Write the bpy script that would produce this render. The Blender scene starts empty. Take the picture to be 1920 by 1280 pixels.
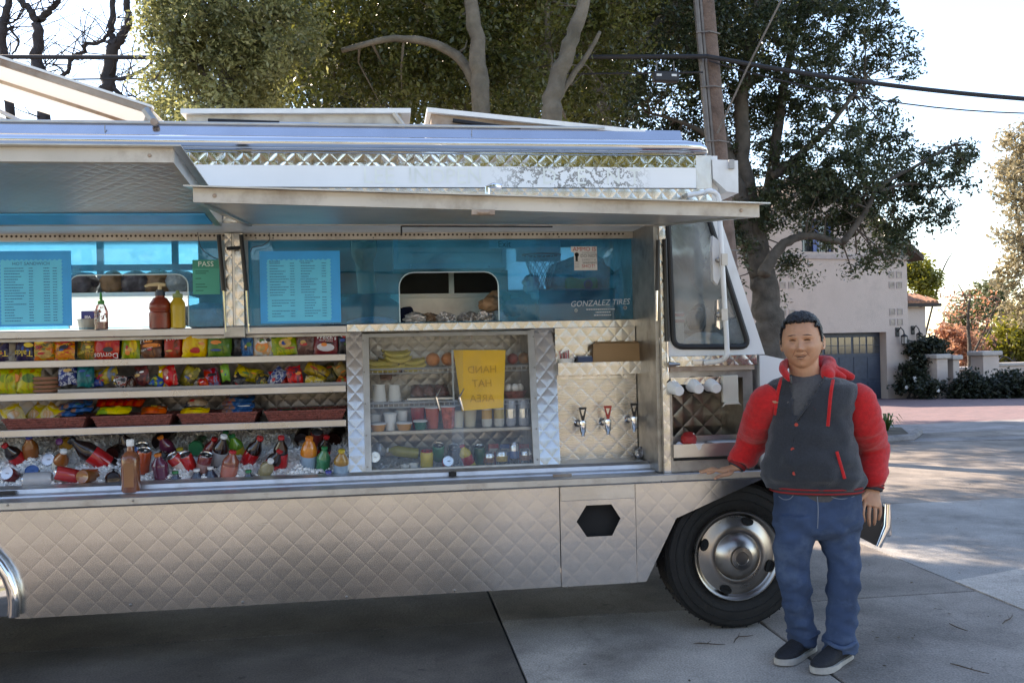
import bpy, bmesh, math, random
import numpy as np
from mathutils import Vector, Matrix, noise as mnoise

SC = bpy.context.scene
COL = SC.collection
R = math.radians
random.seed(7)
RNG = np.random.default_rng(7)

# ------------------------------------------------------------------ camera, sky, sun, exposure
FPX = 1700.0                                   # focal length in pixels of the 1920 wide photograph
YAW, ROLL, PITCH = R(8.0), R(1.23), R(0.27)
CAM = np.array([0.0, -4.656, 1.56])
FW = np.array([math.sin(YAW) * math.cos(PITCH), math.cos(YAW) * math.cos(PITCH), math.sin(PITCH)])
_r0 = np.array([math.cos(YAW), -math.sin(YAW), 0.0]); _u0 = np.cross(_r0, FW)
RT = math.cos(ROLL) * _r0 - math.sin(ROLL) * _u0
UP = math.sin(ROLL) * _r0 + math.cos(ROLL) * _u0
cd = bpy.data.cameras.new('camera'); cam = bpy.data.objects.new('camera', cd); COL.objects.link(cam)
cd.lens = FPX / 1920 * 36; cd.sensor_width = 36; cd.clip_start = 0.05; cd.clip_end = 2000
_m = Matrix.Identity(4)
for i in range(3):
    _m[i][0], _m[i][1], _m[i][2], _m[i][3] = RT[i], UP[i], -FW[i], CAM[i]
cam.matrix_world = _m
SC.camera = cam

SUN_AZ, SUN_EL = R(-42.0), R(39.0)            # azimuth measured from +Y towards +X
SDIR = Vector((math.sin(SUN_AZ) * math.cos(SUN_EL), math.cos(SUN_AZ) * math.cos(SUN_EL), math.sin(SUN_EL)))
W = bpy.data.worlds.new('World'); SC.world = W; W.use_nodes = True
wn = W.node_tree; bg = wn.nodes['Background']
sky = wn.nodes.new('ShaderNodeTexSky'); sky.sky_type = 'NISHITA'; sky.sun_disc = False
sky.sun_elevation = SUN_EL; sky.sun_rotation = SUN_AZ
sky.air_density = 1.0; sky.dust_density = 0.3; sky.ozone_density = 3.0
wn.links.new(sky.outputs[0], bg.inputs[0]); bg.inputs[1].default_value = 0.15
sl = bpy.data.lights.new('sun', 'SUN'); sl.energy = 3.6; sl.angle = R(0.53); sl.color = (1.0, 0.94, 0.85)
sun = bpy.data.objects.new('sun', sl); COL.objects.link(sun)
sun.rotation_euler = SDIR.to_track_quat('Z', 'Y').to_euler(); sun.location = (-10, 15, 20)
SC.view_settings.view_transform = 'Standard'; SC.view_settings.look = 'None'
SC.view_settings.exposure = 1.8; SC.view_settings.gamma = 1.0; SC.view_settings.use_curve_mapping = False
SC.view_settings.use_white_balance = True; SC.view_settings.white_balance_temperature = 7800; SC.view_settings.white_balance_tint = 14   # camera set for open shade
SC.render.engine = 'CYCLES'
SC.cycles.max_bounces = 10; SC.cycles.transparent_max_bounces = 16; SC.cycles.diffuse_bounces = 4
SC.cycles.glossy_bounces = 5; SC.cycles.transmission_bounces = 8
SC.cycles.caustics_reflective = True; SC.cycles.blur_glossy = 1.5; SC.cycles.caustics_refractive = False
SC.cycles.sample_clamp_indirect = 6.0
SC.cycles.use_denoising = True
try: SC.cycles.denoiser = 'OPENIMAGEDENOISE'
except Exception: pass

def ray(px, py): return FW + RT * ((px - 960) / FPX) - UP * ((py - 640) / FPX)
def P(px, py, Y=0.0):                          # photograph pixel -> point of the vertical plane y = Y
    d = ray(px, py); return Vector(CAM + d * ((Y - CAM[1]) / d[1]))
def G(px, py, z=0.0):                          # photograph pixel -> point of the level z
    d = ray(px, py); return Vector(CAM + d * ((z - CAM[2]) / d[2]))
def D(px, py, dep):                            # photograph pixel -> point at a distance along the view
    return Vector(CAM + ray(px, py) * dep)

# ------------------------------------------------------------------ materials
MATS = {}
def nd(nt, t, **kw):
    n = nt.nodes.new(t)
    for k, v in kw.items(): setattr(n, k, v)
    return n
def M(name, col=(.5, .5, .5), rough=.5, metal=0.0, var=.12, scale=9.0, bump=0.0, bscale=80.0, spec=.5, trans=0.0, coat=0.0, dirt=None, dscale=3.0, sheen=0.0, rvar=.0):
    if name in MATS: return MATS[name]
    m = bpy.data.materials.new(name); m.use_nodes = True; nt = m.node_tree; L = nt.links.new
    b = nt.nodes['Principled BSDF']
    b.inputs['Roughness'].default_value = rough; b.inputs['Metallic'].default_value = metal
    b.inputs['Specular IOR Level'].default_value = spec
    b.inputs['Transmission Weight'].default_value = trans
    b.inputs['Coat Weight'].default_value = coat
    if sheen: b.inputs['Sheen Weight'].default_value = sheen
    tc = nd(nt, 'ShaderNodeTexCoord')
    c0 = tuple(max(0, x * (1 - var)) for x in col) + (1,); c1 = tuple(min(1, x * (1 + var)) for x in col) + (1,)
    n = nd(nt, 'ShaderNodeTexNoise'); n.inputs['Scale'].default_value = scale; n.inputs['Detail'].default_value = 5
    L(tc.outputs['Object'], n.inputs['Vector'])
    mx = nd(nt, 'ShaderNodeMix', data_type='RGBA'); mx.inputs[6].default_value = c0; mx.inputs[7].default_value = c1
    mr = nd(nt, 'ShaderNodeMapRange'); mr.inputs[1].default_value = .3; mr.inputs[2].default_value = .7
    L(n.outputs[0], mr.inputs[0]); L(mr.outputs[0], mx.inputs[0]); out = mx.outputs[2]
    if dirt:
        n2 = nd(nt, 'ShaderNodeTexNoise'); n2.inputs['Scale'].default_value = dscale; n2.inputs['Detail'].default_value = 8; n2.inputs['Roughness'].default_value = .65
        L(tc.outputs['Object'], n2.inputs['Vector'])
        r2 = nd(nt, 'ShaderNodeMapRange'); r2.inputs[1].default_value = .5; r2.inputs[2].default_value = .72; r2.inputs[4].default_value = dirt[3]
        L(n2.outputs[0], r2.inputs[0])
        m2 = nd(nt, 'ShaderNodeMix', data_type='RGBA'); L(r2.outputs[0], m2.inputs[0]); L(out, m2.inputs[6]); m2.inputs[7].default_value = tuple(dirt[:3]) + (1,)
        out = m2.outputs[2]
    L(out, b.inputs['Base Color'])
    if rvar:
        r3 = nd(nt, 'ShaderNodeMapRange'); r3.inputs[3].default_value = max(0, rough - rvar); r3.inputs[4].default_value = rough + rvar
        L(n.outputs[0], r3.inputs[0]); L(r3.outputs[0], b.inputs['Roughness'])
    if bump:
        n3 = nd(nt, 'ShaderNodeTexNoise'); n3.inputs['Scale'].default_value = bscale; n3.inputs['Detail'].default_value = 4
        L(tc.outputs['Object'], n3.inputs['Vector'])
        bp = nd(nt, 'ShaderNodeBump'); bp.inputs['Strength'].default_value = bump; bp.inputs['Distance'].default_value = .02
        L(n3.outputs[0], bp.inputs['Height']); L(bp.outputs[0], b.inputs['Normal'])
    MATS[name] = m; return m
def mathn(nt, op, a, b=None, c=None):
    n = nd(nt, 'ShaderNodeMath', operation=op)
    for i, v in enumerate((a, b, c)):
        if v is None: continue
        if isinstance(v, (int, float)): n.inputs[i].default_value = v
        else: nt.links.new(v, n.inputs[i])
    return n.outputs[0]
def quilt(name, size=.13, depth=.004, rough=.3, col=(.62, .60, .57), axes='xz', aniso=0.0, wav=.3, aspect=1.0, strength=1.0, groove=.0):
    """stainless sheet pressed in a diamond quilt; the relief is the pressing of the sheet"""
    if name in MATS: return MATS[name]
    m = M(name, col, rough, 1.0, var=.10, scale=3.0); nt = m.node_tree; L = nt.links.new
    b = nt.nodes['Principled BSDF']
    tc = nd(nt, 'ShaderNodeTexCoord'); sp = nd(nt, 'ShaderNodeSeparateXYZ'); L(tc.outputs['Object'], sp.inputs[0])
    x = sp.outputs[0]; z = sp.outputs[{'xz': 2, 'xy': 1}[axes]]
    nz = nd(nt, 'ShaderNodeTexNoise'); nz.inputs['Scale'].default_value = 2.2; nz.inputs['Detail'].default_value = 2; L(tc.outputs['Object'], nz.inputs['Vector'])
    z = mathn(nt, 'MULTIPLY', z, 1.0 / aspect)
    u = mathn(nt, 'DIVIDE', mathn(nt, 'ADD', x, z), size); v = mathn(nt, 'DIVIDE', mathn(nt, 'SUBTRACT', x, z), size)
    def tri(q): return mathn(nt, 'MULTIPLY', mathn(nt, 'PINGPONG', q, .5), 2.0)
    mn = mathn(nt, 'SMOOTH_MIN', tri(u), tri(v), .25)
    mn = mathn(nt, 'MAXIMUM', mn, 0.0); h = mathn(nt, 'MULTIPLY', mn, mathn(nt, 'SUBTRACT', 2.0, mn))
    gv = mathn(nt, 'MINIMUM', mathn(nt, 'MULTIPLY', mn, 11.0), 1.0)
    h = mathn(nt, 'ADD', h, mathn(nt, 'MULTIPLY', gv, groove))
    h = mathn(nt, 'ADD', h, mathn(nt, 'MULTIPLY', nz.outputs[0], wav * 6))
    bp = nd(nt, 'ShaderNodeBump'); bp.inputs['Strength'].default_value = strength; bp.inputs['Distance'].default_value = depth
    L(h, bp.inputs['Height']); L(bp.outputs[0], b.inputs['Normal'])
    # smudges and fine brushing vary the gloss
    mp = nd(nt, 'ShaderNodeMapping'); mp.inputs['Scale'].default_value = (2, 60, 60); L(tc.outputs['Object'], mp.inputs[0])
    n2 = nd(nt, 'ShaderNodeTexNoise'); n2.inputs['Scale'].default_value = 3; n2.inputs['Detail'].default_value = 6; L(mp.outputs[0], n2.inputs['Vector'])
    r2 = nd(nt, 'ShaderNodeMapRange'); r2.inputs[3].default_value = max(.02, rough * .86); r2.inputs[4].default_value = rough * 1.18
    L(n2.outputs[0], r2.inputs[0]); L(r2.outputs[0], b.inputs['Roughness'])
    return m
def clear(name, tint=(1, 1, 1), gloss=.5, rough=.02, haze=0.0, ior=1.45):
    """thin clear sheet: tinted see-through plus surface reflection and a little haze: dirt on clear glass, painted-in reflections on tinted sheets"""
    if name in MATS: return MATS[name]
    m = bpy.data.materials.new(name); m.use_nodes = True; nt = m.node_tree; L = nt.links.new
    nt.nodes.remove(nt.nodes['Principled BSDF']); o = nt.nodes['Material Output']
    t = nd(nt, 'ShaderNodeBsdfTransparent'); t.inputs[0].default_value = tuple(tint) + (1,)
    g = nd(nt, 'ShaderNodeBsdfGlossy'); g.inputs[1].default_value = rough; g.inputs[0].default_value = (1, 1, 1, 1)
    f = nd(nt, 'ShaderNodeFresnel'); f.inputs[0].default_value = ior
    k = mathn(nt, 'MULTIPLY', f.outputs[0], gloss * 2)
    mx = nd(nt, 'ShaderNodeMixShader'); L(k, mx.inputs[0]); L(t.outputs[0], mx.inputs[1]); L(g.outputs[0], mx.inputs[2]); out = mx.outputs[0]
    if haze:
        d = nd(nt, 'ShaderNodeBsdfDiffuse'); d.inputs[0].default_value = tuple((.3 + .6 * c) if tint[0] > .7 else c * q_ for c, q_ in zip(tint, (.35, .9, 1.0))) + (1,)
        tc = nd(nt, 'ShaderNodeTexCoord'); n = nd(nt, 'ShaderNodeTexNoise'); n.inputs['Scale'].default_value = 4; n.inputs['Detail'].default_value = 6; L(tc.outputs['Object'], n.inputs['Vector'])
        r = nd(nt, 'ShaderNodeMapRange'); r.inputs[1].default_value = .3; r.inputs[2].default_value = .75; r.inputs[4].default_value = haze * 2; L(n.outputs[0], r.inputs[0])
        m2 = nd(nt, 'ShaderNodeMixShader'); L(r.outputs[0], m2.inputs[0]); L(out, m2.inputs[1]); L(d.outputs[0], m2.inputs[2]); out = m2.outputs[0]
    L(out, o.inputs[0]); MATS[name] = m; return m
def leafmat(name, c0, c1, rough=.35, transl=.45):
    if name in MATS: return MATS[name]
    m = bpy.data.materials.new(name); m.use_nodes = True; nt = m.node_tree; L = nt.links.new
    b = nt.nodes['Principled BSDF']; o = nt.nodes['Material Output']
    a = nd(nt, 'ShaderNodeAttribute', attribute_name='tone')
    mx = nd(nt, 'ShaderNodeMix', data_type='RGBA'); mx.inputs[6].default_value = tuple(c0) + (1,); mx.inputs[7].default_value = tuple(c1) + (1,)
    L(a.outputs['Fac'], mx.inputs[0]); L(mx.outputs[2], b.inputs['Base Color']); b.inputs['Roughness'].default_value = rough
    t = nd(nt, 'ShaderNodeBsdfTranslucent'); hs = nd(nt, 'ShaderNodeHueSaturation'); hs.inputs['Value'].default_value = 1.5; hs.inputs['Saturation'].default_value = 1.15
    L(mx.outputs[2], hs.inputs['Color']); L(hs.outputs[0], t.inputs[0])
    ms = nd(nt, 'ShaderNodeMixShader'); ms.inputs[0].default_value = transl
    L(b.outputs[0], ms.inputs[1]); L(t.outputs[0], ms.inputs[2]); L(ms.outputs[0], o.inputs[0])
    MATS[name] = m; return m

# ------------------------------------------------------------------ mesh building
ORG = {}                                       # world place of each Empty / parent
def wloc(o): return ORG.get(o.name, Vector((0, 0, 0))) if o else Vector((0, 0, 0))
def empty(name, loc, label=None, cat=None, group=None, parent=None):
    o = bpy.data.objects.new(name, None); COL.objects.link(o); loc = Vector(loc)
    o.empty_display_size = .1
    if parent: o.parent = parent; o.location = loc - wloc(parent)
    else: o.location = loc
    ORG[o.name] = loc; tag(o, label, cat, group); return o
def tag(o, label=None, cat=None, group=None, kind=None):
    if label: o['label'] = label
    if cat: o['category'] = cat
    if group: o['group'] = group
    if kind: o['kind'] = kind
    return o
def frame_of(d, up=None):
    d = Vector(d).normalized(); up = Vector(up or ((0, 0, 1) if abs(d.z) < .95 else (0, 1, 0)))
    x = up.cross(d); x = x.normalized() if x.length > 1e-6 else Vector((1, 0, 0)); return x, d.cross(x).normalized(), d
class MB:
    def __init__(s): s.v = []; s.f = []; s.mi = []
    def add(s, vs, fs, mi=0):
        n = len(s.v); s.v += [tuple(v) for v in vs]; s.f += [tuple(n + i for i in f) for f in fs]; s.mi += [mi] * len(fs); return s
    def box(s, a, b, mi=0, ch=0.0):
        x0, y0, z0 = [min(p, q) for p, q in zip(a, b)]; x1, y1, z1 = [max(p, q) for p, q in zip(a, b)]
        if ch <= 0:
            return s.add([(x0, y0, z0), (x1, y0, z0), (x1, y1, z0), (x0, y1, z0), (x0, y0, z1), (x1, y0, z1), (x1, y1, z1), (x0, y1, z1)],
                         [(3, 2, 1, 0), (4, 5, 6, 7), (0, 1, 5, 4), (1, 2, 6, 5), (2, 3, 7, 6), (3, 0, 4, 7)], mi)
        c = min(ch, (x1 - x0) / 2.1, (y1 - y0) / 2.1, (z1 - z0) / 2.1)
        bm = bmesh.new(); bmesh.ops.create_cube(bm, size=1)
        for v in bm.verts: v.co = Vector((x0 + (v.co.x + .5) * (x1 - x0), y0 + (v.co.y + .5) * (y1 - y0), z0 + (v.co.z + .5) * (z1 - z0)))
        bmesh.ops.bevel(bm, geom=bm.edges[:], offset=c, segments=2, profile=.5, affect='EDGES')
        bm.verts.index_update(); s.add([v.co for v in bm.verts], [[v.index for v in f.verts] for f in bm.faces], mi); bm.free(); return s
    def prism(s, poly, y0, y1, axis='y', mi=0):
        """polygon extruded along an axis; poly is (x, z) for y, (y, z) for x, (x, y) for z"""
        def at(p, t): return {'y': (p[0], t, p[1]), 'x': (t, p[0], p[1]), 'z': (p[0], p[1], t)}[axis]
        n = len(poly); vs = [at(p, y0) for p in poly] + [at(p, y1) for p in poly]
        fs = [tuple(range(n)), tuple(reversed(range(n, 2 * n)))] + [(i, i + n, (i + 1) % n + n, (i + 1) % n) for i in range(n)]
        return s.add(vs, fs, mi)
    def plate(s, outer, holes, y0, y1, mi=0):
        """upright plate in x-z with openings cut through it"""
        bm = bmesh.new(); loops = []
        for lp in [outer] + holes:
            vs = [bm.verts.new((p[0], y0, p[1])) for p in lp]; loops.append(vs)
            for i in range(len(vs)): bm.edges.new((vs[i], vs[(i + 1) % len(vs)]))
        bmesh.ops.triangle_fill(bm, use_beauty=True, use_dissolve=False, edges=bm.edges[:])
        bm.verts.index_update(); n = len(bm.verts); fr = [[v.index for v in f.verts] for f in bm.faces]
        vs = [v.co.copy() for v in bm.verts] + [Vector((v.co.x, y1, v.co.z)) for v in bm.verts]
        fs = fr + [[i + n for i in reversed(f)] for f in fr]
        for lp in loops:
            k = [v.index for v in lp]
            fs += [(k[i], k[(i + 1) % len(k)], k[(i + 1) % len(k)] + n, k[i] + n) for i in range(len(k))]
        s.add(vs, fs, mi); bm.free(); return s
    def tube(s, pts, r, seg=8, mi=0, cap=True, flat=1.0):
        pts = [Vector(p) for p in pts]; rs = list(r) if hasattr(r, '__len__') else [r] * len(pts)
        n0 = len(s.v); up = None; rings = []
        for i, p in enumerate(pts):
            d = (pts[min(i + 1, len(pts) - 1)] - pts[max(i - 1, 0)])
            if d.length < 1e-9: d = Vector((0, 0, 1))
            if up is None: x, y, d = frame_of(d)
            else:
                d = d.normalized(); x = up - d * up.dot(d); x = x.normalized() if x.length > 1e-6 else frame_of(d)[0]; y = d.cross(x)
            up = x; rings.append([p + (x * math.cos(2 * math.pi * k / seg) + y * flat * math.sin(2 * math.pi * k / seg)) * rs[i] for k in range(seg)])
        vs = [v for rg in rings for v in rg]; fs = []
        for i in range(len(rings) - 1):
            for k in range(seg): fs.append((i * seg + k, i * seg + (k + 1) % seg, (i + 1) * seg + (k + 1) % seg, (i + 1) * seg + k))
        if cap: fs += [tuple(reversed(range(seg))), tuple(range((len(rings) - 1) * seg, len(rings) * seg))]
        return s.add(vs, fs, mi)
    def lathe(s, prof, base=(0, 0, 0), axis=(0, 0, 1), seg=16, mi=0, sq=0.0, up=None, cap=True):
        """profile (radius, height) turned about an axis; sq > 0 squares the section"""
        x, y, d = frame_of(axis, up); base = Vector(base); vs = []; fs = []
        for (r, h) in prof:
            for k in range(seg):
                a = 2 * math.pi * (k + .5) / seg; c, n = math.cos(a), math.sin(a)
                q = 1.0 / (max(abs(c), abs(n)) ** sq) if sq else 1.0
                vs.append(base + d * h + (x * c + y * n) * r * q)
        for i in range(len(prof) - 1):
            for k in range(seg): fs.append((i * seg + k, i * seg + (k + 1) % seg, (i + 1) * seg + (k + 1) % seg, (i + 1) * seg + k))
        if cap and prof[0][0] > 1e-4: fs.append(tuple(reversed(range(seg))))
        if cap and prof[-1][0] > 1e-4: fs.append(tuple(range((len(prof) - 1) * seg, len(prof) * seg)))
        return s.add(vs, fs, mi)
    def quad(s, a, b, c, d, mi=0): return s.add([a, b, c, d], [(0, 1, 2, 3)], mi)
    def build(s, name, mat, parent=None, smooth=False, kind=None, angle=None):
        me = bpy.data.meshes.new(name); o = wloc(parent)
        me.from_pydata([(v[0] - o.x, v[1] - o.y, v[2] - o.z) for v in s.v], [], s.f)
        for m in (mat if isinstance(mat, (list, tuple)) else [mat]): me.materials.append(m)
        if any(s.mi): me.polygons.foreach_set('material_index', s.mi)
        if smooth:
            me.polygons.foreach_set('use_smooth', [True] * len(me.polygons))
            me.set_sharp_from_angle(angle=R(angle or 40))
        ob = bpy.data.objects.new(name, me); COL.objects.link(ob)
        if parent: ob.parent = parent
        ORG[ob.name] = o
        if kind: ob['kind'] = kind
        return ob
def part(name, mat, parent, smooth=False, kind=None, **sh):
    """one-shape part: box=(a, b) or box=(a, b, chamfer)"""
    mb = MB()
    if 'box' in sh: mb.box(sh['box'][0], sh['box'][1], ch=sh['box'][2] if len(sh['box']) > 2 else 0)
    if 'tube' in sh: mb.tube(*sh['tube'])
    if 'prism' in sh: mb.prism(*sh['prism'])
    return mb.build(name, mat, parent, smooth, kind)
def text_mesh(s, size, depth=.0):
    cu = bpy.data.curves.new('t', 'FONT'); cu.body = s; cu.size = size; cu.extrude = depth; cu.align_x = 'CENTER'; cu.align_y = 'CENTER'; cu.resolution_u = 2
    ob = bpy.data.objects.new('t', cu); COL.objects.link(ob); bpy.context.view_layer.update()
    me = bpy.data.meshes.new_from_object(ob.evaluated_get(bpy.context.evaluated_depsgraph_get()))
    bpy.data.objects.remove(ob); bpy.data.curves.remove(cu); return me
def letters(name, s, size, mat, parent, origin, right=(1, 0, 0), up=(0, 0, 1), sx=1.0, bold=0.0):
    """flat lettering laid on a surface: origin at its centre"""
    me = text_mesh(s, size); r, u = Vector(right).normalized(), Vector(up).normalized(); o = Vector(origin) - wloc(parent)
    if bold:
        pass
    for v in me.vertices: v.co = o + r * v.co.x * sx + u * v.co.y
    me.materials.clear(); me.materials.append(mat)
    ob = bpy.data.objects.new(name, me); COL.objects.link(ob); ob.parent = parent; return ob
def fast_mesh(name, V, F4, mat, parent=None, tone=None, kind=None, tri=False):
    """numpy arrays to one mesh object (leaves, ice)"""
    me = bpy.data.meshes.new(name); k = F4.shape[1]
    o = wloc(parent); V = V - np.array([o.x, o.y, o.z])
    me.vertices.add(len(V)); me.vertices.foreach_set('co', V.astype(np.float32).ravel())
    me.loops.add(F4.size); me.loops.foreach_set('vertex_index', F4.astype(np.int32).ravel())
    me.polygons.add(len(F4)); me.polygons.foreach_set('loop_start', np.arange(0, F4.size, k, dtype=np.int32))
    me.update(calc_edges=True)
    if tone is not None:
        at = me.attributes.new('tone', 'FLOAT', 'FACE'); at.data.foreach_set('value', tone.astype(np.float32))
    me.materials.append(mat); ob = bpy.data.objects.new(name, me); COL.objects.link(ob)
    if parent: ob.parent = parent
    if kind: ob['kind'] = kind
    return ob

# ================================================================== THE SETTING
def zg(y): return 0.0 if y < 9 else -(y - 9) * 0.026
def xf(mb, org, ang, sc=1.0):
    c, s = math.cos(ang), math.sin(ang)
    mb.v = [(org[0] + (v[0] * c - v[1] * s) * sc, org[1] + (v[0] * s + v[1] * c) * sc, org[2] + v[2] * sc) for v in mb.v]; return mb
def GS(px, py):                                # pixel -> gently falling ground
    d = ray(px, py); t = (0 - CAM[2]) / d[2]; p = CAM + d * t
    if p[1] > 9:
        t = (-CAM[2] + .026 * (9 - CAM[1])) / (d[2] + .026 * d[1]); p = CAM + d * t
    return Vector(p)

def concrete(name, col, var=.25, stain=(.03, .027, .025, .5), leafy=False):
    if name in MATS: return MATS[name]
    m = M(name, col, .88, var=var, scale=1.6, bump=.25, bscale=45, dirt=stain, dscale=1.3, spec=.3); nt = m.node_tree; L = nt.links.new
    b = nt.nodes['Principled BSDF']; src = b.inputs['Base Color'].links[0].from_socket
    tc = nd(nt, 'ShaderNodeTexCoord'); n = nd(nt, 'ShaderNodeTexNoise'); n.inputs['Scale'].default_value = 110; n.inputs['Detail'].default_value = 3; L(tc.outputs['Object'], n.inputs['Vector'])
    r = nd(nt, 'ShaderNodeMapRange'); r.inputs[1].default_value = .35; r.inputs[2].default_value = .65; r.inputs[3].default_value = .72; r.inputs[4].default_value = 1.2; L(n.outputs[0], r.inputs[0])
    v = nd(nt, 'ShaderNodeTexVoronoi', feature='DISTANCE_TO_EDGE'); v.inputs['Scale'].default_value = .55; 
    nw = nd(nt, 'ShaderNodeTexNoise'); nw.inputs['Scale'].default_value = 3; nw.inputs['Detail'].default_value = 6; L(tc.outputs['Object'], nw.inputs['Vector'])
    va = nd(nt, 'ShaderNodeMix', data_type='RGBA', blend_type='ADD'); va.inputs[0].default_value = .35; L(tc.outputs['Object'], va.inputs[6]); L(nw.outputs['Color'], va.inputs[7])
    L(va.outputs[2], v.inputs['Vector'])
    cr = nd(nt, 'ShaderNodeMapRange'); cr.inputs[1].default_value = .0; cr.inputs[2].default_value = .004; cr.inputs[3].default_value = .82; cr.inputs[4].default_value = 1; L(v.outputs[0], cr.inputs[0])
    k = mathn(nt, 'MULTIPLY', r.outputs[0], cr.outputs[0])
    oi = nd(nt, 'ShaderNodeObjectInfo'); rr = nd(nt, 'ShaderNodeMapRange'); rr.inputs[3].default_value = .88; rr.inputs[4].default_value = 1.12; L(oi.outputs['Random'], rr.inputs[0])
    k = mathn(nt, 'MULTIPLY', k, rr.outputs[0])
    nb = nd(nt, 'ShaderNodeTexNoise'); nb.inputs['Scale'].default_value = .9; nb.inputs['Detail'].default_value = 7; nb.inputs['Roughness'].default_value = .7; L(tc.outputs['Object'], nb.inputs['Vector'])
    rb = nd(nt, 'ShaderNodeMapRange'); rb.inputs[1].default_value = .3; rb.inputs[2].default_value = .7; rb.inputs[3].default_value = .62; rb.inputs[4].default_value = 1.3; L(nb.outputs[0], rb.inputs[0]); k = mathn(nt, 'MULTIPLY', k, rb.outputs[0])
    vs_ = nd(nt, 'ShaderNodeTexVoronoi'); vs_.inputs['Scale'].default_value = 3.1; L(va.outputs[2], vs_.inputs['Vector'])
    rs_ = nd(nt, 'ShaderNodeMapRange'); rs_.inputs[1].default_value = .03; rs_.inputs[2].default_value = .07; rs_.inputs[3].default_value = .55; rs_.inputs[4].default_value = 1; L(vs_.outputs[0], rs_.inputs[0]); k = mathn(nt, 'MULTIPLY', k, rs_.outputs[0])
    mu = nd(nt, 'ShaderNodeMix', data_type='RGBA', blend_type='MULTIPLY'); mu.inputs[0].default_value = 1; L(src, mu.inputs[6]); L(k, mu.inputs[7]); L(mu.outputs[2], b.inputs['Base Color'])
    return m
soil = M('earth', (.07, .055, .04), .95, var=.4, scale=4, bump=.5, bscale=30)
mb = MB()
ys = [-70, -9.6, 9, 26, 60, 140]
for a, b in zip(ys, ys[1:]):
    mb.quad((-110, a, zg(a) - .06), (140, a, zg(a) - .06), (140, b, zg(b) - .06), (-110, b, zg(b) - .06))
tag(mb.build('ground', soil), kind='structure')
# street bed and its cast slabs
bed = tag(part('street', M('joint_fill', (.035, .032, .03), .95), None, box=((-30, -9.6, -.05), (32, 9.02, -.014))), kind='structure')
xs = [-9.5, -6.2, -2.9, .62, 2.03, 3.56, 6.6, 9.7, 13.2, 17]; ysl = [-9.5, -6.3, -3.2, -1.45, .46, 3.3, 6.2, 9.0]
mid = concrete('slab_concrete', (.27, .228, .195)); lite = concrete('slab_pale_concrete', (.47, .41, .355), .15); dark = concrete('slab_shaded_stained_concrete', (.135, .112, .095), .35)
fair = concrete('slab_fair_concrete', (.29, .27, .25), .15)
for i in range(len(xs) - 1):
    for j in range(len(ysl) - 1):
        g = .005 + .003 * random.random(); dz = random.uniform(0, .002)
        m = mid
        if xs[i + 1] <= .63 and -3.3 < ysl[j] and ysl[j + 1] <= 3.4: m = dark  # dark slabs: truck shadow painted in along with the dirt
        if ysl[j + 1] <= -3.1: m = fair
        if i == 3 and j in (3, 2): m = lite
        if i == 5 and j == 4: m = fair
        y1 = ysl[j + 1]
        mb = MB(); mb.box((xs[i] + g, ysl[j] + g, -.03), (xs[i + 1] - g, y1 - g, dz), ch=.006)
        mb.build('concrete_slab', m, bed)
# pale triangle at the right street edge: light concrete with painted sunlight
a, b_, c_ = G(1790, 1090), G(1990, 1052), G(1990, 1172)
part('sun_painted_slab', lite, bed, prism=([(a.x, a.y), (b_.x, b_.y), (c_.x, c_.y)], -.02, .0065, 'z'))
# apron, gutter lip and brick driveway on the falling ground beyond
def strip(name, mat, pix, lift, kind='structure'):
    pts = [GS(*p) for p in pix]; mbx = MB(); n = len(pts)
    mbx.add([(p.x, p.y, p.z + lift) for p in pts] + [(p.x, p.y, p.z - .05) for p in pts], [tuple(range(n)), tuple(reversed(range(n, 2 * n)))] + [(i, i + n, (i + 1) % n + n, (i + 1) % n) for i in range(n)])
    ob = mbx.build(name, mat); return tag(ob, kind=kind)
apr = concrete('apron_concrete', (.27, .245, .235), .15)
strip('pavement', apr, [(1300, 838), (2300, 816), (2300, 772), (1990, 783), (1700, 797), (1300, 806)], .012)
brick = M('brick_paving', (.21, .135, .13), .9, var=.35, scale=14, bump=.3, bscale=60)
nt = brick.node_tree; bk = nd(nt, 'ShaderNodeTexBrick'); bk.inputs['Scale'].default_value = 1; bk.inputs['Brick Width'].default_value = .2; bk.inputs['Row Height'].default_value = .1; bk.inputs['Mortar Size'].default_value = .006
bk.inputs['Color1'].default_value = (.24, .15, .15, 1); bk.inputs['Color2'].default_value = (.17, .115, .12, 1); bk.inputs['Mortar'].default_value = (.12, .10, .10, 1)
tcb = nd(nt, 'ShaderNodeTexCoord'); nt.links.new(tcb.outputs['Object'], bk.inputs['Vector']); nt.links.new(bk.outputs[0], nt.nodes['Principled BSDF'].inputs['Base Color'])
strip('driveway', brick, [(1300, 806), (1700, 797), (1990, 783), (2300, 772), (2300, 738), (1300, 746)], .008)
# planting bed with its kerb
pb = strip('planting_bed', soil, [(1560, 834), (1708, 822), (1690, 806), (1560, 806)], .05)
kb = MB(); k0, k1, k2 = GS(1560, 838), GS(1706, 826), GS(1722, 812)
kb.tube([k0 + Vector((0, 0, .03)), k1 + Vector((0, 0, .03)), k2 + Vector((0, 0, .01))], .075, 8, flat=1)
kb.build('kerb', apr, pb, True)
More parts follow.
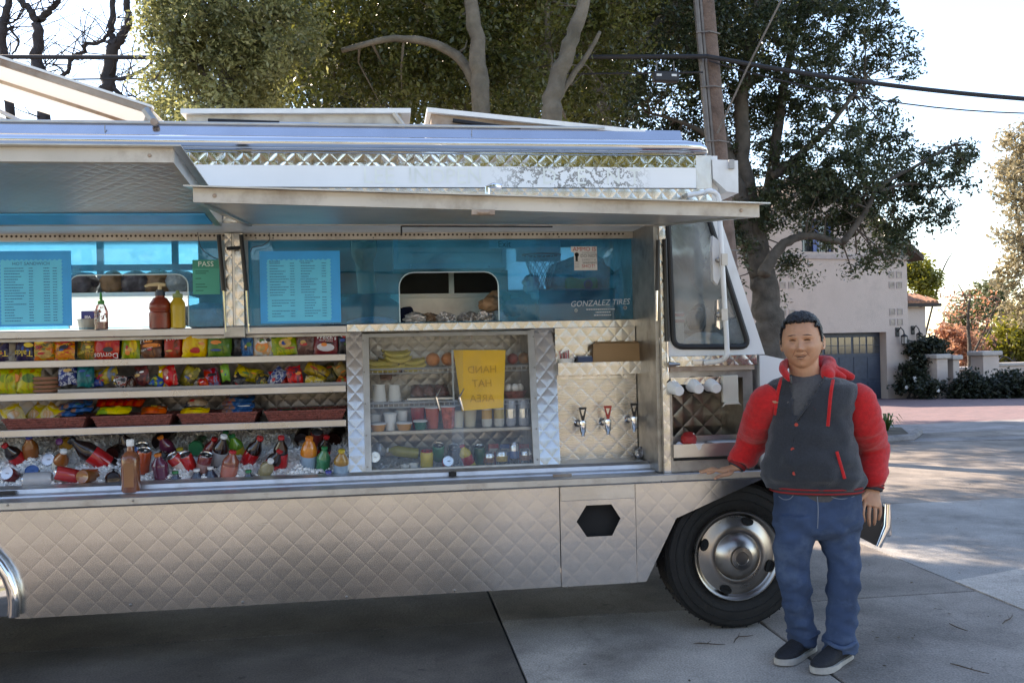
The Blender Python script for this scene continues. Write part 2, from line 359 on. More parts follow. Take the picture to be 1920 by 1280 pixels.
# twigs and dead leaves lying on the street
twm = M('dead_twig', (.09, .06, .04), .9, var=.3)
for i, (x0, y0, x1, y1, lab) in enumerate([(1782, 1243, 1855, 1262, 'longest dry twig on the concrete at the bottom right'), (1880, 1168, 1898, 1150, 'small forked dry twig beside the pale sun painted slab'), (1780, 1168, 1815, 1182, 'short dry twig on the concrete in front of the sun painted slab'), (1300, 1206, 1360, 1207, 'thin dry twig on the concrete below the front wheel'), (1376, 1204, 1412, 1190, 'curled dry leaf and twig against the front tyre')]):
    a, b = G(x0, y0, .008), G(x1, y1, .012); mb = MB(); mdl = (a + b) / 2 + Vector((random.uniform(-.02, .02), random.uniform(-.03, .03), .006))
    mb.tube([a, a.lerp(mdl, .5) + Vector((0, .008, 0)), mdl, mdl.lerp(b, .6) - Vector((0, .006, 0)), b], [.002, .0035, .003, .0025, .001], 6)
    mb.tube([mdl, mdl + (b - a) * .2 + Vector((0, .035, .004))], [.002, .0008], 5)
    tag(mb.build('twig', twm, None, True), lab, 'twig', 'twigs on the street')
crumb = M('leaf_litter', (.10, .065, .035), .9, var=.5)
nL = 420; pos = np.zeros((nL, 3)); pos[:, 0] = RNG.uniform(.7, 6.5, nL); pos[:, 1] = RNG.uniform(-1.2, 5.5, nL); pos[:, 2] = .006
keep = ~((pos[:, 0] < 2.9) & (pos[:, 1] > -.1)); pos = pos[keep]; nL = len(pos); sz = RNG.uniform(.004, .016, nL); an = RNG.uniform(0, 6.28, nL)
V = np.zeros((nL, 4, 3))
for k, (u, v) in enumerate([(-1, 0), (0, -.5), (1, 0), (0, .5)]):
    V[:, k, 0] = pos[:, 0] + (u * np.cos(an) - v * np.sin(an)) * sz; V[:, k, 1] = pos[:, 1] + (u * np.sin(an) + v * np.cos(an)) * sz; V[:, k, 2] = pos[:, 2] + RNG.uniform(0, .004, nL)
tag(fast_mesh('leaf_litter', V.reshape(-1, 3), np.arange(nL * 4).reshape(-1, 4), crumb), 'scattered dead leaf crumbs on the concrete street', 'leaf litter', kind='stuff')

# ------------------------------------------------------------------ trees
def smooth_path(pts, n=5):
    pts = [Vector(p) for p in pts]; out = []
    for i in range(len(pts) - 1):
        p0, p1, p2, p3 = pts[max(i - 1, 0)], pts[i], pts[i + 1], pts[min(i + 2, len(pts) - 1)]
        for k in range(n):
            t = k / n; out.append(.5 * ((2 * p1) + (p2 - p0) * t + (2 * p0 - 5 * p1 + 4 * p2 - p3) * t * t + (3 * p1 - p0 - 3 * p2 + p3) * t ** 3))
    return out + [pts[-1]]
def limb(mb, pts, r0, r1, seg=10, wob=.10, n=5):
    ps = smooth_path(pts, n); m = len(ps); rs = [(r0 + (r1 - r0) * i / (m - 1)) * (1 + .045 * math.sin(i * 2.1 + r0 * 90)) for i in range(m)]
    ps = [p + Vector((random.gauss(0, 1), random.gauss(0, 1), random.gauss(0, 1))) * rs[i] * wob * (0 if i == 0 else 1) for i, p in enumerate(ps)]
    mb.tube(ps, rs, seg); return ps
def leaf_arrays(cent, rad, per, size, rng, droop=.0, flatz=.75):
    n = len(cent); N = n * per
    c = np.repeat(cent, per, 0); r = np.repeat(rad, per)[:, None]
    d = rng.normal(size=(N, 3)); d /= np.linalg.norm(d, axis=1)[:, None]
    p = c + d * r * (rng.random((N, 1)) ** .45) * np.array([1, 1, flatz])
    nrm = rng.normal(size=(N, 3)) * .8 + np.array([0, 0, .7]) + d * .5; nrm /= np.linalg.norm(nrm, axis=1)[:, None]
    a = rng.normal(size=(N, 3)); a -= nrm * (a * nrm).sum(1)[:, None]; a /= np.linalg.norm(a, axis=1)[:, None]
    b = np.cross(nrm, a); s = (size * rng.uniform(.6, 1.35, N))[:, None]
    V = np.stack([p - a * s, p - b * s * .45 + nrm * s * .12, p + a * s, p + b * s * .45 + nrm * s * .12], 1).reshape(-1, 3)
    tone = np.clip(np.repeat(rng.random(n), per) * .6 + rng.random(N) * .5 - .05, 0, 1)
    return V, np.arange(N * 4).reshape(-1, 4), tone
def in_blobs(blobs, n, rng, shell=.55):
    """clump centres spread through overlapping ellipsoids (centre, rx, ry, rz)"""
    vol = np.array([b[1] * b[2] * b[3] for b in blobs]) ** .68; k = rng.choice(len(blobs), n, p=vol / vol.sum())
    d = rng.normal(size=(n, 3)); d /= np.linalg.norm(d, axis=1)[:, None]
    q = (shell + (1 - shell) * rng.random(n))[:, None] ** .8
    B = np.array([[*b[0], b[1], b[2], b[3]] for b in blobs])[k]
    return B[:, :3] + d * q * B[:, 3:]
def blobs_px(lst, dep, dj=1.0, yk=.9):
    out = []
    for it in lst:
        px, py, r = it[:3]; dd = dep + (it[3] if len(it) > 3 else random.uniform(-dj, dj)); rr = r * dd / FPX
        out.append((tuple(D(px, py, dd)), rr, rr * 1.05, rr * yk))
    return out
def nearest_twigs(mb, nodes, cents, rng, count, r=.012):
    nd_ = np.array([list(p) for p in nodes]); idx = rng.choice(len(cents), min(count, len(cents)), replace=False)
    for i in idx:
        c = cents[i]; j = int(np.argmin(((nd_ - c) ** 2).sum(1))); a = Vector(nd_[j]); b = Vector(c)
        if (b - a).length > 4: continue
        m = a.lerp(b, .5) + Vector(rng.normal(size=3) * .12 * (b - a).length) + Vector((0, 0, -.05 * (b - a).length)); mb.tube([a, m, b], [r * 1.6, r, r * .4], 5, cap=False)
bark = M('oak_bark', (.085, .07, .058), .95, var=.35, scale=6, bump=.9, bscale=22)
bark_l = M('pale_bark', (.135, .112, .085), .95, var=.35, scale=5, bump=.8, bscale=25, dirt=(.08, .075, .05, .6), dscale=4)
bark_d = M('dark_bark', (.045, .038, .04), .95, var=.3, scale=6, bump=.8, bscale=20)
oak_leaf = leafmat('oak_leaf', (.03, .042, .014), (.14, .14, .04), .28, .42)
oak_leaf2 = leafmat('oak_leaf_dark', (.022, .034, .018), (.07, .085, .04), .32, .35)
lit_leaf = leafmat('laurel_leaf', (.06, .075, .038), (.33, .32, .15), .14, .5)
def tree(name, label, loc, limbs, blobs, clumps, per, size, lmat, bmat, rng_seed, twigs=150, clump_r=(.18, .4), shell=.45, group=None, cat='tree'):
    rng = np.random.default_rng(rng_seed); random.seed(rng_seed)
    t = empty(name, loc, label, cat, group); mb = MB(); nodes = []
    for (pts, r0, r1) in limbs: nodes += limb(mb, pts, r0, r1)
    cents = in_blobs(blobs, clumps, rng, shell)
    if twigs: nearest_twigs(mb, nodes, cents, rng, twigs)
    mb.build('trunk', bmat, t, True, angle=180)
    V, F, tone = leaf_arrays(cents, rng.uniform(*clump_r, clumps), per, size, rng)
    fast_mesh('crown', V, F, lmat, t, tone); return t
def dl(pxs, dep, dd=None):                     # pixel polyline at one distance (with optional offsets)
    return [D(p[0], p[1], dep + (p[2] if len(p) > 2 else 0)) for p in pxs]
# big many-stemmed oak behind the truck
dp = 12.0; gA = D(912, 480, dp); gA.z = -.1
tree('oak_tree', 'big dark oak with two pale leaning stems right behind the truck roof', (gA.x, gA.y, 0),
     [([gA + Vector((0, -1.2, 0))] + dl([(905, 240), (897, 120), (884, 0), (870, -140), (860, -330)], dp - 1.2), .13, .05),
      ([D(1040, 560, dp - 1.3)] + dl([(1033, 250), (1037, 175), (1062, 100), (1090, 20), (1120, -120), (1150, -300)], dp - 1.3), .14, .05),
      (dl([(1040, 190), (1068, 150), (1100, 105), (1125, 60)], dp - 1.2), .05, .02),
      (dl([(898, 175), (870, 120), (820, 85), (740, 72), (640, 95)], dp - 1.0), .075, .03),
      (dl([(890, 250), (850, 185), (805, 140), (740, 118), (650, 112)], dp + .3), .10, .03),
      (dl([(1036, 160), (1028, 90), (1025, 20), (1010, -80)], dp + .2), .05, .03),
      (dl([(880, 20), (850, -50), (780, -100), (700, -160)], dp), .07, .02),
      (dl([(760, 150), (690, 120), (620, 60), (560, 0)], dp + .6), .06, .02)],
     blobs_px([(560, 60, 120), (660, 0, 150), (640, 150, 90), (760, 40, 150), (860, 130, 130), (960, 40, 150), (1080, 30, 150), (1090, 150, 100), (1160, 20, 90), (540, 160, 70), (780, 170, 90), (980, 170, 90), (700, -170, 190), (900, -180, 220), (1080, -170, 190), (620, -330, 190), (820, -380, 240), (1020, -380, 220), (1200, -220, 150), (740, -560, 220), (930, -560, 220)], dp + .8, 1.3),
     2700, 62, .040, oak_leaf, bark_l, 11, 260)
# three more oaks: one added behind the pole to shade the street from out of view, two far back
tree('oak_tree', 'tall oak added behind the utility pole, its unseen high canopy shading the street', (4.6, 12.5, 0),
     [([(4.6, 12.5, -.2), (4.4, 12.4, 4), (4.0, 12.2, 7.5), (3.4, 12.4, 9.6)], .26, .08), ([(4.2, 12.3, 6.2), (5.6, 12.8, 8.0), (7.0, 13.6, 9.2)], .12, .04), ([(4.1, 12.3, 7), (2.4, 12.0, 8.6), (.6, 11.4, 9.4)], .12, .04)],
     [((2.6, 12.0, 9.8), 3.6, 3.4, 1.6), ((-.6, 10.6, 9.8), 3.2, 3.0, 1.5), ((5.4, 14.0, 9.6), 3.2, 3.2, 1.5), ((1.8, 15.3, 9.8), 3.4, 3.0, 1.6), ((7.6, 16.6, 9.4), 2.8, 2.8, 1.4)], 1450, 34, .085, oak_leaf, bark, 14, 160, (.25, .6), .1)
for i_, (px_, bl_) in enumerate(((700, [(620, 130, 120), (720, 60, 150), (820, 150, 120), (560, 60, 110), (700, 200, 90), (860, 40, 120), (480, 140, 90)]), (1060, [(980, 140, 110), (1080, 90, 140), (1180, 180, 60), (1120, 210, 80), (1000, 20, 130), (1150, 40, 110), (930, 210, 80)]))):
    gg = D(px_, 600, 21.0); gg.z = zg(gg.y)
    tree('oak_tree', ('dark far oak filling the gap behind the left limbs of the big oak', 'dark far oak filling the gap behind the right stem of the big oak')[i_], (gg.x, gg.y, gg.z), [([gg] + dl([(px_ + 4, 300), (px_ - 6, 120), (px_, 0)], 21.0), .28, .08)], blobs_px(bl_, 21.0, 1.5), 700, 26, .10, oak_leaf2, bark, 16 + i_, 60, (.3, .7), .2)
# sunlit evergreen left of it
dp = 10.5; g = D(430, 420, dp); g.z = -.05
tree('evergreen_tree', 'sunlit glossy evergreen tree left of the dark oak above the roof hatches', (g.x, g.y, 0),
     [([g] + dl([(430, 300), (425, 150), (415, 0), (420, -160)], dp), .13, .04), (dl([(427, 200), (370, 120), (330, 60)], dp), .05, .015), (dl([(425, 180), (480, 90), (520, 20)], dp), .05, .015)],
     blobs_px([(350, 60, 90), (330, 170, 65), (430, 120, 110), (420, 0, 130), (500, 60, 100), (480, 190, 60), (390, 210, 60), (320, 10, 60), (380, -120, 120), (470, -140, 120), (420, -260, 100), (300, 235, 30)], dp, .7),
     1050, 56, .032, lit_leaf, bark, 12, 120, (.12, .3), .6)
# bare twisted tree at the far left
dp = 15.0; g = D(205, 420, dp); g.z = -.15
t3 = empty('bare_tree', (g.x, g.y, 0), 'bare twisted leafless tree against the white sky at the left edge', 'tree'); mb = MB()
bl = [([(205, 420), (195, 230), (200, 170), (208, 120), (215, 80)], .19, .13), ([(215, 85), (208, 60), (212, 30), (213, -30), (225, -120)], .09, .05), ([(215, 85), (232, 60), (243, 40), (237, 10), (240, -50), (230, -150)], .11, .05),
      ([(200, 150), (230, 148), (250, 140), (275, 128), (285, 115)], .055, .03), ([(202, 65), (188, 80), (160, 85), (157, 98), (140, 105), (130, 120), (128, 135), (105, 150)], .04, .05),
      ([(120, 380), (85, 220), (72, 130), (68, 90), (70, 40)], .16, .11), ([(70, 40), (55, 20), (30, -10), (10, -60)], .09, .05), ([(72, 38), (90, 22), (108, 0), (120, -60)], .085, .04),
      ([(40, 380), (15, 180), (8, 100), (8, 40), (15, 0), (10, -80)], .12, .07), ([(10, 60), (25, 50), (22, 58), (35, 75), (30, 92), (22, 102)], .035, .02), ([(12, 100), (30, 122), (45, 130), (50, 145)], .04, .01),
      ([(97, 145), (85, 130), (90, 120), (105, 123), (120, 135)], .025, .012), ([(10, 45), (28, 40), (40, 25), (48, 8)], .03, .015), ([(200, 150), (240, 190), (275, 195), (272, 230)], .05, .06), ([(218, 182), (245, 180), (258, 185)], .02, .008)]
nodes = []
for pts, r0, r1 in bl: nodes += limb(mb, dl(pts, dp), r0 * .72, r1 * .72, 8, .25)
rg = np.random.default_rng(5)
for i in range(170):
    a = nodes[rg.integers(len(nodes))]; v = Vector(rg.normal(size=3)); v.z = abs(v.z) * .6 + .1; v = v.normalized() * rg.uniform(.3, 1.0)
    p = [a]; 
    for k in range(4): v2 = v + Vector(rg.normal(size=3)) * .25; p.append(p[-1] + v2 * .28)
    mb.tube(p, [.012, .009, .007, .005, .003], 5, cap=False)
mb.build('trunk', bark_d, t3, True, angle=180)
# oak in front of the house
dp = 18.0; g = D(1452, 745, dp); g.z = zg(g.y)
tree('oak_tree', 'spreading oak with forked grey trunk in front of the plastered house', (g.x, g.y, g.z),
     [([g] + dl([(1446, 660), (1436, 580), (1428, 510)], dp), .34, .26), (dl([(1428, 515), (1400, 440), (1375, 330), (1340, 230), (1300, 120), (1260, 10)], dp), .24, .06),
      (dl([(1430, 510), (1415, 420), (1395, 320), (1390, 200), (1405, 90), (1425, -20), (1430, -140)], dp), .22, .06), (dl([(1432, 515), (1450, 480), (1478, 452), (1520, 442), (1580, 455)], dp - .5), .13, .05),
      (dl([(1418, 440), (1445, 340), (1460, 220), (1480, 110), (1510, 0)], dp + .4), .15, .05), (dl([(1450, 330), (1500, 290), (1560, 230), (1620, 150)], dp), .09, .03),
      (dl([(1580, 455), (1620, 400), (1650, 350), (1720, 310), (1790, 270)], dp - .5), .07, .02), (dl([(1640, 362), (1700, 345), (1760, 350)], dp - .5), .04, .015),
      (dl([(1400, 300), (1340, 260), (1280, 230), (1210, 210)], dp), .08, .02), (dl([(1430, 60), (1500, 10), (1580, -20), (1660, 0)], dp), .07, .02)],
     blobs_px([(1250, 130, 90), (1230, 30, 80), (1330, 60, 110), (1440, 70, 110), (1540, 40, 110), (1640, 40, 60), (1690, 110, 45), (1590, 130, 90), (1500, 180, 90), (1560, 260, 80), (1640, 230, 60), (1420, 200, 80), (1330, 210, 70), (1240, 240, 55), (1280, 260, 60), (1380, 290, 50), (1460, 300, 70), (1520, 360, 60), (1650, 300, 70), (1600, 330, 70), (1500, 350, 60), (1560, 385, 65), (1620, 370, 60), (1440, 380, 50), (1680, 460, 40), (1720, 330, 60), (1780, 300, 45), (1820, 290, 25), (1760, 400, 35), (1690, 380, 55), (1740, 390, 35), (1800, 340, 25), (1600, 400, 60), (1660, 440, 50), (1560, 450, 45), (1610, 480, 40), (1400, 420, 50), (1470, 420, 40), (1400, 480, 35), (1480, 500, 30), (1510, 520, 18), (1460, 555, 15), (1370, 540, 25), (1640, 500, 22),
                (1380, -90, 150), (1540, -90, 140), (1450, -220, 150), (1300, -120, 110)], dp, .9),
     1800, 58, .046, oak_leaf2, bark, 13, 420, (.12, .36), .3)
# far garden trees at the right
def far_tree(name, label, px, pb, dep, blobs, lm, n, per, size, seed, tr=.16, bm=bark, twigs=60):
    g = D(px, pb, dep); g.z = zg(g.y); top = blobs[0]
    return tree(name, label, (g.x, g.y, g.z), [([g, D(px + 3, (pb + top[1]) / 2, dep), D(top[0], top[1], dep), D(top[0] + 5, top[1] - top[2] * .8, dep)], tr, .03), ([D(px + 2, (pb * .6 + top[1] * .4), dep), D(px + (40 if px < 1850 else -35), top[1] + 10, dep), D(px + (60 if px < 1850 else -55), top[1] - 30, dep)], tr * .5, .02)],
                blobs_px(blobs, dep, 1.2), n, per, size, lm, bm, seed, twigs, (.25, .6), .35, 'garden trees beyond the wall')
bronze = leafmat('bronze_leaf', (.15, .125, .08), (.36, .31, .20), .4, .45)
rust = leafmat('rust_leaf', (.30, .13, .085), (.46, .28, .19), .5, .5)
yellowg = leafmat('yellow_green_leaf', (.09, .10, .02), (.30, .27, .06), .45, .5)
grey_leaf = leafmat('grey_green_leaf', (.05, .065, .03), (.16, .17, .08), .5, .4)
far_tree('garden_tree', 'tall bronze leaved tree at the right edge of the picture', 1935, 760, 34, [(1920, 350, 60), (1890, 320, 35), (1945, 260, 60), (1900, 430, 40), (1930, 480, 50), (1960, 400, 60), (1895, 520, 35), (1930, 580, 45)], bronze, 420, 26, .10, 21, bm=bark_d)
far_tree('garden_tree', 'yellow green bushy tree above the low wall at the right', 1905, 760, 40, [(1890, 640, 40), (1920, 610, 45), (1860, 660, 30), (1930, 670, 50), (1900, 690, 40), (1960, 640, 50)], yellowg, 330, 24, .12, 22)
far_tree('garden_tree', 'small rust red tree beside the tiled wing', 1800, 760, 38, [(1795, 640, 28), (1780, 660, 25), (1815, 650, 25), (1790, 680, 30), (1825, 670, 22), (1775, 625, 18)], rust, 230, 20, .10, 23, .08)
far_tree('garden_tree', 'grey green tree between the rust red tree and the bronze tree', 1850, 760, 46, [(1850, 560, 40), (1820, 590, 35), (1870, 600, 40), (1840, 640, 45), (1800, 600, 30), (1875, 550, 25), (1880, 650, 35)], grey_leaf, 260, 20, .13, 24, .14)
far_tree('garden_tree', 'pale treetop showing behind the iron balcony rail', 1725, 760, 44, [(1722, 505, 26), (1700, 515, 22), (1745, 520, 20), (1730, 540, 25)], yellowg, 120, 20, .13, 25, .12)
far_tree('garden_tree', 'tall bare branched tree with few leaves behind the tiled wing', 1815, 740, 36, [(1815, 590, 45), (1790, 560, 30), (1850, 570, 30), (1835, 620, 30)], rust, 40, 12, .08, 26, .1, twigs=40)
# trees and hedge across the street behind the camera; the polished steel mirrors them
for i, (x, y, h, lab) in enumerate([(-7, -17, 6.2, 'broad street tree across the road mirrored in the polished roof band'), (-.5, -18, 6.8, 'tallest street tree across the road mirrored in the polished roof band'), (6, -16.5, 6.0, 'round street tree across the road mirrored at the cab end')]):
    tree('street_tree', lab, (x, y, 0), [([(x, y, -.1), (x + .1, y, h * .5), (x, y + .2, h * .95)], .2, .08)],
         [((x, y, h), 3.2, 2.4, 2.2), ((x + 2, y, h - .6), 2.4, 1.9, 1.9), ((x - 2, y, h - .4), 2.4, 1.9, 1.9), ((x, y, h + 1.2), 2.0, 1.9, 1.3)], 420, 24, .14, [yellowg, bronze, yellowg][i], bark, 40 + i, 30, (.3, .6), .4, 'street trees across the road')
tag(part('verge', M('dry_lawn', (.20, .19, .07), .95, var=.4, scale=2, bump=.5, bscale=60), None, box=((-40, -22, -.06), (40, -9.6, .05))), kind='structure')
hw = MB(); hw.box((-30, -26.0, 0), (30, -25.0, 3.4)); hw.prism([(-26.3, 3.4), (-24.6, 3.4), (-25.5, 4.6)], -30.2, 30.2, 'x', mi=1)
tag(hw.build('opposite_house', [M('tan_stucco', (.46, .41, .36), .9, var=.1, bump=.3, bscale=90), M('roof_shingle', (.13, .10, .08), .9)]), 'long tan house across the road behind the photographer mirrored in the steel', 'house')

# ------------------------------------------------------------------ plastered house with garage
HO = GS(1706, 746); HA = R(9.0)
def hb(*boxes, ch=0.0):                        # boxes in house axes: x along the wall (0 at its right corner), y into the house
    m = MB()
    for b in boxes: m.box(b[0], b[1], ch=ch)
    return xf(m, HO, HA)
stucco = M('pale_stucco', (.54, .44, .385), .95, var=.08, scale=1.2, bump=.5, bscale=35, dirt=(.30, .25, .22, .5), dscale=1.2)
band = M('cast_band', (.40, .34, .32), .9)
blue_p = M('blue_paint', (.028, .040, .068), .5, var=.2); blue_w = M('shutter_blue', (.06, .10, .26), .5, var=.2)
dglass = M('window_glass', (.05, .055, .06), .08, var=.3, spec=.8)
iron = M('black_iron', (.012, .012, .013), .5)
rooft = M('clay_tile', (.33, .17, .11), .85, var=.4, scale=5); eave = M('dark_eave', (.05, .04, .035), .9)
house = empty('plastered_house', HO, 'pale plastered house with gable roof and blue garage door behind the oak', 'house')
# front wall with real garage and window openings
gw = MB(); PK = (-3.1, 6.75)
gw.plate([(-6.3, 0), (0, 0), (0, 4.45), PK, (-6.3, 4.45)], [[(-3.95, .001), (-3.95, 2.06), (-.82, 2.06), (-.82, .001)], [(-3.75, 4.5), (-3.75, 5.5), (-2.65, 5.5), (-2.65, 4.5)]], 0, .34)
xf(gw, HO, HA).build('wall', stucco, house)
sw = hb(((-6.3, .34, 0), (-6.0, 8, 4.4)), ((-.3, .34, 0), (0, 8, 4.4))); sw.build('side_wall', stucco, house)
hb(((-6.36, -.05, 4.28), (.05, -.002, 4.42)), ch=.01).build('band_course', band, house)
rm = MB()
for s in (-1, 1):
    e = (-6.3 - .35, 4.18) if s < 0 else (.35, 4.18)
    rm.prism([(PK[0], PK[1] + .06), (e[0], e[1] + .06), (e[0], e[1] + .22), (PK[0], PK[1] + .26)], -.35, 8.2, 'y')
xf(rm, HO, HA).build('roof', M('brown_roof', (.09, .065, .05), .9, var=.3, bump=.5, bscale=20), house)
# garage door: frame, panels, glazed lights
gd = hb(((-3.95, .3, 0), (-.82, .34, 2.06))).build('garage_door', blue_p, house)
for i in range(3):
    x0 = -3.9 + i * 1.03
    for k in range(2):
        for (z0, z1) in ((.08, .55), (.62, 1.30)):
            hb(((x0 + .04 + k * .5, .285, z0), (x0 + .48 + k * .5, .299, z1)), ch=.006).build('door_panel', blue_p, gd)
        w = hb(((x0 + .04 + k * .5, .285, 1.42), (x0 + .48 + k * .5, .299, 1.92))).build('pane', dglass, gd)
        hb(((x0 + .25 + k * .5, .275, 1.42), (x0 + .27 + k * .5, .284, 1.92)), ((x0 + .04 + k * .5, .272, 1.66), (x0 + .48 + k * .5, .2835, 1.68))).build('glazing_bar', blue_p, gd)
wn_ = hb(((-3.75, .2, 4.5), (-2.65, .24, 5.5))).build('window', dglass, house)
for x in (-3.75, -3.24, -2.73): hb(((x, .12, 4.5), (x + .08, .19, 5.5))).build('frame', blue_w, wn_)
hb(((-3.35, .02, 4.5), (-3.15, .06, 5.42)), ch=.01).build('shutter', blue_w, wn_)
gr = hb(*[((-3.72 + i * .105, .06, 4.5), (-3.705 + i * .105, .075, 5.0)) for i in range(11)]); gr.build('grille', iron, wn_)
# square tiles set into the plaster
tile = M('glazed_tile', (.33, .27, .22), .6, var=.3)
tp = [(x, z) for x in (-.58, -.30) for z in (3.82, 3.50, 2.68, 2.36)] + [(x, z) for x in (-4.45, -4.15) for z in (3.82, 3.50, 2.68, 2.36)]
for (x, z) in tp:
    o = hb(((x - .08, -.012, z - .08), (x + .08, -.002, z + .08))).build('tile', tile, house)
    hb(((x - .1, -.02, z + .081), (x + .1, -.002, z + .1)), ((x - .1, -.02, z - .1), (x + .1, -.002, z - .081)), ((x - .1, -.02, z - .08), (x - .081, -.002, z + .08)), ((x + .081, -.02, z - .08), (x + .1, -.002, z + .08))).build('rim', band, o)
# lower wing with clay tiled roof
wg = hb(((.002, 1.0, 0), (1.55, 5.5, 2.86))).build('wing_wall', stucco, house)
ww = hb(((.08, .97, 1.25), (.42, 1.02, 2.0))).build('wing_window', dglass, house)
hb(((.42, .95, 1.2), (.50, 1.03, 2.06)), ((.06, .95, 2.0), (.419, 1.03, 2.06))).build('frame', M('teal_paint', (.03, .10, .14), .5), ww)
hb(((-.0, .72, 2.86), (1.95, .98, 2.97))).build('eaves_board', eave, house)
random.seed(3); tm = MB(); tm.tube([(0, 0, 0), (0, .45, .22)], [.085, .07], 8, flat=.8)
for r in range(4):
    for i in range(11 - r * 1):
        x = .05 + i * .17 + r * .02; m = MB(); z = 2.98 + r * .13; y = .72 + r * .36
        if x > 1.9 - r * .25: continue
        m.tube([(x, y, z), (x + random.uniform(-.01, .01), y + .46, z + .17)], [.088, .072], 8)
        xf(m, HO, HA).build('roof_tile', rooft, house, True)
hb(((.0, 2.1, 3.3), (1.3, 4.5, 3.5))).build('terrace_parapet', stucco, house)
rl = MB()
for i in range(14): rl.tube([(.0 + i * .1, 2.15, 3.5), (.0 + i * .1, 2.15, 4.0)], .012, 6)
rl.tube([(-.0, 2.15, 4.0), (1.32, 2.15, 4.0)], .018, 6); rl.tube([(0, 2.15, 3.58), (1.32, 2.15, 3.58)], .012, 6)
xf(rl, HO, HA).build('balcony_rail', iron, house)
# wall lanterns
lamp_g = M('lantern_glass', (.35, .34, .32), .2, spec=.7)
for (x, y, z, lab) in [(-.42, -.0, 1.86, 'black iron wall lantern right of the garage door'), (1.02, .998, 1.92, 'black iron wall lantern on the low wing beside its window')]:
    L0 = empty('wall_lantern', Vector(HO) + Vector((math.cos(HA) * x - math.sin(HA) * y, math.sin(HA) * x + math.cos(HA) * y, z)), lab, 'lantern', 'lanterns on the house')
    a = MB(); a.box((x - .07, y - .03, z + .05), (x + .07, y - .002, z + .33), ch=.01); xf(a, HO, HA).build('back_plate', iron, L0)
    a = MB(); a.tube([(x, y - .03, z + .2), (x + .02, y - .14, z + .33), (x + .06, y - .22, z + .22), (x + .08, y - .22, z + .12)], .02, 8); xf(a, HO, HA).build('arm', iron, L0, True)
    a = MB(); a.lathe([(.02, .13), (.11, .06), (.1, .04), (.012, .03)], (x + .08, y - .22, z), seg=8); a.lathe([(.085, -.2), (.095, -.17), (.08, -.165)], (x + .08, y - .22, z), seg=8)
    for k in range(4): a.tube([(x + .08 + .08 * math.cos(k * 1.571 + .78), y - .22 + .08 * math.sin(k * 1.571 + .78), z - .17), (x + .08 + .09 * math.cos(k * 1.571 + .78), y - .22 + .09 * math.sin(k * 1.571 + .78), z + .05)], .01, 5)
    xf(a, HO, HA).build('cage', iron, L0)
    a = MB(); a.lathe([(.07, -.165), (.078, .045)], (x + .08, y - .22, z), seg=8); xf(a, HO, HA).build('glass', lamp_g, L0)
# garden walls and gate posts
capm = M('cast_cap', (.42, .38, .35), .9)
def pier(label, px, pb, w, h, dep):
    g = D(px, pb, dep); g.z = zg(g.y); o = empty('gate_pier', g, label, 'pier', 'plastered garden piers'); 
    m = MB(); m.box((-w / 2, -.25, -.1), (w / 2, .25, h), ch=.02); xf(m, g, HA).build('shaft', stucco, o)
    m = MB(); m.box((-w / 2 - .08, -.33, h), (w / 2 + .08, .33, h + .14), ch=.03); xf(m, g, HA).build('cap', capm, o); return o
pier('plastered pier with flat cap just right of the white flowered shrub', 1757, 742, .40, 1.20, 27.5)
pier('narrow plastered pier with a dark downpipe beside the shrub', 1783, 742, .24, 1.16, 28)
pier('broad plastered pier at the start of the right garden wall', 1848, 738, .62, 1.26, 28.5)
for (lab, xa, xb, pb, h, dep) in [('short low plastered wall between the house and the pier', 1700, 1748, 742, .75, 28.3), ('low plastered garden wall with flat coping at the right edge', 1862, 2080, 738, .92, 28.8), ('low plastered wall behind the gap between the two piers', 1792, 1836, 738, .8, 31)]:
    a, b = D(xa, pb, dep), D(xb, pb, dep); a.z = zg(a.y); ln = (Vector((b.x, b.y, 0)) - Vector((a.x, a.y, 0))).length
    o = empty('garden_wall', a, lab, 'wall', 'plastered garden walls')
    m = MB(); m.box((0, -.14, -.1), (ln, .14, h)); xf(m, a, R(-2)).build('wall_body', stucco, o)
    m = MB(); m.box((0, -.2, h), (ln, .2, h + .1), ch=.02); xf(m, a, R(-2)).build('coping', capm, o)
a = D(1868, 690, 29.5); go = empty('iron_arch', (a.x, a.y, zg(a.y)), 'curved black iron rail on top of the right garden wall', 'railing')
m = MB(); m.tube(smooth_path([D(1868, 684, 29.5), D(1880, 668, 29.5), D(1895, 674, 29.5), D(1908, 690, 29.5)], 4), .025, 6); m.build('arch', iron, go, True)
for i in range(5):
    m = MB(); x = 1872 + i * 7; m.tube([D(x, 694, 29.5), D(x, 676 + abs(i - 1.5) * 3, 29.5)], .014, 5); m.build('bar', iron, go)
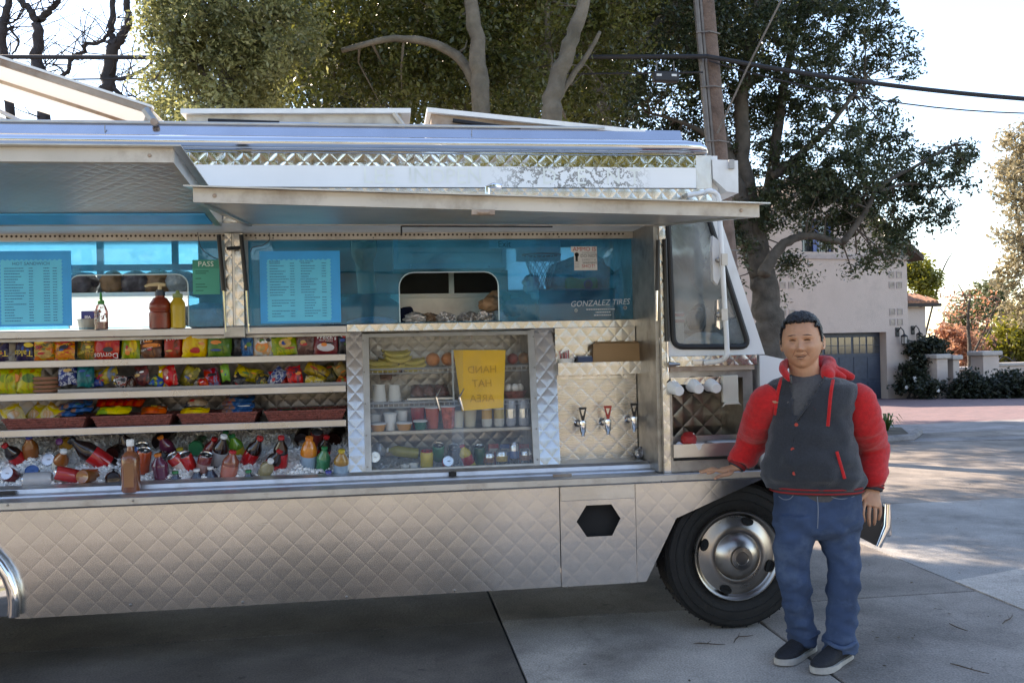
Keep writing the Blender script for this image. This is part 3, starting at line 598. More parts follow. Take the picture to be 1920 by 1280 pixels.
# shrubs
def shrub(label, blobs, dep, lm, n, per, size, seed, flowers=0):
    rng = np.random.default_rng(seed); random.seed(seed); bb = blobs_px(blobs, dep, .4); c0 = Vector(bb[0][0]); base = Vector((c0.x, c0.y, zg(c0.y)))
    o = empty('shrub', base, label, 'shrub', 'shrubs along the garden wall'); cents = in_blobs(bb, n, rng, .2); cents[:, 2] = np.maximum(cents[:, 2], base.z + .05)
    V, F, tone = leaf_arrays(cents, rng.uniform(.12, .28, n), per, size, rng); fast_mesh('foliage', V, F, lm, o, tone)
    m = MB()
    for i in range(14):
        c = Vector(cents[rng.integers(n)]); m.tube([base + Vector((rng.uniform(-.3, .3), 0, -.05)), base.lerp(c, .5) + Vector((0, 0, .05)), c], [.025, .015, .006], 5)
    m.build('stem', bark_d, o)
    for i in range(flowers):
        c = Vector(cents[rng.integers(n)]) - Vector((0, .3, 0)); m = MB()
        for k in range(5): m.tube([c, c + Vector((.05 * math.cos(k * 1.257), -.02, .05 * math.sin(k * 1.257)))], [.012, .02], 5)
        m.build('flower', M('white_petal', (.75, .74, .72), .6), o)
dk = leafmat('hedge_leaf', (.012, .016, .010), (.035, .045, .024), .45, .3)
shrub('dense dark shrub under the wing window', [(1745, 650, 26), (1715, 655, 20), (1735, 680, 25), (1765, 665, 18)], 28, dk, 150, 30, .07, 51)
shrub('open shrub with a few white flowers beside the garage wall', [(1712, 710, 26), (1735, 725, 26), (1695, 725, 18), (1755, 730, 18), (1700, 690, 12)], 27.2, dk, 130, 24, .06, 52, 6)
shrub('dark rounded hedge shrub left of the wall at the driveway edge', [(1820, 722, 30), (1800, 735, 25), (1845, 730, 28), (1825, 745, 26)], 26.5, dk, 200, 34, .06, 53)
shrub('widest dark hedge shrub at the right edge below the wall', [(1890, 718, 32), (1925, 720, 36), (1870, 738, 26), (1910, 742, 30), (1960, 728, 40)], 26.3, dk, 260, 34, .06, 54)
# strappy plant in the planting bed
g = GS(1664, 812); sp = empty('strap_leaf_plant', g, 'small green strap leaved plant in the kerbed bed beside the man', 'plant')
slm = leafmat('strap_leaf', (.05, .09, .02), (.12, .17, .05), .4, .3)
for i in range(26):
    a = random.uniform(0, 6.28); l = random.uniform(.14, .30); h = random.uniform(.15, .34); m = MB(); d = Vector((math.cos(a), math.sin(a), 0)); sd = Vector((-d.y, d.x, 0)) * .014
    p = [g + Vector((0, 0, .03)), g + d * l * .4 + Vector((0, 0, h)), g + d * l * .8 + Vector((0, 0, h * .95)), g + d * l * 1.15 + Vector((0, 0, h * .6))]
    vs = []
    for k, q in enumerate(p): w = (1, 1.1, .8, .1)[k]; vs += [q - sd * w, q + sd * w]
    m.add(vs, [(0, 1, 3, 2), (2, 3, 5, 4), (4, 5, 7, 6)]); m.build('leaf', slm, sp, True)
# ------------------------------------------------------------------ utility pole and cables
wood = M('weathered_pole', (.15, .10, .08), .95, var=.4, scale=6, bump=.7, bscale=30); galv = M('grey_conduit', (.16, .14, .13), .6, metal=.3, var=.2); rubber = M('black_cable', (.015, .014, .018), .6)
dpp = 12.5; pt, pbm = D(1302, -260, dpp), D(1352, 330, dpp); dirp = (pbm - pt); pb0 = pt + dirp * ((pt.z + .1) / (pt.z - pbm.z))
pole = empty('utility_pole', pb0, 'brown wooden utility pole with grey conduits behind the cab', 'utility pole')
MBx = MB(); MBx.tube([pb0, pt], [.13, .10], 14); MBx.build('post', wood, pole, True)
for off, r in ((-.17, .04), (-.105, .022)):
    o = Vector((off, -.06, 0)); MBx = MB(); MBx.tube([pb0 + o, pt + o], r, 8); MBx.build('conduit', galv, pole, True)
for k in range(7):
    c = pb0.lerp(pt, .35 + k * .09); MBx = MB(); MBx.tube([c + Vector((-.22, -.09, 0)), c + Vector((-.05, -.15, 0)), c + Vector((.13, -.06, 0))], .012, 5); MBx.build('strap', galv, pole)
def sag(a, b, s, n=14): return [a.lerp(b, i / n) - Vector((0, 0, s * 4 * (i / n) * (1 - i / n))) for i in range(n + 1)]
pc = D(1326, 106, dpp - .2)
MBx = MB(); MBx.tube(sag(pc, D(2150, 198, 12.5), .12) , .032, 8); c1 = tag(MBx.build('overhead_cable', rubber, None, True), 'thick black overhead cable crossing the sky right of the pole', 'cable', 'overhead cables')
MBx = MB(); MBx.tube(sag(D(-1400, 92, 13.6), pc, .06, 24), .032, 8); tag(MBx.build('overhead_cable', rubber, None, True), 'thick black overhead cable running left of the pole across the treetops', 'cable', 'overhead cables')
MBx = MB(); MBx.tube(sag(D(-1400, 160, 14.2), D(1318, 136, dpp - .2), .02), .012, 6); tag(MBx.build('overhead_cable', rubber, None, True), 'thin overhead wire below the thick cable left of the pole', 'cable', 'overhead cables')
MBx = MB(); MBx.tube(sag(D(1330, 115, dpp - .2), D(2150, 205, 13), .3), .010, 6); tag(MBx.build('overhead_cable', rubber, None, True), 'thin overhead wire hanging just under the thick cable right of the pole', 'cable', 'overhead cables')
MBx = MB(); MBx.tube([D(1345, 250, dpp - .5), D(1400, 130, dpp - .8), D(1480, -30, dpp - 1.2)], .013, 6); tag(MBx.build('guy_rod', galv, None, True), 'slanting grey guy rod rising right from the wooden pole', 'guy rod')
bx = empty('splice_box', D(1248, 145, dpp - .2), 'small black cable splice box hanging left of the pole', 'splice box'); c = D(1248, 145, dpp - .2)
MBx = MB(); MBx.box(c + Vector((-.18, -.06, -.07)), c + Vector((.18, .06, .07)), ch=.02); MBx.build('case', rubber, bx)
for s in (-.11, .1): MBx = MB(); MBx.box(c + Vector((s - .035, -.068, -.005)), c + Vector((s + .035, -.061, .025))); MBx.build('tag_plate', M('white_tag', (.6, .6, .6), .6), bx)
MBx = MB(); MBx.tube([c + Vector((-.12, 0, .07)), c + Vector((-.12, 0, .22))], .008, 5); MBx.tube([c + Vector((.12, 0, .07)), c + Vector((.12, 0, .22))], .008, 5); MBx.build('hanger', galv, bx)

# ================================================================== THE LUNCH TRUCK
truck = empty('lunch_truck', (0, 1.1, 0), 'quilted stainless steel lunch truck with raised awnings and open food display', 'food truck')
Q1 = quilt('quilted_steel_skirt', .118, .00030, .25, (.575, .56, .54), wav=1.3, groove=.35)
Q2 = quilt('quilted_steel', .082, .0017, .24, (.64, .62, .585), wav=.3, aspect=1.15)
Q2m = quilt('quilted_mirror_steel', .085, .0009, .07, (.72, .72, .72), wav=.5)
QXY = quilt('quilted_awning_steel', .07, .0011, .40, (.66, .645, .62), 'xy', wav=.6)
QR = quilt('roof_side_steel', .10, .00022, .16, (.66, .66, .70), wav=.6)
steel = M('brushed_steel', (.60, .585, .56), .34, 1.0, var=.12, scale=5, bump=.06, bscale=30, rvar=.1)
steel_d = M('worn_steel', (.40, .385, .36), .42, 1.0, var=.25, scale=8, dirt=(.10, .085, .07, .6), dscale=9)
shelf_m = M('shelf_steel', (.42, .42, .43), .30, 1.0, var=.1, scale=6, rvar=.1)
chrome = M('polished_chrome', (.80, .80, .80), .07, 1.0, var=.04)
rail_m = M('polished_rail', (.72, .72, .74), .11, 1.0, var=.06, scale=2, rvar=.05)
alu = M('weathered_aluminium', (.60, .55, .48), .55, .55, var=.12, scale=4, dirt=(.20, .13, .08, .55), dscale=6)
alu_r = M('rusty_frame', (.42, .33, .26), .7, .3, var=.25, scale=6, dirt=(.20, .075, .025, .9), dscale=4)
white_p = M('white_paint', (.74, .74, .73), .38, var=.05, scale=3, dirt=(.45, .43, .38, .35), dscale=5)
black_r = M('black_rubber', (.014, .014, .015), .55, var=.2)
strut_m = M('strut_black', (.012, .012, .014), .35)
darkm = M('chassis_black', (.012, .011, .011), .8, var=.3)
rivet_m = M('rivet_steel', (.30, .28, .26), .4, 1.0)
XREAR, XJ0, XJ1 = -4.3, 1.435, 1.492
# --- skirt with wheel arches
def arc(cx, cz, r, a0, a1, n): return [(cx + r * math.cos(R(a0 + (a1 - a0) * i / n)), cz + r * .76 * math.sin(R(a0 + (a1 - a0) * i / n))) for i in range(n + 1)]
dx0, dx1 = P(1051, 1000).x, P(1192, 1000).x
mb = MB(); mb.prism([(XREAR, .30), (-2.86, .30)] + arc(-2.32, .38, .54, 188, -8, 18)[1:-1] + [(-1.785, .30), (dx0 - .004, .30), (dx0 - .004, .835), (XREAR, .835)], 0, .03); mb.build('skirt_panel', Q1, truck)
hexc = P(1122, 975); hw_, hh = .118, .082
mb = MB(); mb.plate([(dx0, .30), (dx1, .30), (dx1, .828), (dx0, .828)], [[(hexc.x - hw_, hexc.z), (hexc.x - hw_ * .55, hexc.z + hh), (hexc.x + hw_ * .6, hexc.z + hh), (hexc.x + hw_ * 1.0, hexc.z + .006), (hexc.x + hw_ * .6, hexc.z - hh), (hexc.x - hw_ * .55, hexc.z - hh)]], -.006, .012)
ad = mb.build('access_door', Q1, truck); tag(ad, 'quilted access door with a hexagonal hole')
part('top_fold', steel, ad, box=((dx0 + .004, -.012, .745), (dx1 - .004, -.0065, .822), .004))
part('recess_box', darkm, ad, box=((dx0 + .02, .05, .5), (dx1 - .02, .3, .8)))
ap = [P(1212, 1093), P(1268, 971), P(1446, 892)]
mb = MB(); mb.prism([(dx1 + .004, .30), (ap[0].x, .30), (ap[1].x, ap[1].z), (ap[2].x, .835), (dx1 + .004, .835)], 0, .03); mb.build('wheel_arch_panel', Q1, truck)
for px, py in [(245, 1133), (455, 1128), (650, 1118), (852, 1106), (1062, 1099), (1180, 1090)]:
    c = P(px, py); mb = MB(); mb.lathe([(.007, 0), (.006, .003), (.001, .005)], (c.x, -.002, c.z), (0, -1, 0), 8); mb.build('rivet', rivet_m, truck)
# --- counter
mb = MB(); prof = [(-.055, .834), (-.058, .842), (-.058, .862), (-.05, .868), (-.012, .868), (-.008, .862), (.10, .864), (.104, .872), (.19, .872), (.196, .892), (.225, .905), (.262, .905), (.262, .82), (-.02, .82)]
mb.prism(prof, XREAR, 2.03, 'x'); ctr = mb.build('counter', M('counter_steel', (.66, .67, .70), .42, 1.0, var=.1, scale=4, dirt=(.25, .22, .19, .45), dscale=7, rvar=.1), truck)
part('lip_trim', alu, ctr, box=((XREAR, -.064, .836), (2.034, -.0585, .866)))
for px, py in [(15, 946), (250, 938), (905, 917), (1240, 902)]:
    c = P(px, py, -.06); mb = MB(); mb.lathe([(.006, 0), (.005, .004), (.001, .005)], (c.x, -.064, c.z), (0, -1, 0), 8); mb.build('rivet', rivet_m, ctr)
c = P(848, 889, .2); mb = MB(); mb.box((c.x - .02, .175, .873), (c.x + .02, .2, .895)); mb.box((c.x - .008, .165, .873), (c.x + .008, .178, .9)); mb.build('latch', strut_m, ctr)
c = P(1055, 896, .05); mb = MB(); mb.box((c.x - .05, .05, .864), (c.x + .05, .062, .872)); mb.tube([(c.x - .05, .06, .872), (c.x + .05, .06, .872)], .006, 6); mb.build('hinge', alu_r, ctr)
c = P(12, 897, .2); mb = MB(); mb.box((c.x - .05, .17, .873), (c.x + .05, .2, .89)); mb.build('latch', strut_m, ctr)
# --- chassis, wheel wells, far side
part('chassis', darkm, truck, box=((XREAR + .1, .35, .42), (1.2, 1.85, .80)))
part('frame_rail', darkm, truck, box=((XREAR + .1, .55, .26), (2.5, .66, .42)))
part('frame_rail', darkm, truck, box=((XREAR + .1, 1.55, .26), (2.5, 1.66, .42)))
part('wheel_well', darkm, truck, box=((1.2, .42, .42), (2.45, 1.8, .83)))
part('wheel_well', darkm, truck, box=((1.32, .031, .80), (2.45, .415, .815)))
part('fuel_tank', darkm, truck, box=((-.9, .4, .20), (.5, 1.0, .41), .04))
# --- wheels
tyre_m = M('tyre_rubber', (.013, .012, .011), .75, var=.25, scale=12, bump=.3, bscale=60); hub_m = M('hubcap_chrome', (.42, .38, .34), .30, 1.0, var=.2, scale=6, rvar=.08); hole_m = M('hub_hole', (.006, .006, .006), .9)
def wheel(cx, y, out=-1):
    w = empty('wheel', (cx, y, .40), None, None, None, truck); c = Vector((cx, y, .40)); ax = (0, out, 0); r = .40
    mb = MB(); mb.lathe([(.235, -.10), (.30, -.125), (.365, -.12), (.395, -.095), (.40, -.05), (.40, .05), (.395, .088), (.375, .112), (.33, .122), (.29, .118), (.27, .108), (.24, .09), (.225, .05)], c, ax, 48)
    tb = mb.build('tyre', tyre_m, w, True, angle=30)
    mb = MB()
    for rr, h in ((.30, .121), (.345, .121), (.385, .103)): 
        mb.lathe([(rr - .004, h - .004), (rr, h + .003), (rr + .004, h - .004)], c, ax, 48, cap=False)
    for k in range(36):
        a = k * math.pi / 18; p = c + Vector((math.cos(a) * .402, 0, math.sin(a) * .402)); d = Vector((-math.sin(a), 0, math.cos(a)))
        for s in (-.06, 0, .06): mb.tube([p + Vector((0, s * 1.0 - .02, 0)) - d * .012, p + Vector((0, s + .02, 0)) + d * .012], .004, 4)
    mb.build('tread', tyre_m, w)
    mb = MB(); mb.lathe([(.245, .085), (.247, .112), (.240, .124), (.230, .121), (.222, .106), (.212, .098), (.19, .103), (.165, .115), (.138, .124), (.127, .118), (.117, .132), (.085, .165), (.062, .172), (.058, .185), (.036, .188), (.033, .182), (.001, .183)], c, ax, 48)
    mb.build('hubcap', hub_m, w, True, angle=50)
    for a in (160, 70, 250, 340):                # hand holes pressed through the cover
        q = c + Vector((math.cos(R(a)) * .193, out * .096, math.sin(R(a)) * .193)); mb = MB(); x, y_ = Vector((math.cos(R(a)), 0, math.sin(R(a)))), Vector((-math.sin(R(a)), 0, math.cos(R(a))))
        n = 14; vs = [q + x * math.cos(2 * math.pi * k / n) * .020 + y_ * math.sin(2 * math.pi * k / n) * .034 + Vector((0, out * (.012 + .012 * abs(math.cos(2 * math.pi * k / n))), 0)) for k in range(n)]
        mb.add(vs + [v - Vector((0, out * .05, 0)) for v in vs], [tuple(range(n))] + [(k, (k + 1) % n, n + (k + 1) % n, n + k) for k in range(n)]); mb.build('hand_hole', hole_m, w)
wheel(1.865, .155); wheel(-2.32, .17); wheel(1.865, 2.0, 1); wheel(-2.32, 2.0, 1)
mb = MB()
for a0, a1 in ((188, -8),):
    pts = [(x, z) for x, z in arc(-2.32, .38, .545, a0, a1, 22)]
    mb.tube([(x, -.03, z) for x, z in pts], .028, 10)
mb.build('fender_flare', chrome, truck, True)
mb = MB(); ra = arc(-2.32, .38, .52, 188, -8, 22); rb = arc(-2.32, .38, .36, 188, -8, 22)
mb.add([(x, -.035, z) for x, z in ra] + [(x, -.10, z) for x, z in rb], [(i, i + 1, i + 24, i + 23) for i in range(22)]); mb.build('fender_skirt', chrome, truck, True)
# --- upper body: header, sign band, mirror band, rail, roof
part('header', Q2, truck, box=((XREAR, 0, 2.205), (XJ1, .035, 2.375)))
part('header', Q2, truck, box=((XJ1 + .0005, 0, 2.285), (1.752, .035, 2.375)))
part('soffit', M('soffit_white', (.72, .74, .74), .4, var=.08), truck, box=((XREAR, .036, 2.205), (XJ0, .46, 2.222)))
sgn = M('sign_white', (.86, .86, .85), .35, var=.04, scale=3)
nt = sgn.node_tree; L = nt.links.new; b = nt.nodes['Principled BSDF']; src = b.inputs['Base Color'].links[0].from_socket
tc = nd(nt, 'ShaderNodeTexCoord'); spx = nd(nt, 'ShaderNodeSeparateXYZ'); L(tc.outputs['Object'], spx.inputs[0])
n = nd(nt, 'ShaderNodeTexNoise'); n.inputs['Scale'].default_value = 7; n.inputs['Detail'].default_value = 9; n.inputs['Roughness'].default_value = .7; L(tc.outputs['Object'], n.inputs['Vector'])
mk = nd(nt, 'ShaderNodeMapRange'); mk.inputs[1].default_value = .55; mk.inputs[2].default_value = .72; L(spx.outputs[0], mk.inputs[0])
mk2 = nd(nt, 'ShaderNodeMapRange'); mk2.inputs[1].default_value = 1.42; mk2.inputs[2].default_value = 1.28; L(spx.outputs[0], mk2.inputs[0])
pl = mathn(nt, 'MULTIPLY', mathn(nt, 'MULTIPLY', mk.outputs[0], mk2.outputs[0]), mathn(nt, 'LESS_THAN', mathn(nt, 'ABSOLUTE', mathn(nt, 'SUBTRACT', n.outputs[0], .5)), .022))
mm = nd(nt, 'ShaderNodeMix', data_type='RGBA'); L(pl, mm.inputs[0]); L(src, mm.inputs[6]); mm.inputs[7].default_value = (.28, .27, .25, 1); L(mm.outputs[2], b.inputs['Base Color'])
band_o = part('sign_band', sgn, truck, box=((XREAR, -.006, 2.380), (1.665, .03, 2.488)))
ghost = M('faded_lettering', (.83, .84, .78), .4, var=.1)
for t, px in (('LEE', 710), ('IND', 800), ('PEN', 870), ('D', 1030), ('E', 1090), ('N', 1150), ('T', 1190)):
    c = P(px, 334, -.008); letters('ghost_lettering', t, .115, ghost, band_o, (c.x, -.0085, 2.434), sx=.95)
part('mirror_band', Q2m, truck, box=((XREAR, -.002, 2.4885), (1.667, .03, 2.552)))
mb = MB(); mb.prism([(-.004, 2.55), (-.012, 2.553), (-.012, 2.559), (-.004, 2.562)], XREAR, 1.667, 'x'); mb.build('drip_moulding', chrome, truck)
mb = MB(); rp = [(.02, 2.560), (-.025, 2.562), (-.05, 2.575), (-.058, 2.595), (-.05, 2.615), (-.03, 2.628), (.0, 2.634), (.06, 2.636), (.06, 2.56)]
secs = [(XREAR, 1.0, 0), (1.60, 1.0, 0), (1.68, .9, 0), (1.715, .62, 0), (1.73, .25, 0)]; n_ = len(rp); vs = []
for X, k, _ in secs: vs += [(X, .06 + (y - .06) * (1 if k > .95 else k ** .3), 2.56 + (z - 2.56) * k) for y, z in rp]
fs = [(i * n_ + j, i * n_ + (j + 1) % n_, (i + 1) * n_ + (j + 1) % n_, (i + 1) * n_ + j) for i in range(len(secs) - 1) for j in range(n_)] + [tuple(range((len(secs) - 1) * n_, len(secs) * n_))]
mb.add(vs, fs); mb.build('roof_rail', rail_m, truck, True, angle=50)
mb = MB(); mb.prism([(.061, 2.60), (.062, 2.636), (.105, 2.712), (.125, 2.712), (.10, 2.60)], XREAR, 1.62, 'x'); mb.build('roof_side', QR, truck)
part('roof_edge', steel, truck, box=((XREAR, .095, 2.7125), (1.2, .16, 2.727), .004))
rw_m = M('roof_white', (.70, .70, .68), .6, dirt=(.3, .28, .25, .4)); HX0, HX1 = -2.95, -1.95
for a_, b_2 in (((XREAR, .126), (HX0, 2.1)), ((HX1, .126), (1.64, 2.1)), ((HX0, .126), (HX1, .24)), ((HX0, 1.45), (HX1, 2.1))): part('roof', rw_m, truck, box=((a_[0], a_[1], 2.69), (b_2[0], b_2[1], 2.71)))
for px in (195, 1385 - 500): 
    c = P(px, 245, .06); part('seam', steel_d, truck, box=((c.x - .0015, .072, 2.66), (c.x + .0015, .078, 2.70)))
# --- roof hatches
wpn = M('hatch_white', (.80, .80, .78), .5, var=.05, dirt=(.55, .5, .42, .3), dscale=2)
h0, h1 = P(283, 219, .15), P(-330, 20, .15); dX, dZ = (h0.x - h1.x), (h1.z - h0.z); ha = math.atan2(dZ, dX); hl = math.hypot(dX, dZ)
def hatch_pt(s, y, o=0): return Vector((h0.x - s * math.cos(ha) + o * math.sin(ha), y, h0.z + s * math.sin(ha) + o * math.cos(ha)))
ht = empty('roof_hatch', h0, None, None, None, truck); tag(ht, 'raised roof hatch showing its white underside')
def slab8(mb, f, s0, s1, y0, y1, o0, o1):
    mb.add([f(s0, y0, o0), f(s1, y0, o0), f(s1, y1, o0), f(s0, y1, o0), f(s0, y0, o1), f(s1, y0, o1), f(s1, y1, o1), f(s0, y1, o1)], [(0, 1, 2, 3), (7, 6, 5, 4), (4, 5, 1, 0), (5, 6, 2, 1), (6, 7, 3, 2), (7, 4, 0, 3)])
trans = bpy.data.materials.new('translucent_hatch_panel'); trans.use_nodes = True; _t = trans.node_tree; _b = _t.nodes['Principled BSDF']; _b.inputs['Base Color'].default_value = (.8, .78, .74, 1); _b.inputs['Roughness'].default_value = .5
_tr = nd(_t, 'ShaderNodeBsdfTranslucent'); _tr.inputs[0].default_value = (.85, .82, .78, 1); _mx = nd(_t, 'ShaderNodeMixShader'); _mx.inputs[0].default_value = .6; _t.links.new(_b.outputs[0], _mx.inputs[1]); _t.links.new(_tr.outputs[0], _mx.inputs[2]); _t.links.new(_mx.outputs[0], _t.nodes['Material Output'].inputs[0])
mb = MB(); slab8(mb, hatch_pt, .02, hl, .16, 1.5, .03, .045); mb.build('skin', trans, ht)
mb = MB(); slab8(mb, hatch_pt, 0, hl, .12, .158, .010, .040); mb.build('edge_frame', alu_r, ht)
mb = MB(); slab8(mb, hatch_pt, 0, hl, .115, .158, .0405, .052); mb.build('edge_trim', wpn, ht)
mb = MB(); slab8(mb, hatch_pt, 0, .03, .16, 1.5, -.03, .029); mb.build('edge_frame', alu, ht)
mb = MB(); slab8(mb, hatch_pt, .02, hl, .72, .74, .012, .029); mb.build('cross_bar', alu_r, ht)
a, b2 = P(272, 205, .11), P(292, 232, .11); mb = MB(); mb.tube([a, b2], .022, 6); mb.build('hinge_arm', steel_d, ht); mb = MB(); mb.lathe([(.018, 0), (.018, .02)], b2 + Vector((0, -.02, 0)), (0, -1, 0), 10); mb.build('hinge_bolt', alu_r, ht)
for q in (((-40, 190), (46, 231)), ((-40, 205), (20, 231))): mb = MB(); mb.tube([P(*q[0], .3), P(*q[1], .12)], .012, 6); mb.build('support_strut', steel, ht)
def lid(xa, ya, xb, yb, thk, rusty, lab):
    a, b = P(xa, ya, .14), P(xb, yb, .14); o = empty('roof_hatch', a, None, None, None, truck); tag(o, lab); mat = alu_r if rusty else alu
    def f(s, y, oo): return a.lerp(b, s) + Vector((0, y - .14, oo))
    mb = MB(); slab8(mb, f, -.02, 1.03, .10, 1.25, -.012, 0.012); mb.build('skin', wpn, o)
    mb = MB(); slab8(mb, f, 0, .985, .13, .15, -thk, -.0125); mb.build('front_frame', mat, o)
    mb = MB(); slab8(mb, f, 0, .985, 1.18, 1.2, -thk, -.0125); mb.build('back_frame', mat, o)
    for s in (0, .965): mb = MB(); slab8(mb, f, s, s + .02, .151, 1.179, -thk, -.0125); mb.build('side_frame', mat, o)
    mb = MB(); mb.tube([f(.1, .112, -thk * .62), f(.42, .112, -thk * .8)], .011, 8); mb.build('strut_tube', strut_m, o, True)
    mb = MB(); mb.tube([f(.42, .112, -thk * .8), f(.60, .112, -thk * .85)], .006, 8); mb.build('strut_rod', chrome, o, True)
    mb = MB(); mb.tube([f(.95, .112, -.01), f(1.0, .112, -thk - .01)], .014, 6); mb.build('hinge_arm', mat, o)
lid(350, 212, 758, 211, .075, False, 'flat closed roof hatch in the middle with a gas strut')
lid(808, 210, 1195, 250, .065, True, 'rusty edged roof hatch sloping down toward the cab')
# --- awnings
def awning(name_lab, HL, HR, FL, FR, bluestrip=False):
    o = empty('awning', (HL + HR) / 2, None, None, None, truck); tag(o, name_lab)
    def f(u, v, w): return HL.lerp(HR, u).lerp(FL.lerp(FR, u), v) + Vector((0, 0, w))
    def s8(u0, u1, v0, v1, w0, w1):
        m = MB(); m.add([f(u0, v0, w0), f(u1, v0, w0), f(u1, v1, w0), f(u0, v1, w0), f(u0, v0, w1), f(u1, v0, w1), f(u1, v1, w1), f(u0, v1, w1)], [(3, 2, 1, 0), (4, 5, 6, 7), (0, 1, 5, 4), (1, 2, 6, 5), (2, 3, 7, 6), (3, 0, 4, 7)]); return m
    s8(-.012, 1.014, 0, 1.03, .0405, .046).build('top_sheet', steel, o)
    s8(.012, .988, .02, .975, -.004, .008).build('underside', QXY, o)
    s8(0, 1, .976, 1.0, -.014, .040).build('front_channel', alu, o)
    s8(0, 1, 0, .0195, -.008, .040).build('hinge_channel', alu, o)
    s8(0, .0115, .02, .9755, -.014, .040).build('side_channel', steel, o); s8(.9885, 1, .02, .9755, -.014, .040).build('side_channel', steel, o)
    for u in (.035, .965):
        c = f(u, 1.002, .012); mb = MB(); mb.lathe([(.008, 0), (.006, .003), (.001, .004)], c, (0, -1, 0), 8); mb.build('bolt', alu_r, o)
    return o, f
HL, HR = Vector((P(466, 430, 0).x, -.02, 2.192)), Vector((1.43, -.02, 2.185)); FLp, FRp = P(362, 372, -1.12), P(1424, 401, -1.12)
aw, fa = awning('front awning raised level above the right window and the tap panel', HL, HR, FLp, FRp)
c = fa(.49, 1.0, -.014); mb = MB(); mb.box(c + Vector((-.045, -.012, -.02)), c + Vector((.045, .02, -.001))); mb.tube([c + Vector((-.025, -.02, -.012)), c + Vector((.025, -.02, -.012))], .007, 6); mb.build('latch', alu_r, aw)
mb = MB(); c = fa(.50, .985, .047); mb.tube([c, c + Vector((0, 0, .03)), c + Vector((.02, -.005, .036)), c + Vector((.055, -.01, .03))], .011, 8); mb.build('top_handle', chrome, aw, True)
mb = MB(); mb.tube([fa(.36, .12, -.02), fa(.72, .12, -.02)], .004, 6); mb.tube([fa(.36, .12, -.02), fa(.36, .12, -.06)], .004, 6); mb.build('latch_rod', strut_m, aw)
HL2, HR2 = Vector((-3.3, -.02, 2.192)), Vector((P(418, 430, 0).x, -.02, 2.192)); FR2 = P(325, 298, -.97); FL2 = FR2 + Vector((HL2.x - HR2.x, 0, .0))
aw2, fa2 = awning('rear awning raised higher above the left serving window', HL2, HR2, FL2, FR2)
bl = MB(); bl.add([fa2(.3, .04, -.006), fa2(.985, .04, -.006), fa2(.985, .22, -.006), fa2(.3, .22, -.006), fa2(.3, .04, -.012), fa2(.985, .04, -.012), fa2(.985, .22, -.012), fa2(.3, .22, -.012)], [(0, 1, 2, 3), (7, 6, 5, 4), (4, 5, 1, 0), (5, 6, 2, 1), (6, 7, 3, 2), (7, 4, 0, 3)])
bl.build('blue_strip', M('blue_enamel', (.02, .36, .75), .35, var=.1), aw2)
# --- serving window wall
WY = .47; z0w, z1w = 1.700, 2.166
blue_t = clear('blue_acrylic', (.36, .77, .96), .45, .02, .13)  # tinted haze stands in for reflections that brighten the pane
xb = [XREAR + .3, P(416, 500, WY).x, P(466, 500, WY).x, P(1206, 500, WY).x]
def rrect(x0, z0, x1, z1, r, n=5, bottom=False):
    p = []
    cs = [(x0 + r, z1 - r, 180, 90), (x1 - r, z1 - r, 90, 0)]
    p += [(x0, z0)]
    for cx, cz, a0, a1 in cs: p += [(cx + r * math.cos(R(a0 + (a1 - a0) * k / n)), cz + r * math.sin(R(a0 + (a1 - a0) * k / n))) for k in range(n + 1)]
    return p + [(x1, z0)]
ca, cb = P(128, 516, WY), P(352, 516, WY)
mb = MB(); mb.plate([(xb[0], z0w), (xb[1], z0w), (xb[1], z1w), (xb[0], z1w)], [rrect(ca.x, z0w + .004, cb.x, ca.z, .06)], WY, WY + .004); pn1 = mb.build('window_pane', blue_t, truck); tag(pn1, 'blue acrylic pane with a rounded serving opening')
ca2, cb2 = P(748, 511, WY), P(934, 511, WY)
mb = MB(); mb.plate([(xb[2], z0w), (xb[3], z0w), (xb[3], z1w), (xb[2], z1w)], [rrect(ca2.x, z0w + .004, cb2.x, ca2.z, .08)], WY, WY + .004); pn2 = mb.build('window_pane', blue_t, truck)
edge = M('acrylic_edge', (.55, .72, .78), .3)
for (p_, c1_, c2_, r_) in ((pn1, ca, cb, .06), (pn2, ca2, cb2, .08)):
    q = rrect(c1_.x, z0w + .004, c2_.x, c1_.z, r_); mb = MB(); mb.tube([(x, WY + .002, z) for x, z in q], .0035, 5); mb.build('pane_edge', edge, p_)
part('header_rail', alu, truck, box=((XREAR, .44, 2.168), (XJ0, .468, 2.2045)))
mb = MB(); xx = P(2, 440, .43).x
while xx < 1.4: mb.lathe([(.0065, 0), (.0065, .002)], (xx, .4395, 2.192), (0, -1, 0), 6); xx += .024
mb.build('perforated_strip', M('rust_hole', (.05, .03, .02), .9), truck, kind='stuff')
for px in (55, 240, 480, 512, 700, 880, 1048, 1205): c = P(px, 447, .44); mb = MB(); mb.lathe([(.004, 0), (.003, .002)], (c.x, .4395, 2.177), (0, -1, 0), 6); mb.build('screw', strut_m, truck)
part('window_sill', shelf_m, truck, box=((XREAR, .425, 1.652), (P(650, 620, .43).x, .80, 1.692), .004))
part('window_sill', Q2, truck, box=((P(650, 620, .43).x + .002, .425, 1.655), (P(1212, 610, .43).x, .80, 1.698), .003))
for x0, x1 in ((xb[3], xb[3] + .045),): part('window_post', alu_r, truck, box=((x0, .44, 1.66), (x1, .475, 2.168)))
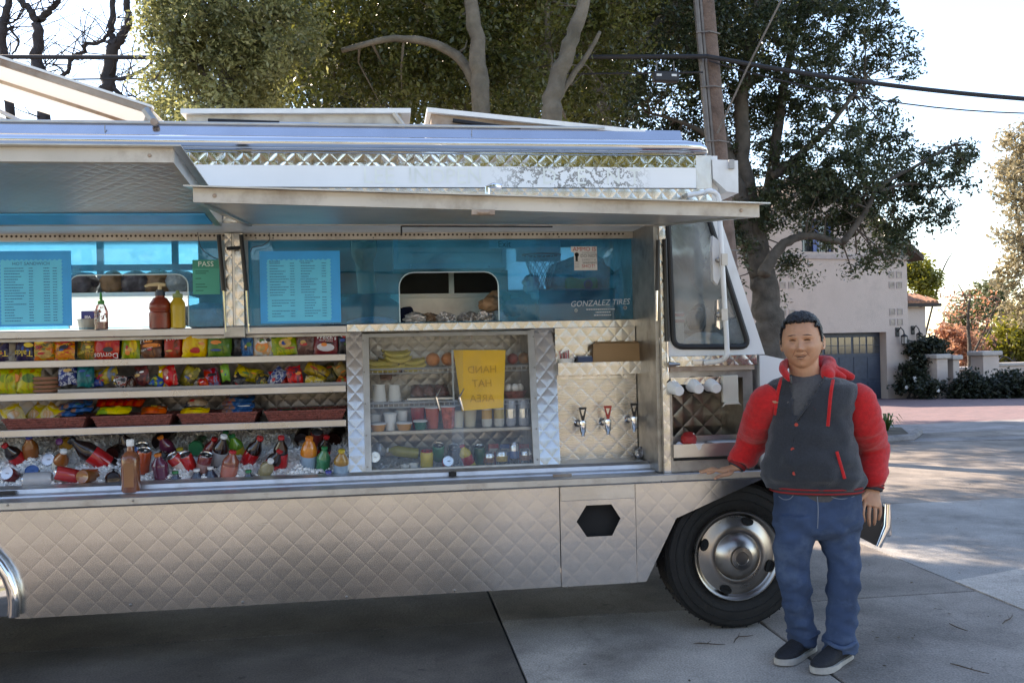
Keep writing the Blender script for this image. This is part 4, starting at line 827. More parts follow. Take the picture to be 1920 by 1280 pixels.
# mullion post between the bays with gas struts on both sides
mp0, mp1 = P(424, 600, .40), P(458, 600, .40)
po = part('mullion_post', Q2, truck, box=((mp0.x, .40, 1.70), (mp0.x + .036, .436, 2.20)))
part('post_strip', steel, po, box=((mp0.x + .038, .405, 1.70), (mp0.x + .048, .44, 2.20)))
part('post_strip', Q2, po, box=((mp0.x + .050, .40, 1.70), (mp1.x, .436, 2.20)))
part('bracket', steel_d, po, box=((mp0.x - .01, .385, 1.635), (mp1.x + .004, .424, 1.698), .005))
for px0, py0, px1, py1 in ((410, 440, 419, 545), (452, 440, 462, 545)):
    a, b = P(px0, py0, .36), P(px1, py1, .36); mb = MB(); mb.tube([a, b], .0115, 10); s_ = mb.build('gas_strut', strut_m, po, True)
    mb = MB(); mb.tube([b, P(px1 + 4, 622, .38)], .0055, 8); mb.build('strut_rod', chrome, s_, True)
mb = MB(); mb.tube([P(425, 466, .37), P(455, 464, .37)], .01, 6); mb.build('latch', strut_m, po)
for q in ([(370, 432), (376, 462), (392, 478), (410, 486)], [(505, 437), (505, 450), (492, 460), (474, 464), (470, 472)]): mb = MB(); mb.tube(smooth_path([P(x, y, .40) for x, y in q], 5), .0022, 5); mb.build('wire', strut_m, po, True)
# --- end wall of the recess and door jamb
part('recess_end', steel_d, truck, box=((XJ0, .036, .87), (XJ0 + .02, .80, 2.22)))
part('door_jamb', Q2, truck, box=((XJ0 + .0205, -.004, .868), (XJ1, .03, 2.204)))
for (xa, ya, xc, yc) in ((1234, 450, 1232, 545), (1247, 448, 1252, 640)):
    a, b = P(xa, ya, -.02), P(xc, yc, -.02); mb = MB(); mb.tube([a, b], .011, 10); s_ = mb.build('gas_strut', strut_m, truck, True); mb = MB(); mb.tube([b, b + (b - a).normalized() * .16], .005, 8); mb.build('strut_rod', chrome, s_, True)
# --- interior
part('interior_floor', steel_d, truck, box=((XREAR, .80, .80), (1.44, 2.1, .83)))
for a_, b_2 in (((XREAR, .465), (HX0, 2.1)), ((HX1, .465), (1.44, 2.1)), ((HX0, 1.45), (HX1, 2.1))): part('interior_ceiling', M('ceiling_white', (.66, .68, .68), .5), truck, box=((a_[0], a_[1], 2.50), (b_2[0], b_2[1], 2.52)))
frost = bpy.data.materials.new('frosted_panel'); frost.use_nodes = True; _t = frost.node_tree; _b = _t.nodes['Principled BSDF']; _b.inputs['Base Color'].default_value = (.8, .85, .88, 1)
_tr = nd(_t, 'ShaderNodeBsdfTranslucent'); _tr.inputs[0].default_value = (.80, .88, .92, 1); _mx = nd(_t, 'ShaderNodeMixShader'); _mx.inputs[0].default_value = .75; _t.links.new(_b.outputs[0], _mx.inputs[1]); _t.links.new(_tr.outputs[0], _mx.inputs[2]); _t.links.new(_mx.outputs[0], _t.nodes['Material Output'].inputs[0])
FY = 2.1
fo = [(P(-60, 600, FY).x, 1.35), (P(372, 500, FY).x, 2.36)]
fo2 = [(P(948, 520, FY).x, 1.98), (P(1190, 500, FY).x, 2.30)]
mb = MB(); (fx0, fz0), (fx1, fz1) = fo; (gx0, gz0), (gx1, gz1) = fo2
for a_, b_2 in (((XREAR, .8), (fx0, 2.69)), ((fx0, .8), (fx1, fz0)), ((fx0, fz1), (fx1, 2.69)), ((fx1, .8), (gx0, 2.69)), ((gx0, .8), (gx1, gz0)), ((gx0, gz1), (gx1, 2.69)), ((gx1, .8), (1.6, 2.69))): mb.box((a_[0], FY, a_[1]), (b_2[0], FY + .04, b_2[1]))
mb.build('far_wall', M('wall_enamel', (.42, .44, .45), .55, var=.08), truck)
fp = part('frosted_window', frost, truck, box=((fo[0][0], FY + .015, fo[0][1]), (fo[1][0], FY + .02, fo[1][1])))
part('frosted_window', frost, truck, box=((fo2[0][0], FY + .015, fo2[0][1]), (fo2[1][0], FY + .02, fo2[1][1])))
bfr = M('blue_grey_frame', (.20, .26, .30), .4, .6)
for px in (190, 330): c = P(px, 500, FY); part('window_bar', bfr, fp, box=((c.x - .022, FY - .03, fo[0][1] + .6), (c.x + .022, FY - .002, fo[1][1])))
c = P(250, 502, FY - .04); part('window_bar', bfr, fp, box=((fo[0][0], FY - .06, c.z - .022), (fo[1][0], FY - .031, c.z + .022)))
for px in (142, 292): c = P(px, 507, FY - .07); part('window_latch', steel_d, fp, box=((c.x - .03, FY - .085, c.z - .02), (c.x + .03, FY - .062, c.z + .012), .004))
c = P(250, 550, 1.75); part('inner_shelf', steel, truck, box=((P(-40, 550, 1.75).x, 1.75, c.z - .02), (P(356, 550, 1.75).x, 2.08, c.z + .008)))
part('work_counter', steel, truck, box=((XREAR + .2, 1.55, .83), (-.9, 2.08, 1.45)))
# cooking side seen through the right opening
c0, c1 = P(742, 548, 1.25), P(945, 600, 1.25)
part('steam_table', steel, truck, box=((c0.x - .05, 1.25, .84), (c1.x + .35, 2.05, c1.z)))
part('steam_table_rim', M('pale_steel', (.75, .72, .66), .35, 1.0), truck, box=((c0.x - .03, 1.62, c1.z), (c1.x + .15, 1.66, c0.z - .02)))
part('table_ledge', steel, truck, box=((c0.x - .03, 1.61, c0.z - .0195), (c1.x + .15, 1.68, c0.z + .01)))
part('grill_hood', M('dark_hood_steel', (.05, .04, .035), .5, .6), truck, box=((c0.x - .6, 1.75, c0.z + .02), (c1.x + .1, 2.08, 2.1)))  # hood in one flat dark brown
c = P(846, 530, 1.72); part('hood_post', steel, truck, box=((c.x - .018, 1.7, c0.z + .011), (c.x + .018, 1.74, 2.1)))
fr0, fr1 = P(737, 450, 1.0), P(949, 503, 1.0); cab = empty('hanging_cabinet', fr0, None, None, None, truck)
cyf = M('cabinet_frame', (.30, .55, .62), .4)
part('cabinet_back', steel, cab, box=((fr0.x, 1.02, fr1.z), (fr1.x, 1.3, 2.45)))
part('cabinet_rail', cyf, cab, box=((fr0.x, .98, fr1.z - .0), (fr1.x, 1.015, fr1.z + .035)))
for x in (fr0.x, fr1.x - .03): part('cabinet_stile', cyf, cab, box=((x, .98, fr1.z + .036), (x + .03, 1.015, 2.45)))
for px in (770, 917): c = P(px, 500, .97); mb = MB(); mb.lathe([(.008, 0), (.006, .01)], c, (0, -1, 0), 8); mb.build('knob', chrome, cab)
ex = P(955, 458, .62); part('exit_sign', M('exit_plate', (.62, .68, .70), .5), truck, box=((ex.x - .12, .62, ex.z - .025), (ex.x + .16, .625, ex.z + .025)))
letters('exit_lettering', 'Exit', .05, M('print_dark', (.03, .04, .06), .6), truck, (ex.x - .03, .6185, ex.z))
# --- signs on the window panes
men_b = M('menu_blue', (.008, .42, .96), .35, var=.06); men_c = M('menu_light_blue', (.09, .66, 1.0), .35, var=.05); ink = M('menu_ink', (.01, .13, .42), .5, var=.1)
def menu(px0, py0, px1, py1, rows, head, seed, ymenu=WY - .004):
    a, b = P(px0, py1, ymenu), P(px1, py0, ymenu); o = part('menu_board', men_b, truck, box=((a.x, ymenu - .003, a.z), (b.x, ymenu, b.z)))
    w, h = b.x - a.x, b.z - a.z; random.seed(seed); pts = []
    sc_ = []
    n = 13; x0, x1, y0, y1 = a.x + w * .09, b.x - w * .12, a.z + h * .03, b.z - h * .12
    for i in range(n): sc_ += [(x0 + (x1 - x0) * (i + .0) / n, y1 - .004), (x0 + (x1 - x0) * (i + .5) / n, y1 + .004)]
    for i in range(n + 4): sc_ += [(x1 + .004, y1 - (y1 - y0) * i / (n + 4)), (x1 - .003, y1 - (y1 - y0) * (i + .5) / (n + 4))]
    sc_ += [(x1, y0), (x0, y0)]
    for i in range(n + 4): sc_ += [(x0 - .004, y0 + (y1 - y0) * i / (n + 4)), (x0 + .003, y0 + (y1 - y0) * (i + .5) / (n + 4))]
    mb = MB(); mb.prism(sc_, ymenu - .0045, ymenu - .0032); mb.build('menu_sheet', men_c, o)
    mb = MB(); yy = ymenu - .0052
    for (u0, v0, l, t) in rows:
        xa, za = x0 + (x1 - x0) * u0, y1 - (y1 - y0) * v0; xx_ = xa
        while xx_ < xa + (x1 - x0) * l - .002:
            d = random.uniform(.003, .009); d = min(d, xa + (x1 - x0) * l - xx_); mb.quad((xx_, yy, za - t), (xx_ + d, yy, za - t), (xx_ + d, yy, za + t), (xx_, yy, za + t)); xx_ += d + .0016
    mb.build('menu_print', ink, o, kind='stuff')
    for (s, u, v, sz) in head: letters('menu_heading', s, sz, ink, o, (x0 + (x1 - x0) * u, yy - .0004, y1 - (y1 - y0) * v))
    return o
rows = []
for i in range(20):
    v = .13 + i * .043; rows += [(.06, v, random.uniform(.12, .36), .0022), (.46, v, .07, .0022), (.70, v, .10, .0022), (.85, v, .07, .0022)]
menu(-10, 470, 133, 613, rows, [('HOT SANDWICH', .5, .06, .024)], 1)
rows = []
for i in range(21):
    v = .06 + i * .043
    if i not in (13, 17): rows += [(.04 if i < 13 else .07, v, random.uniform(.12, .30), .0020), (.36, v, .07, .0020)]
    if i not in (6, 12): rows += [(.53 if i < 12 else .58, v, random.uniform(.12, .26), .0020), (.86, v, .07, .0020)]
menu(489, 470, 637, 607, rows, [('BURGERS', .12, .03, .014), ('SIDE ORDER', .62, .03, .014), ('HOT SANDWICH', .66, .32, .012), ('BURRITO', .66, .58, .012)], 2)
a, b = P(362, 552, WY - .004), P(411, 487, WY - .004); ps = part('pass_certificate', M('certificate_green', (.05, .40, .30), .5, var=.05), truck, box=((a.x, WY - .006, a.z), (b.x, WY - .003, b.z)))
part('certificate_head', M('certificate_dark_green', (.03, .30, .22), .5), ps, box=((a.x, WY - .0068, b.z - .047), (b.x, WY - .0062, b.z)))
letters('pass_lettering', 'PASS', .040, M('print_white', (.75, .85, .80), .5), ps, ((a.x + b.x) / 2, WY - .0074, b.z - .024))
mb = MB(); random.seed(5)
for (v, l) in ((.34, .7), (.40, .55), (.55, .3), (.55, .0), (.72, .5), (.80, .6), (.9, .4)):
    if l: mb.quad((a.x + .015, WY - .0066, b.z - v * (b.z - a.z)), (a.x + .015 + l * .1, WY - .0066, b.z - v * (b.z - a.z)), (a.x + .015 + l * .1, WY - .0066, b.z - v * (b.z - a.z) + .004), (a.x + .015, WY - .0066, b.z - v * (b.z - a.z) + .004))
mb.build('certificate_print', M('print_green_ink', (.01, .12, .10), .6), ps, kind='stuff')
red_i = M('sticker_red', (.45, .03, .03), .5); blk_i = M('sticker_black', (.02, .02, .02), .5); wht_i = M('sticker_white', (.75, .76, .76), .5); grey_i = M('sticker_grey', (.30, .31, .33), .5)
a, b = P(1073, 507, WY - .002), P(1119, 462, WY - .002); st = empty('window_sticker', a, None, None, None, truck)
mb = MB(); mb.prism([(a.x + .012, a.z), (b.x, a.z), (b.x, b.z), (a.x - .005, b.z), (a.x - .005, b.z - .03), (a.x + .012, b.z - .035)], WY - .0022, WY - .0012); mb.build('sticker_sheet', wht_i, st)
cx = (a.x + b.x) / 2; zz = b.z; yy = WY - .0028
for (s, dx, dz, sz, m_, k) in (('AMMO IS', 0, .016, .034, red_i, 1.0), ('EXPENSIVE', .026, .038, .0165, grey_i, 1), ('DO NOT', .026, .055, .026, blk_i, .95), ('EXPECT A', .026, .078, .0185, grey_i, 1), ('WARNING', .03, .095, .0175, blk_i, 1), ('SHOT!', .022, .114, .028, red_i, 1)):
    letters('sticker_lettering', s, sz, m_, st, (cx + dx, yy, zz - dz), sx=k)
mb = MB(); px_ = a.x + .028; mb.box((px_ - .008, yy - .0006, zz - .085), (px_ + .006, yy, zz - .045)); mb.lathe([(.013, 0), (.013, .0006)], (px_, yy, zz - .047), (0, -1, 0), 10); mb.build('pistol_mark', blk_i, st)
mb = MB()
for k in range(4): mb.tube([(px_ - .014, yy, zz - .09 - k * .01), (px_ + .014, yy, zz - .088 - k * .01)], .0012, 4)
mb.build('fist_mark', grey_i, st)
gz = P(1126, 568, WY - .002); gl = empty('window_lettering', gz, None, None, None, truck); wl = M('vinyl_white', (.55, .66, .74), .5)
me = letters('tyre_shop_lettering', 'GONZALEZ TIRES', .048, wl, gl, (gz.x, WY - .002, gz.z), right=(1, 0, .03), up=(.2, 0, 1), sx=.92)
for i, l in enumerate((.17, .10, .12)):
    mb = MB(); random.seed(i); x_ = gz.x - l / 2 + (.0, .02, .02)[i]; z_ = gz.z - .036 - i * .017
    while x_ < gz.x + l / 2: d = random.uniform(.004, .012); mb.quad((x_, WY - .002, z_ - .0035), (x_ + d, WY - .002, z_ - .0035), (x_ + d, WY - .002, z_ + .0035), (x_, WY - .002, z_ + .0035)); x_ += d + .003
    mb.build('small_print', wl, gl, kind='stuff')
for px, py in ((1080, 582), (1172, 577)): c = P(px, py, WY - .002); mb = MB(); mb.lathe([(.011, 0), (.011, .0006), (.007, .0006), (.007, 0)], c, (0, -1, 0), 12); mb.build('wheel_mark', wl, gl)

# ------------------------------------------------------------------ food display below the windows
def Yd(z): return .47 - (1.66 - z) / .76 * .22
def S(px, py, off=0.0):                        # pixel -> sloping front of the display
    d = ray(px, py); n = np.array([0, .76, -.22]); p0 = np.array([0, .47 + off, 1.66]); return Vector(CAM + d * (((p0 - CAM) @ n) / (d @ n)))
XB = S(650, 760).x; BACK = .80
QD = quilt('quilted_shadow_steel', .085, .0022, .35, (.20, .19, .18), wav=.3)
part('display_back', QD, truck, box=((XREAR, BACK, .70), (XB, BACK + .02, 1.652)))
SH = []
for (px, py) in ((325, 677), (325, 737), (325, 803)):
    c = S(px, py); z = c.z; yf = Yd(z); SH.append((z + .018, yf))
    so = part('display_shelf', shelf_m, truck, box=((XREAR, yf + .012, z + .006), (XB - .004, BACK - .004, z + .016)))
    part('shelf_lip', shelf_m, so, box=((XREAR, yf - .004, z - .019), (XB - .004, yf + .0115, z + .019), .003))
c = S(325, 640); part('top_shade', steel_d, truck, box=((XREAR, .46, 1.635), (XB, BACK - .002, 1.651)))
def slant(name, mat, px0, px1, py0, py1, th=.012, off=0.0, parent=truck):      # sheet lying in the sloping display front
    a, b, c, d = S(px0[1], py1[0], off), S(px1[1], py1[1], off), S(px1[0], py0[1], off), S(px0[0], py0[0], off); t = Vector((0, th, 0)); mb = MB()
    mb.add([a, b, c, d, a + t, b + t, c + t, d + t], [(3, 2, 1, 0), (4, 5, 6, 7), (0, 1, 5, 4), (1, 2, 6, 5), (2, 3, 7, 6), (3, 0, 4, 7)]); return mb.build(name, mat, parent)
slant('divider_panel', Q2, (648, 655), (679, 685), (622, 622), (889, 888), .02)
slant('divider_panel', Q2, (1001, 1013), (1040, 1051), (614, 613), (872, 870), .02)
part('divider_wall', steel_d, truck, box=((XB, .46, .72), (XB + .02, BACK, 1.65)))
# glazed case
case = empty('glass_case', S(845, 890), None, None, None, truck)
XC0, XC1 = S(683, 760).x, S(1000, 760).x
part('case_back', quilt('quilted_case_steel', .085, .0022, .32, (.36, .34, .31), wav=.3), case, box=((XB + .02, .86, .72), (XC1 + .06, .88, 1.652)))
part('case_side', steel_d, case, box=((XC1 + .012, .46, .72), (XC1 + .03, .86, 1.65)))
fm = M('case_frame_aluminium', (.50, .48, .44), .45, .8, var=.12, dirt=(.2, .17, .13, .4), dscale=8)
slant('case_frame', fm, (679, 685), (691, 697), (626, 626), (887, 886), .02, -.008, case)
slant('case_frame', fm, (989, 1001), (1001, 1013), (619, 619), (873, 872), .02, -.008, case)
slant('case_frame', fm, (691, 691), (989, 989), (626, 620), (632, 627), .02, -.008, case)
slant('case_frame', fm, (697, 697), (1001, 1001), (881, 868), (886, 873), .02, -.008, case)
for p_, x_, y0_, y1_ in ((0, 684, 626, 887), (0, 1006, 619, 873)):
    for k in range(5):
        c = S(x_ + (-3 if x_ < 800 else -6) + k * 2, y0_ + 12 + k * (y1_ - y0_ - 24) / 4, -.01); mb = MB(); mb.lathe([(.005, 0), (.003, .003)], c, (0, -1, .1), 6); mb.build('screw', rivet_m, case)
cglass = clear('case_glass', (.97, .98, .98), .24, .03, .03)
slant('sliding_glass', cglass, (692, 697), (868, 870), (632, 629), (882, 876), .004, .004, case); slant('sliding_glass', cglass, (846, 848), (989, 1000), (630, 627), (876, 869), .004, .012, case)
for px, k in ((822, 1), (866, 1)):
    mb = MB(); p = [S(px + 4, 728, -.02), S(px - 5, 745, -.03), S(px + 3, 769, -.02)]; mb.tube(p, [.003, .010, .003], 6, flat=.4); mb.build('door_handle', chrome, case)
for px in (811, 871): 
    c = S(px, 633, .02); mb = MB(); mb.box((c.x - .045, c.y, c.z - .02), (c.x + .045, c.y + .01, c.z - .012)); mb.box((c.x - .045, c.y, c.z + .012), (c.x + .045, c.y + .01, c.z + .02)); mb.box((c.x - .045, c.y, c.z - .012), (c.x - .037, c.y + .01, c.z + .012)); mb.box((c.x + .037, c.y, c.z - .012), (c.x + .045, c.y + .01, c.z + .012)); mb.build('roller_bracket', alu_r, case)
CS = []
for py, solid in ((689, 0), (752, 0), (806, 1)):
    c = S(845, py, .05); z = c.z; yf = Yd(z) + .05; CS.append((z + .006, yf)); mb = MB(); xa, xc = XB + .03, XC1 + .008
    if solid: mb.box((xa, yf, z - .012), (xc, .85, z + .004))
    else:
        mb.tube([(xa, yf, z), (xc, yf, z)], .006, 6); mb.tube([(xa, yf + .004, z - .025), (xc, yf + .004, z - .025)], .004, 6); mb.tube([(xa, .85, z), (xc, .85, z)], .004, 6)
        x = xa
        while x < xc: mb.tube([(x, yf + .003, z - .025), (x, yf + .002, z + .003), (x, .85, z + .003)], .0018, 4, cap=False); x += .028
    mb.build('case_shelf', steel_d if solid else M('wire_shelf', (.62, .62, .60), .35, .8), case)
part('case_floor', steel_d, case, box=((XB + .02, .25, .70), (XC1 + .012, .86, .72)))
# --- tap panel, urn and tray
TX0, TX1 = S(1050, 780).x, 1.43
part('tap_panel', Q2, truck, box=((TX0, .42, 1.36), (TX1, .435, 1.655)))
part('tap_panel', quilt('quilted_tap_steel', .105, .0011, .27, (.60, .57, .53), wav=.6, groove=.4), truck, box=((TX0, .418, .905), (TX1, .435, 1.3595)))
tb0, tb1 = P(1047, 704, .33), P(1229, 676, .33)
tr = empty('straw_tray', tb0, None, None, None, truck)
part('tray_front', Q2, tr, box=((tb0.x, .33, tb0.z), (tb1.x, .336, tb1.z))); part('tray_floor', steel, tr, box=((tb0.x, .3365, tb0.z + .003), (tb1.x, .419, tb0.z + .008)))
for x in (tb0.x, tb1.x - .004): part('tray_side', steel, tr, box=((x, .3365, tb0.z + .0085), (x + .004, .419, tb1.z)))
part('drip_ledge', shelf_m, truck, box=((TX0 - .06, .262, .895), (1.42, .419, .905)))
red_pl = M('red_plastic', (.45, .03, .02), .35); blk_pl = M('black_plastic', (.012, .012, .014), .35)
for px, py, hm in ((1092, 800, blk_pl), (1139, 797, red_pl), (1188, 792, blk_pl)):
    c = P(px, py, .33); tp_ = empty('coffee_tap', c, None, None, None, truck)
    mb = MB(); mb.lathe([(.022, 0), (.022, .012), (.013, .02), (.013, .10)], (c.x - .012, .42, c.z + .015), (.12, -1, 0), 12); mb.build('tap_shank', chrome, tp_, True)
    mb = MB(); mb.lathe([(.010, -.052), (.011, -.035), (.017, -.025), (.020, .03), (.018, .036)], (c.x, .318, c.z), (0, 0, 1), 14); mb.build('tap_body', chrome, tp_, True)
    h0_ = c.z + .036; mb = MB(); q = [(c.x - .006, h0_), (c.x - .022, h0_ + .075), (c.x + .022, h0_ + .075), (c.x + .006, h0_)]; qi = [(c.x - .004, h0_ + .028), (c.x - .013, h0_ + .062), (c.x + .013, h0_ + .062), (c.x + .004, h0_ + .028)]
    mb.plate(q, [qi], .308, .322); mb.build('tap_handle', hm, tp_)
# --- niche with cup dispensers under the cab door
n0, n1 = P(1262, 830), P(1392, 700)
NX0, NX1 = XJ1 + .002, P(1412, 760).x
mb = MB(); mb.plate([(NX0, .87), (NX1, .87), (NX1, 1.43), (NX0, 1.43)], [[(NX0 + .012, .93), (NX1 - .055, .93), (NX1 - .055, 1.365), (NX0 + .012, 1.365)]], 0, .02); mb.build('niche_frame', steel_d, truck)
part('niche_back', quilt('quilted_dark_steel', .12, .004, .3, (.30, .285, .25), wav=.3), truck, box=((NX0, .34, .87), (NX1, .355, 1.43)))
part('niche_side', steel_d, truck, box=((NX1 - .05, .0205, .87), (NX1 - .035, .339, 1.43))); part('niche_top', darkm, truck, box=((NX0, .0205, 1.366), (NX1 - .051, .339, 1.38))); part('niche_floor', steel_d, truck, box=((NX0, .0205, .905), (NX1 - .051, .339, .918)))
part('niche_head', Q2, truck, box=((NX0 + .004, -.012, 1.335), (NX1 - .10, -.001, 1.372)))
t0, t1 = P(1264, 858, -.03), P(1406, 828, -.03); ny = empty('napkin_tray', t0, None, None, None, truck)
part('tray_front', steel, ny, box=((t0.x, -.03, t0.z), (t1.x, -.024, t1.z))); part('tray_floor', steel, ny, box=((t0.x, -.0235, t0.z + .002), (t1.x, .10, t0.z + .007))); part('tray_back', steel, ny, box=((t0.x, .1005, t0.z), (t1.x, .105, t1.z + .03)))
for x in (t0.x, t1.x - .004): part('tray_side', steel, ny, box=((x, -.0235, t0.z + .0075), (x + .004, .10, t1.z)))
nd0, nd1 = P(1356, 758, -.03), P(1384, 703, -.03); dsp = empty('napkin_dispenser', nd0, None, None, None, truck)
dm = M('dispenser_cream', (.60, .56, .47), .4, var=.08)
part('dispenser_body', dm, dsp, box=((nd0.x, -.03, nd0.z + .01), (nd1.x, -.002, nd1.z), .004))
mb = MB(); mb.prism([(nd0.x - .008, nd0.z - .012), (nd0.x + .008, nd0.z + .014), (nd1.x - .008, nd0.z + .014), (nd1.x + .008, nd0.z - .006), (nd1.x - .004, nd0.z + .002), (nd0.x + .006, nd0.z)], -.045, -.031); mb.build('dispenser_mouth', dm, dsp)
# --- cab: door with window, pillar, windscreen, nose, bumper
mb = MB(); wb = [P(1254, 440), P(1261, 632), P(1405, 632), P(1338, 430)]
def rounded(poly, r, n=5):
    out = []; m = len(poly)
    for i in range(m):
        p, q, s = Vector(poly[i - 1]), Vector(poly[i]), Vector(poly[(i + 1) % m]); a = (p - q).normalized(); b = (s - q).normalized(); A, B = q + a * r, q + b * r
        for k in range(n + 1): t = k / n; out.append(tuple((1 - t) ** 2 * A + 2 * t * (1 - t) * q + t * t * B))
    return out
wp = rounded([(P(1252, 428).x, 2.245), (P(1262, 652).x, P(1262, 650).z), (P(1404, 652).x, P(1404, 650).z), (P(1332, 428).x - .02, 2.245)], .055)
mb.plate([(XJ1 + .001, 1.485), (2.03, 1.485), (1.776, 2.284), (XJ1 + .001, 2.284)], [wp], -.002, .03)
cd_ = mb.build('cab_door', white_p, truck)
mb = MB(); wp3 = [(x, -.008, z) for x, z in wp]; mb.tube(wp3 + [wp3[0], wp3[1]], .0155, 8); mb.build('window_gasket', black_r, cd_, True)
mb = MB(); mb.prism(wp, .010, .014); mb.build('door_glass', clear('cab_glass', (.80, .84, .84), .6, .04, .17), cd_)
part('door_rail', Q2, truck, box=((XJ1 + .002, -.03, 1.432), (P(1415, 680).x, .0, 1.484)))
part('door_track', alu_r, truck, box=((XJ1 + .002, -.02, 1.405), (P(1412, 690).x, .0, 1.4315)))
c = P(1262, 683, -.03); mb = MB(); mb.tube([(c.x - .03, -.04, c.z), (c.x + .035, -.04, c.z)], [.016, .006], 8); mb.build('door_bolt', steel_d, truck)
c = P(1310, 679, -.03); mb = MB(); mb.box((c.x - .035, -.045, c.z - .013), (c.x + .035, -.0305, c.z + .013), ch=.003); mb.build('mirror_foot', steel, truck)
part('corner_plate', steel, truck, box=((1.667, -.003, 2.3755), (1.752, .03, 2.555)))
mb = MB(); cp = [(P(1334, 300).x, P(1334, 300).z), (P(1382, 302).x, P(1382, 302).z), (P(1383, 363).x, P(1383, 363).z), (P(1362, 360).x, P(1362, 360).z), (P(1336, 336).x, P(1336, 336).z)]
mb.prism(list(reversed(cp)), -.012, 2.1); mb.build('cab_cap', white_p, truck)
c = P(1370, 309, -.012); part('marker_lamp', M('lamp_grey', (.35, .34, .33), .4), truck, box=((c.x - .016, -.03, c.z - .025), (c.x + .016, -.0125, c.z + .025), .004))
part('cab_roof', white_p, truck, box=((1.64, .031, 2.37), (1.80, 2.1, 2.56)))
# windscreen between the two pillars
mb = MB(); f0, f1 = Vector((2.035, 0, 1.49)), Vector((1.775, 0, 2.31)); t = Vector((.01, 0, .003))
mb.add([f0 + Vector((0, .10, 0)), f0 + Vector((0, 2.0, 0)), f1 + Vector((0, 2.0, 0)), f1 + Vector((0, .10, 0))] + [v + t for v in (f0 + Vector((0, .10, 0)), f0 + Vector((0, 2.0, 0)), f1 + Vector((0, 2.0, 0)), f1 + Vector((0, .10, 0)))], [(0, 1, 2, 3), (7, 6, 5, 4), (4, 5, 1, 0), (5, 6, 2, 1), (6, 7, 3, 2), (7, 4, 0, 3)])
mb.build('windscreen', clear('screen_glass', (.85, .90, .88), .5, .02, .05), truck)
mb = MB(); mb.tube([f0 + Vector((-.04, .07, 0)), f1 + Vector((-.04, .07, 0))], .03, 8); mb.build('screen_pillar', white_p, truck, True); mb = MB(); mb.tube([f0 + Vector((.0, 2.05, 0)), f1 + Vector((.0, 2.05, 0))], .035, 8); mb.build('screen_pillar', white_p, truck, True)
part('screen_header', white_p, truck, box=((1.72, .03, 2.30), (1.80, 2.1, 2.369)))
part('far_door', white_p, truck, box=((1.45, 2.07, .9), (2.04, 2.1, 1.5)))
# nose: hood and side of the front body
hp = [(2.0, .88), (2.42, .86), (2.43, 1.0), (2.41, 1.25), (2.35, 1.36), (2.25, 1.42), (2.14, 1.455), (2.03, 1.48), (2.0, 1.48)]
mb = MB(); mb.prism(hp, .0, .9); nose = mb.build('nose', white_p, truck, True)
mb = MB(); mb.prism([(p[0], p[1]) for p in hp], .902, 2.1); mb.build('nose_far_half', white_p, truck, True)
mb = MB(); mb.prism([(2.32, .55), (2.42, .50), (2.42, .858), (2.05, .858), (2.16, .70)], .0, .03); mb.build('front_fender', white_p, truck)
part('front_apron', white_p, truck, box=((2.34, .035, .50), (2.41, 2.1, .858)))
# bumper: chrome face with a black back, its near end curling toward the rear
bp0 = P(1614, 985, -.02); mb = MB(); 
q0, q1 = P(1612, 962, -.1), P(1660, 948, -.1); q2, q3 = P(1646, 1024, -.1), P(1612, 1006, -.1)
mb.add([q0, q1, q2, q3] + [v + Vector((.0, .03, 0)) for v in (q0, q1, q2, q3)], [(3, 2, 1, 0), (4, 5, 6, 7), (0, 1, 5, 4), (1, 2, 6, 5), (2, 3, 7, 6), (3, 0, 4, 7)])
bo = mb.build('bumper', blk_pl, truck); mb = MB(); mb.tube([q1 + Vector((.012, 0, .01)), (q1 + q2) / 2 + Vector((.03, 0, 0)), q2 + Vector((.0, 0, -.0))], [.02, .026, .018], 10); mb.build('bumper_edge', chrome, bo, True)
part('bumper_face', chrome, bo, box=((q1.x + .02, -.08, q2.z + .04), (q1.x + .05, 2.2, q1.z - .02), .012))
# mirror arm and two mirrors
ma = empty('mirror_arm', P(1345, 560, -.1), None, None, None, truck)
ya = -.16; pp = [P(1290, 366, -.06), P(1318, 362, -.10), P(1332, 358, ya), P(1345, 366, ya), P(1349, 385, ya), P(1350, 420, ya), P(1358, 560, ya), P(1363, 650, ya), P(1361, 668, ya), P(1350, 676, -.12), P(1322, 680, -.05)]
mb = MB(); mb.tube(smooth_path(pp, 4), .0135, 10); mb.build('tube', white_p, ma, True)
part('foot', steel_d, ma, box=(P(1283, 370, -.03), P(1300, 362, -.055)))
for (pa, lab) in (([(1336, 442), (1346, 450), (1350, 480), (1350, 520), (1345, 534), (1337, 525), (1335, 470)], 'upper'), ([(1344, 562), (1352, 560), (1356, 590), (1356, 612), (1350, 618), (1343, 612)], 'lower')):
    pts = [P(x, y, ya + .03) for x, y in pa]; mb = MB(); mb.prism(list(reversed([(p.x, p.z) for p in pts])), ya + .025, ya + .06); mm_ = mb.build('mirror', chrome if lab == 'lower' else white_p, ma)
    c = P(1348, 487 if lab == 'upper' else 590, ya - .0); mb = MB(); mb.lathe([(.014, 0), (.014, .02), (.008, .024)], c + Vector((0, .02, 0)), (0, -1, 0), 10); mb.build('bolt', steel_d, mm_)
    mb = MB(); mb.box(c + Vector((.008, -.02, -.03)), c + Vector((.04, .02, .03))); mb.build('clamp', alu, mm_)
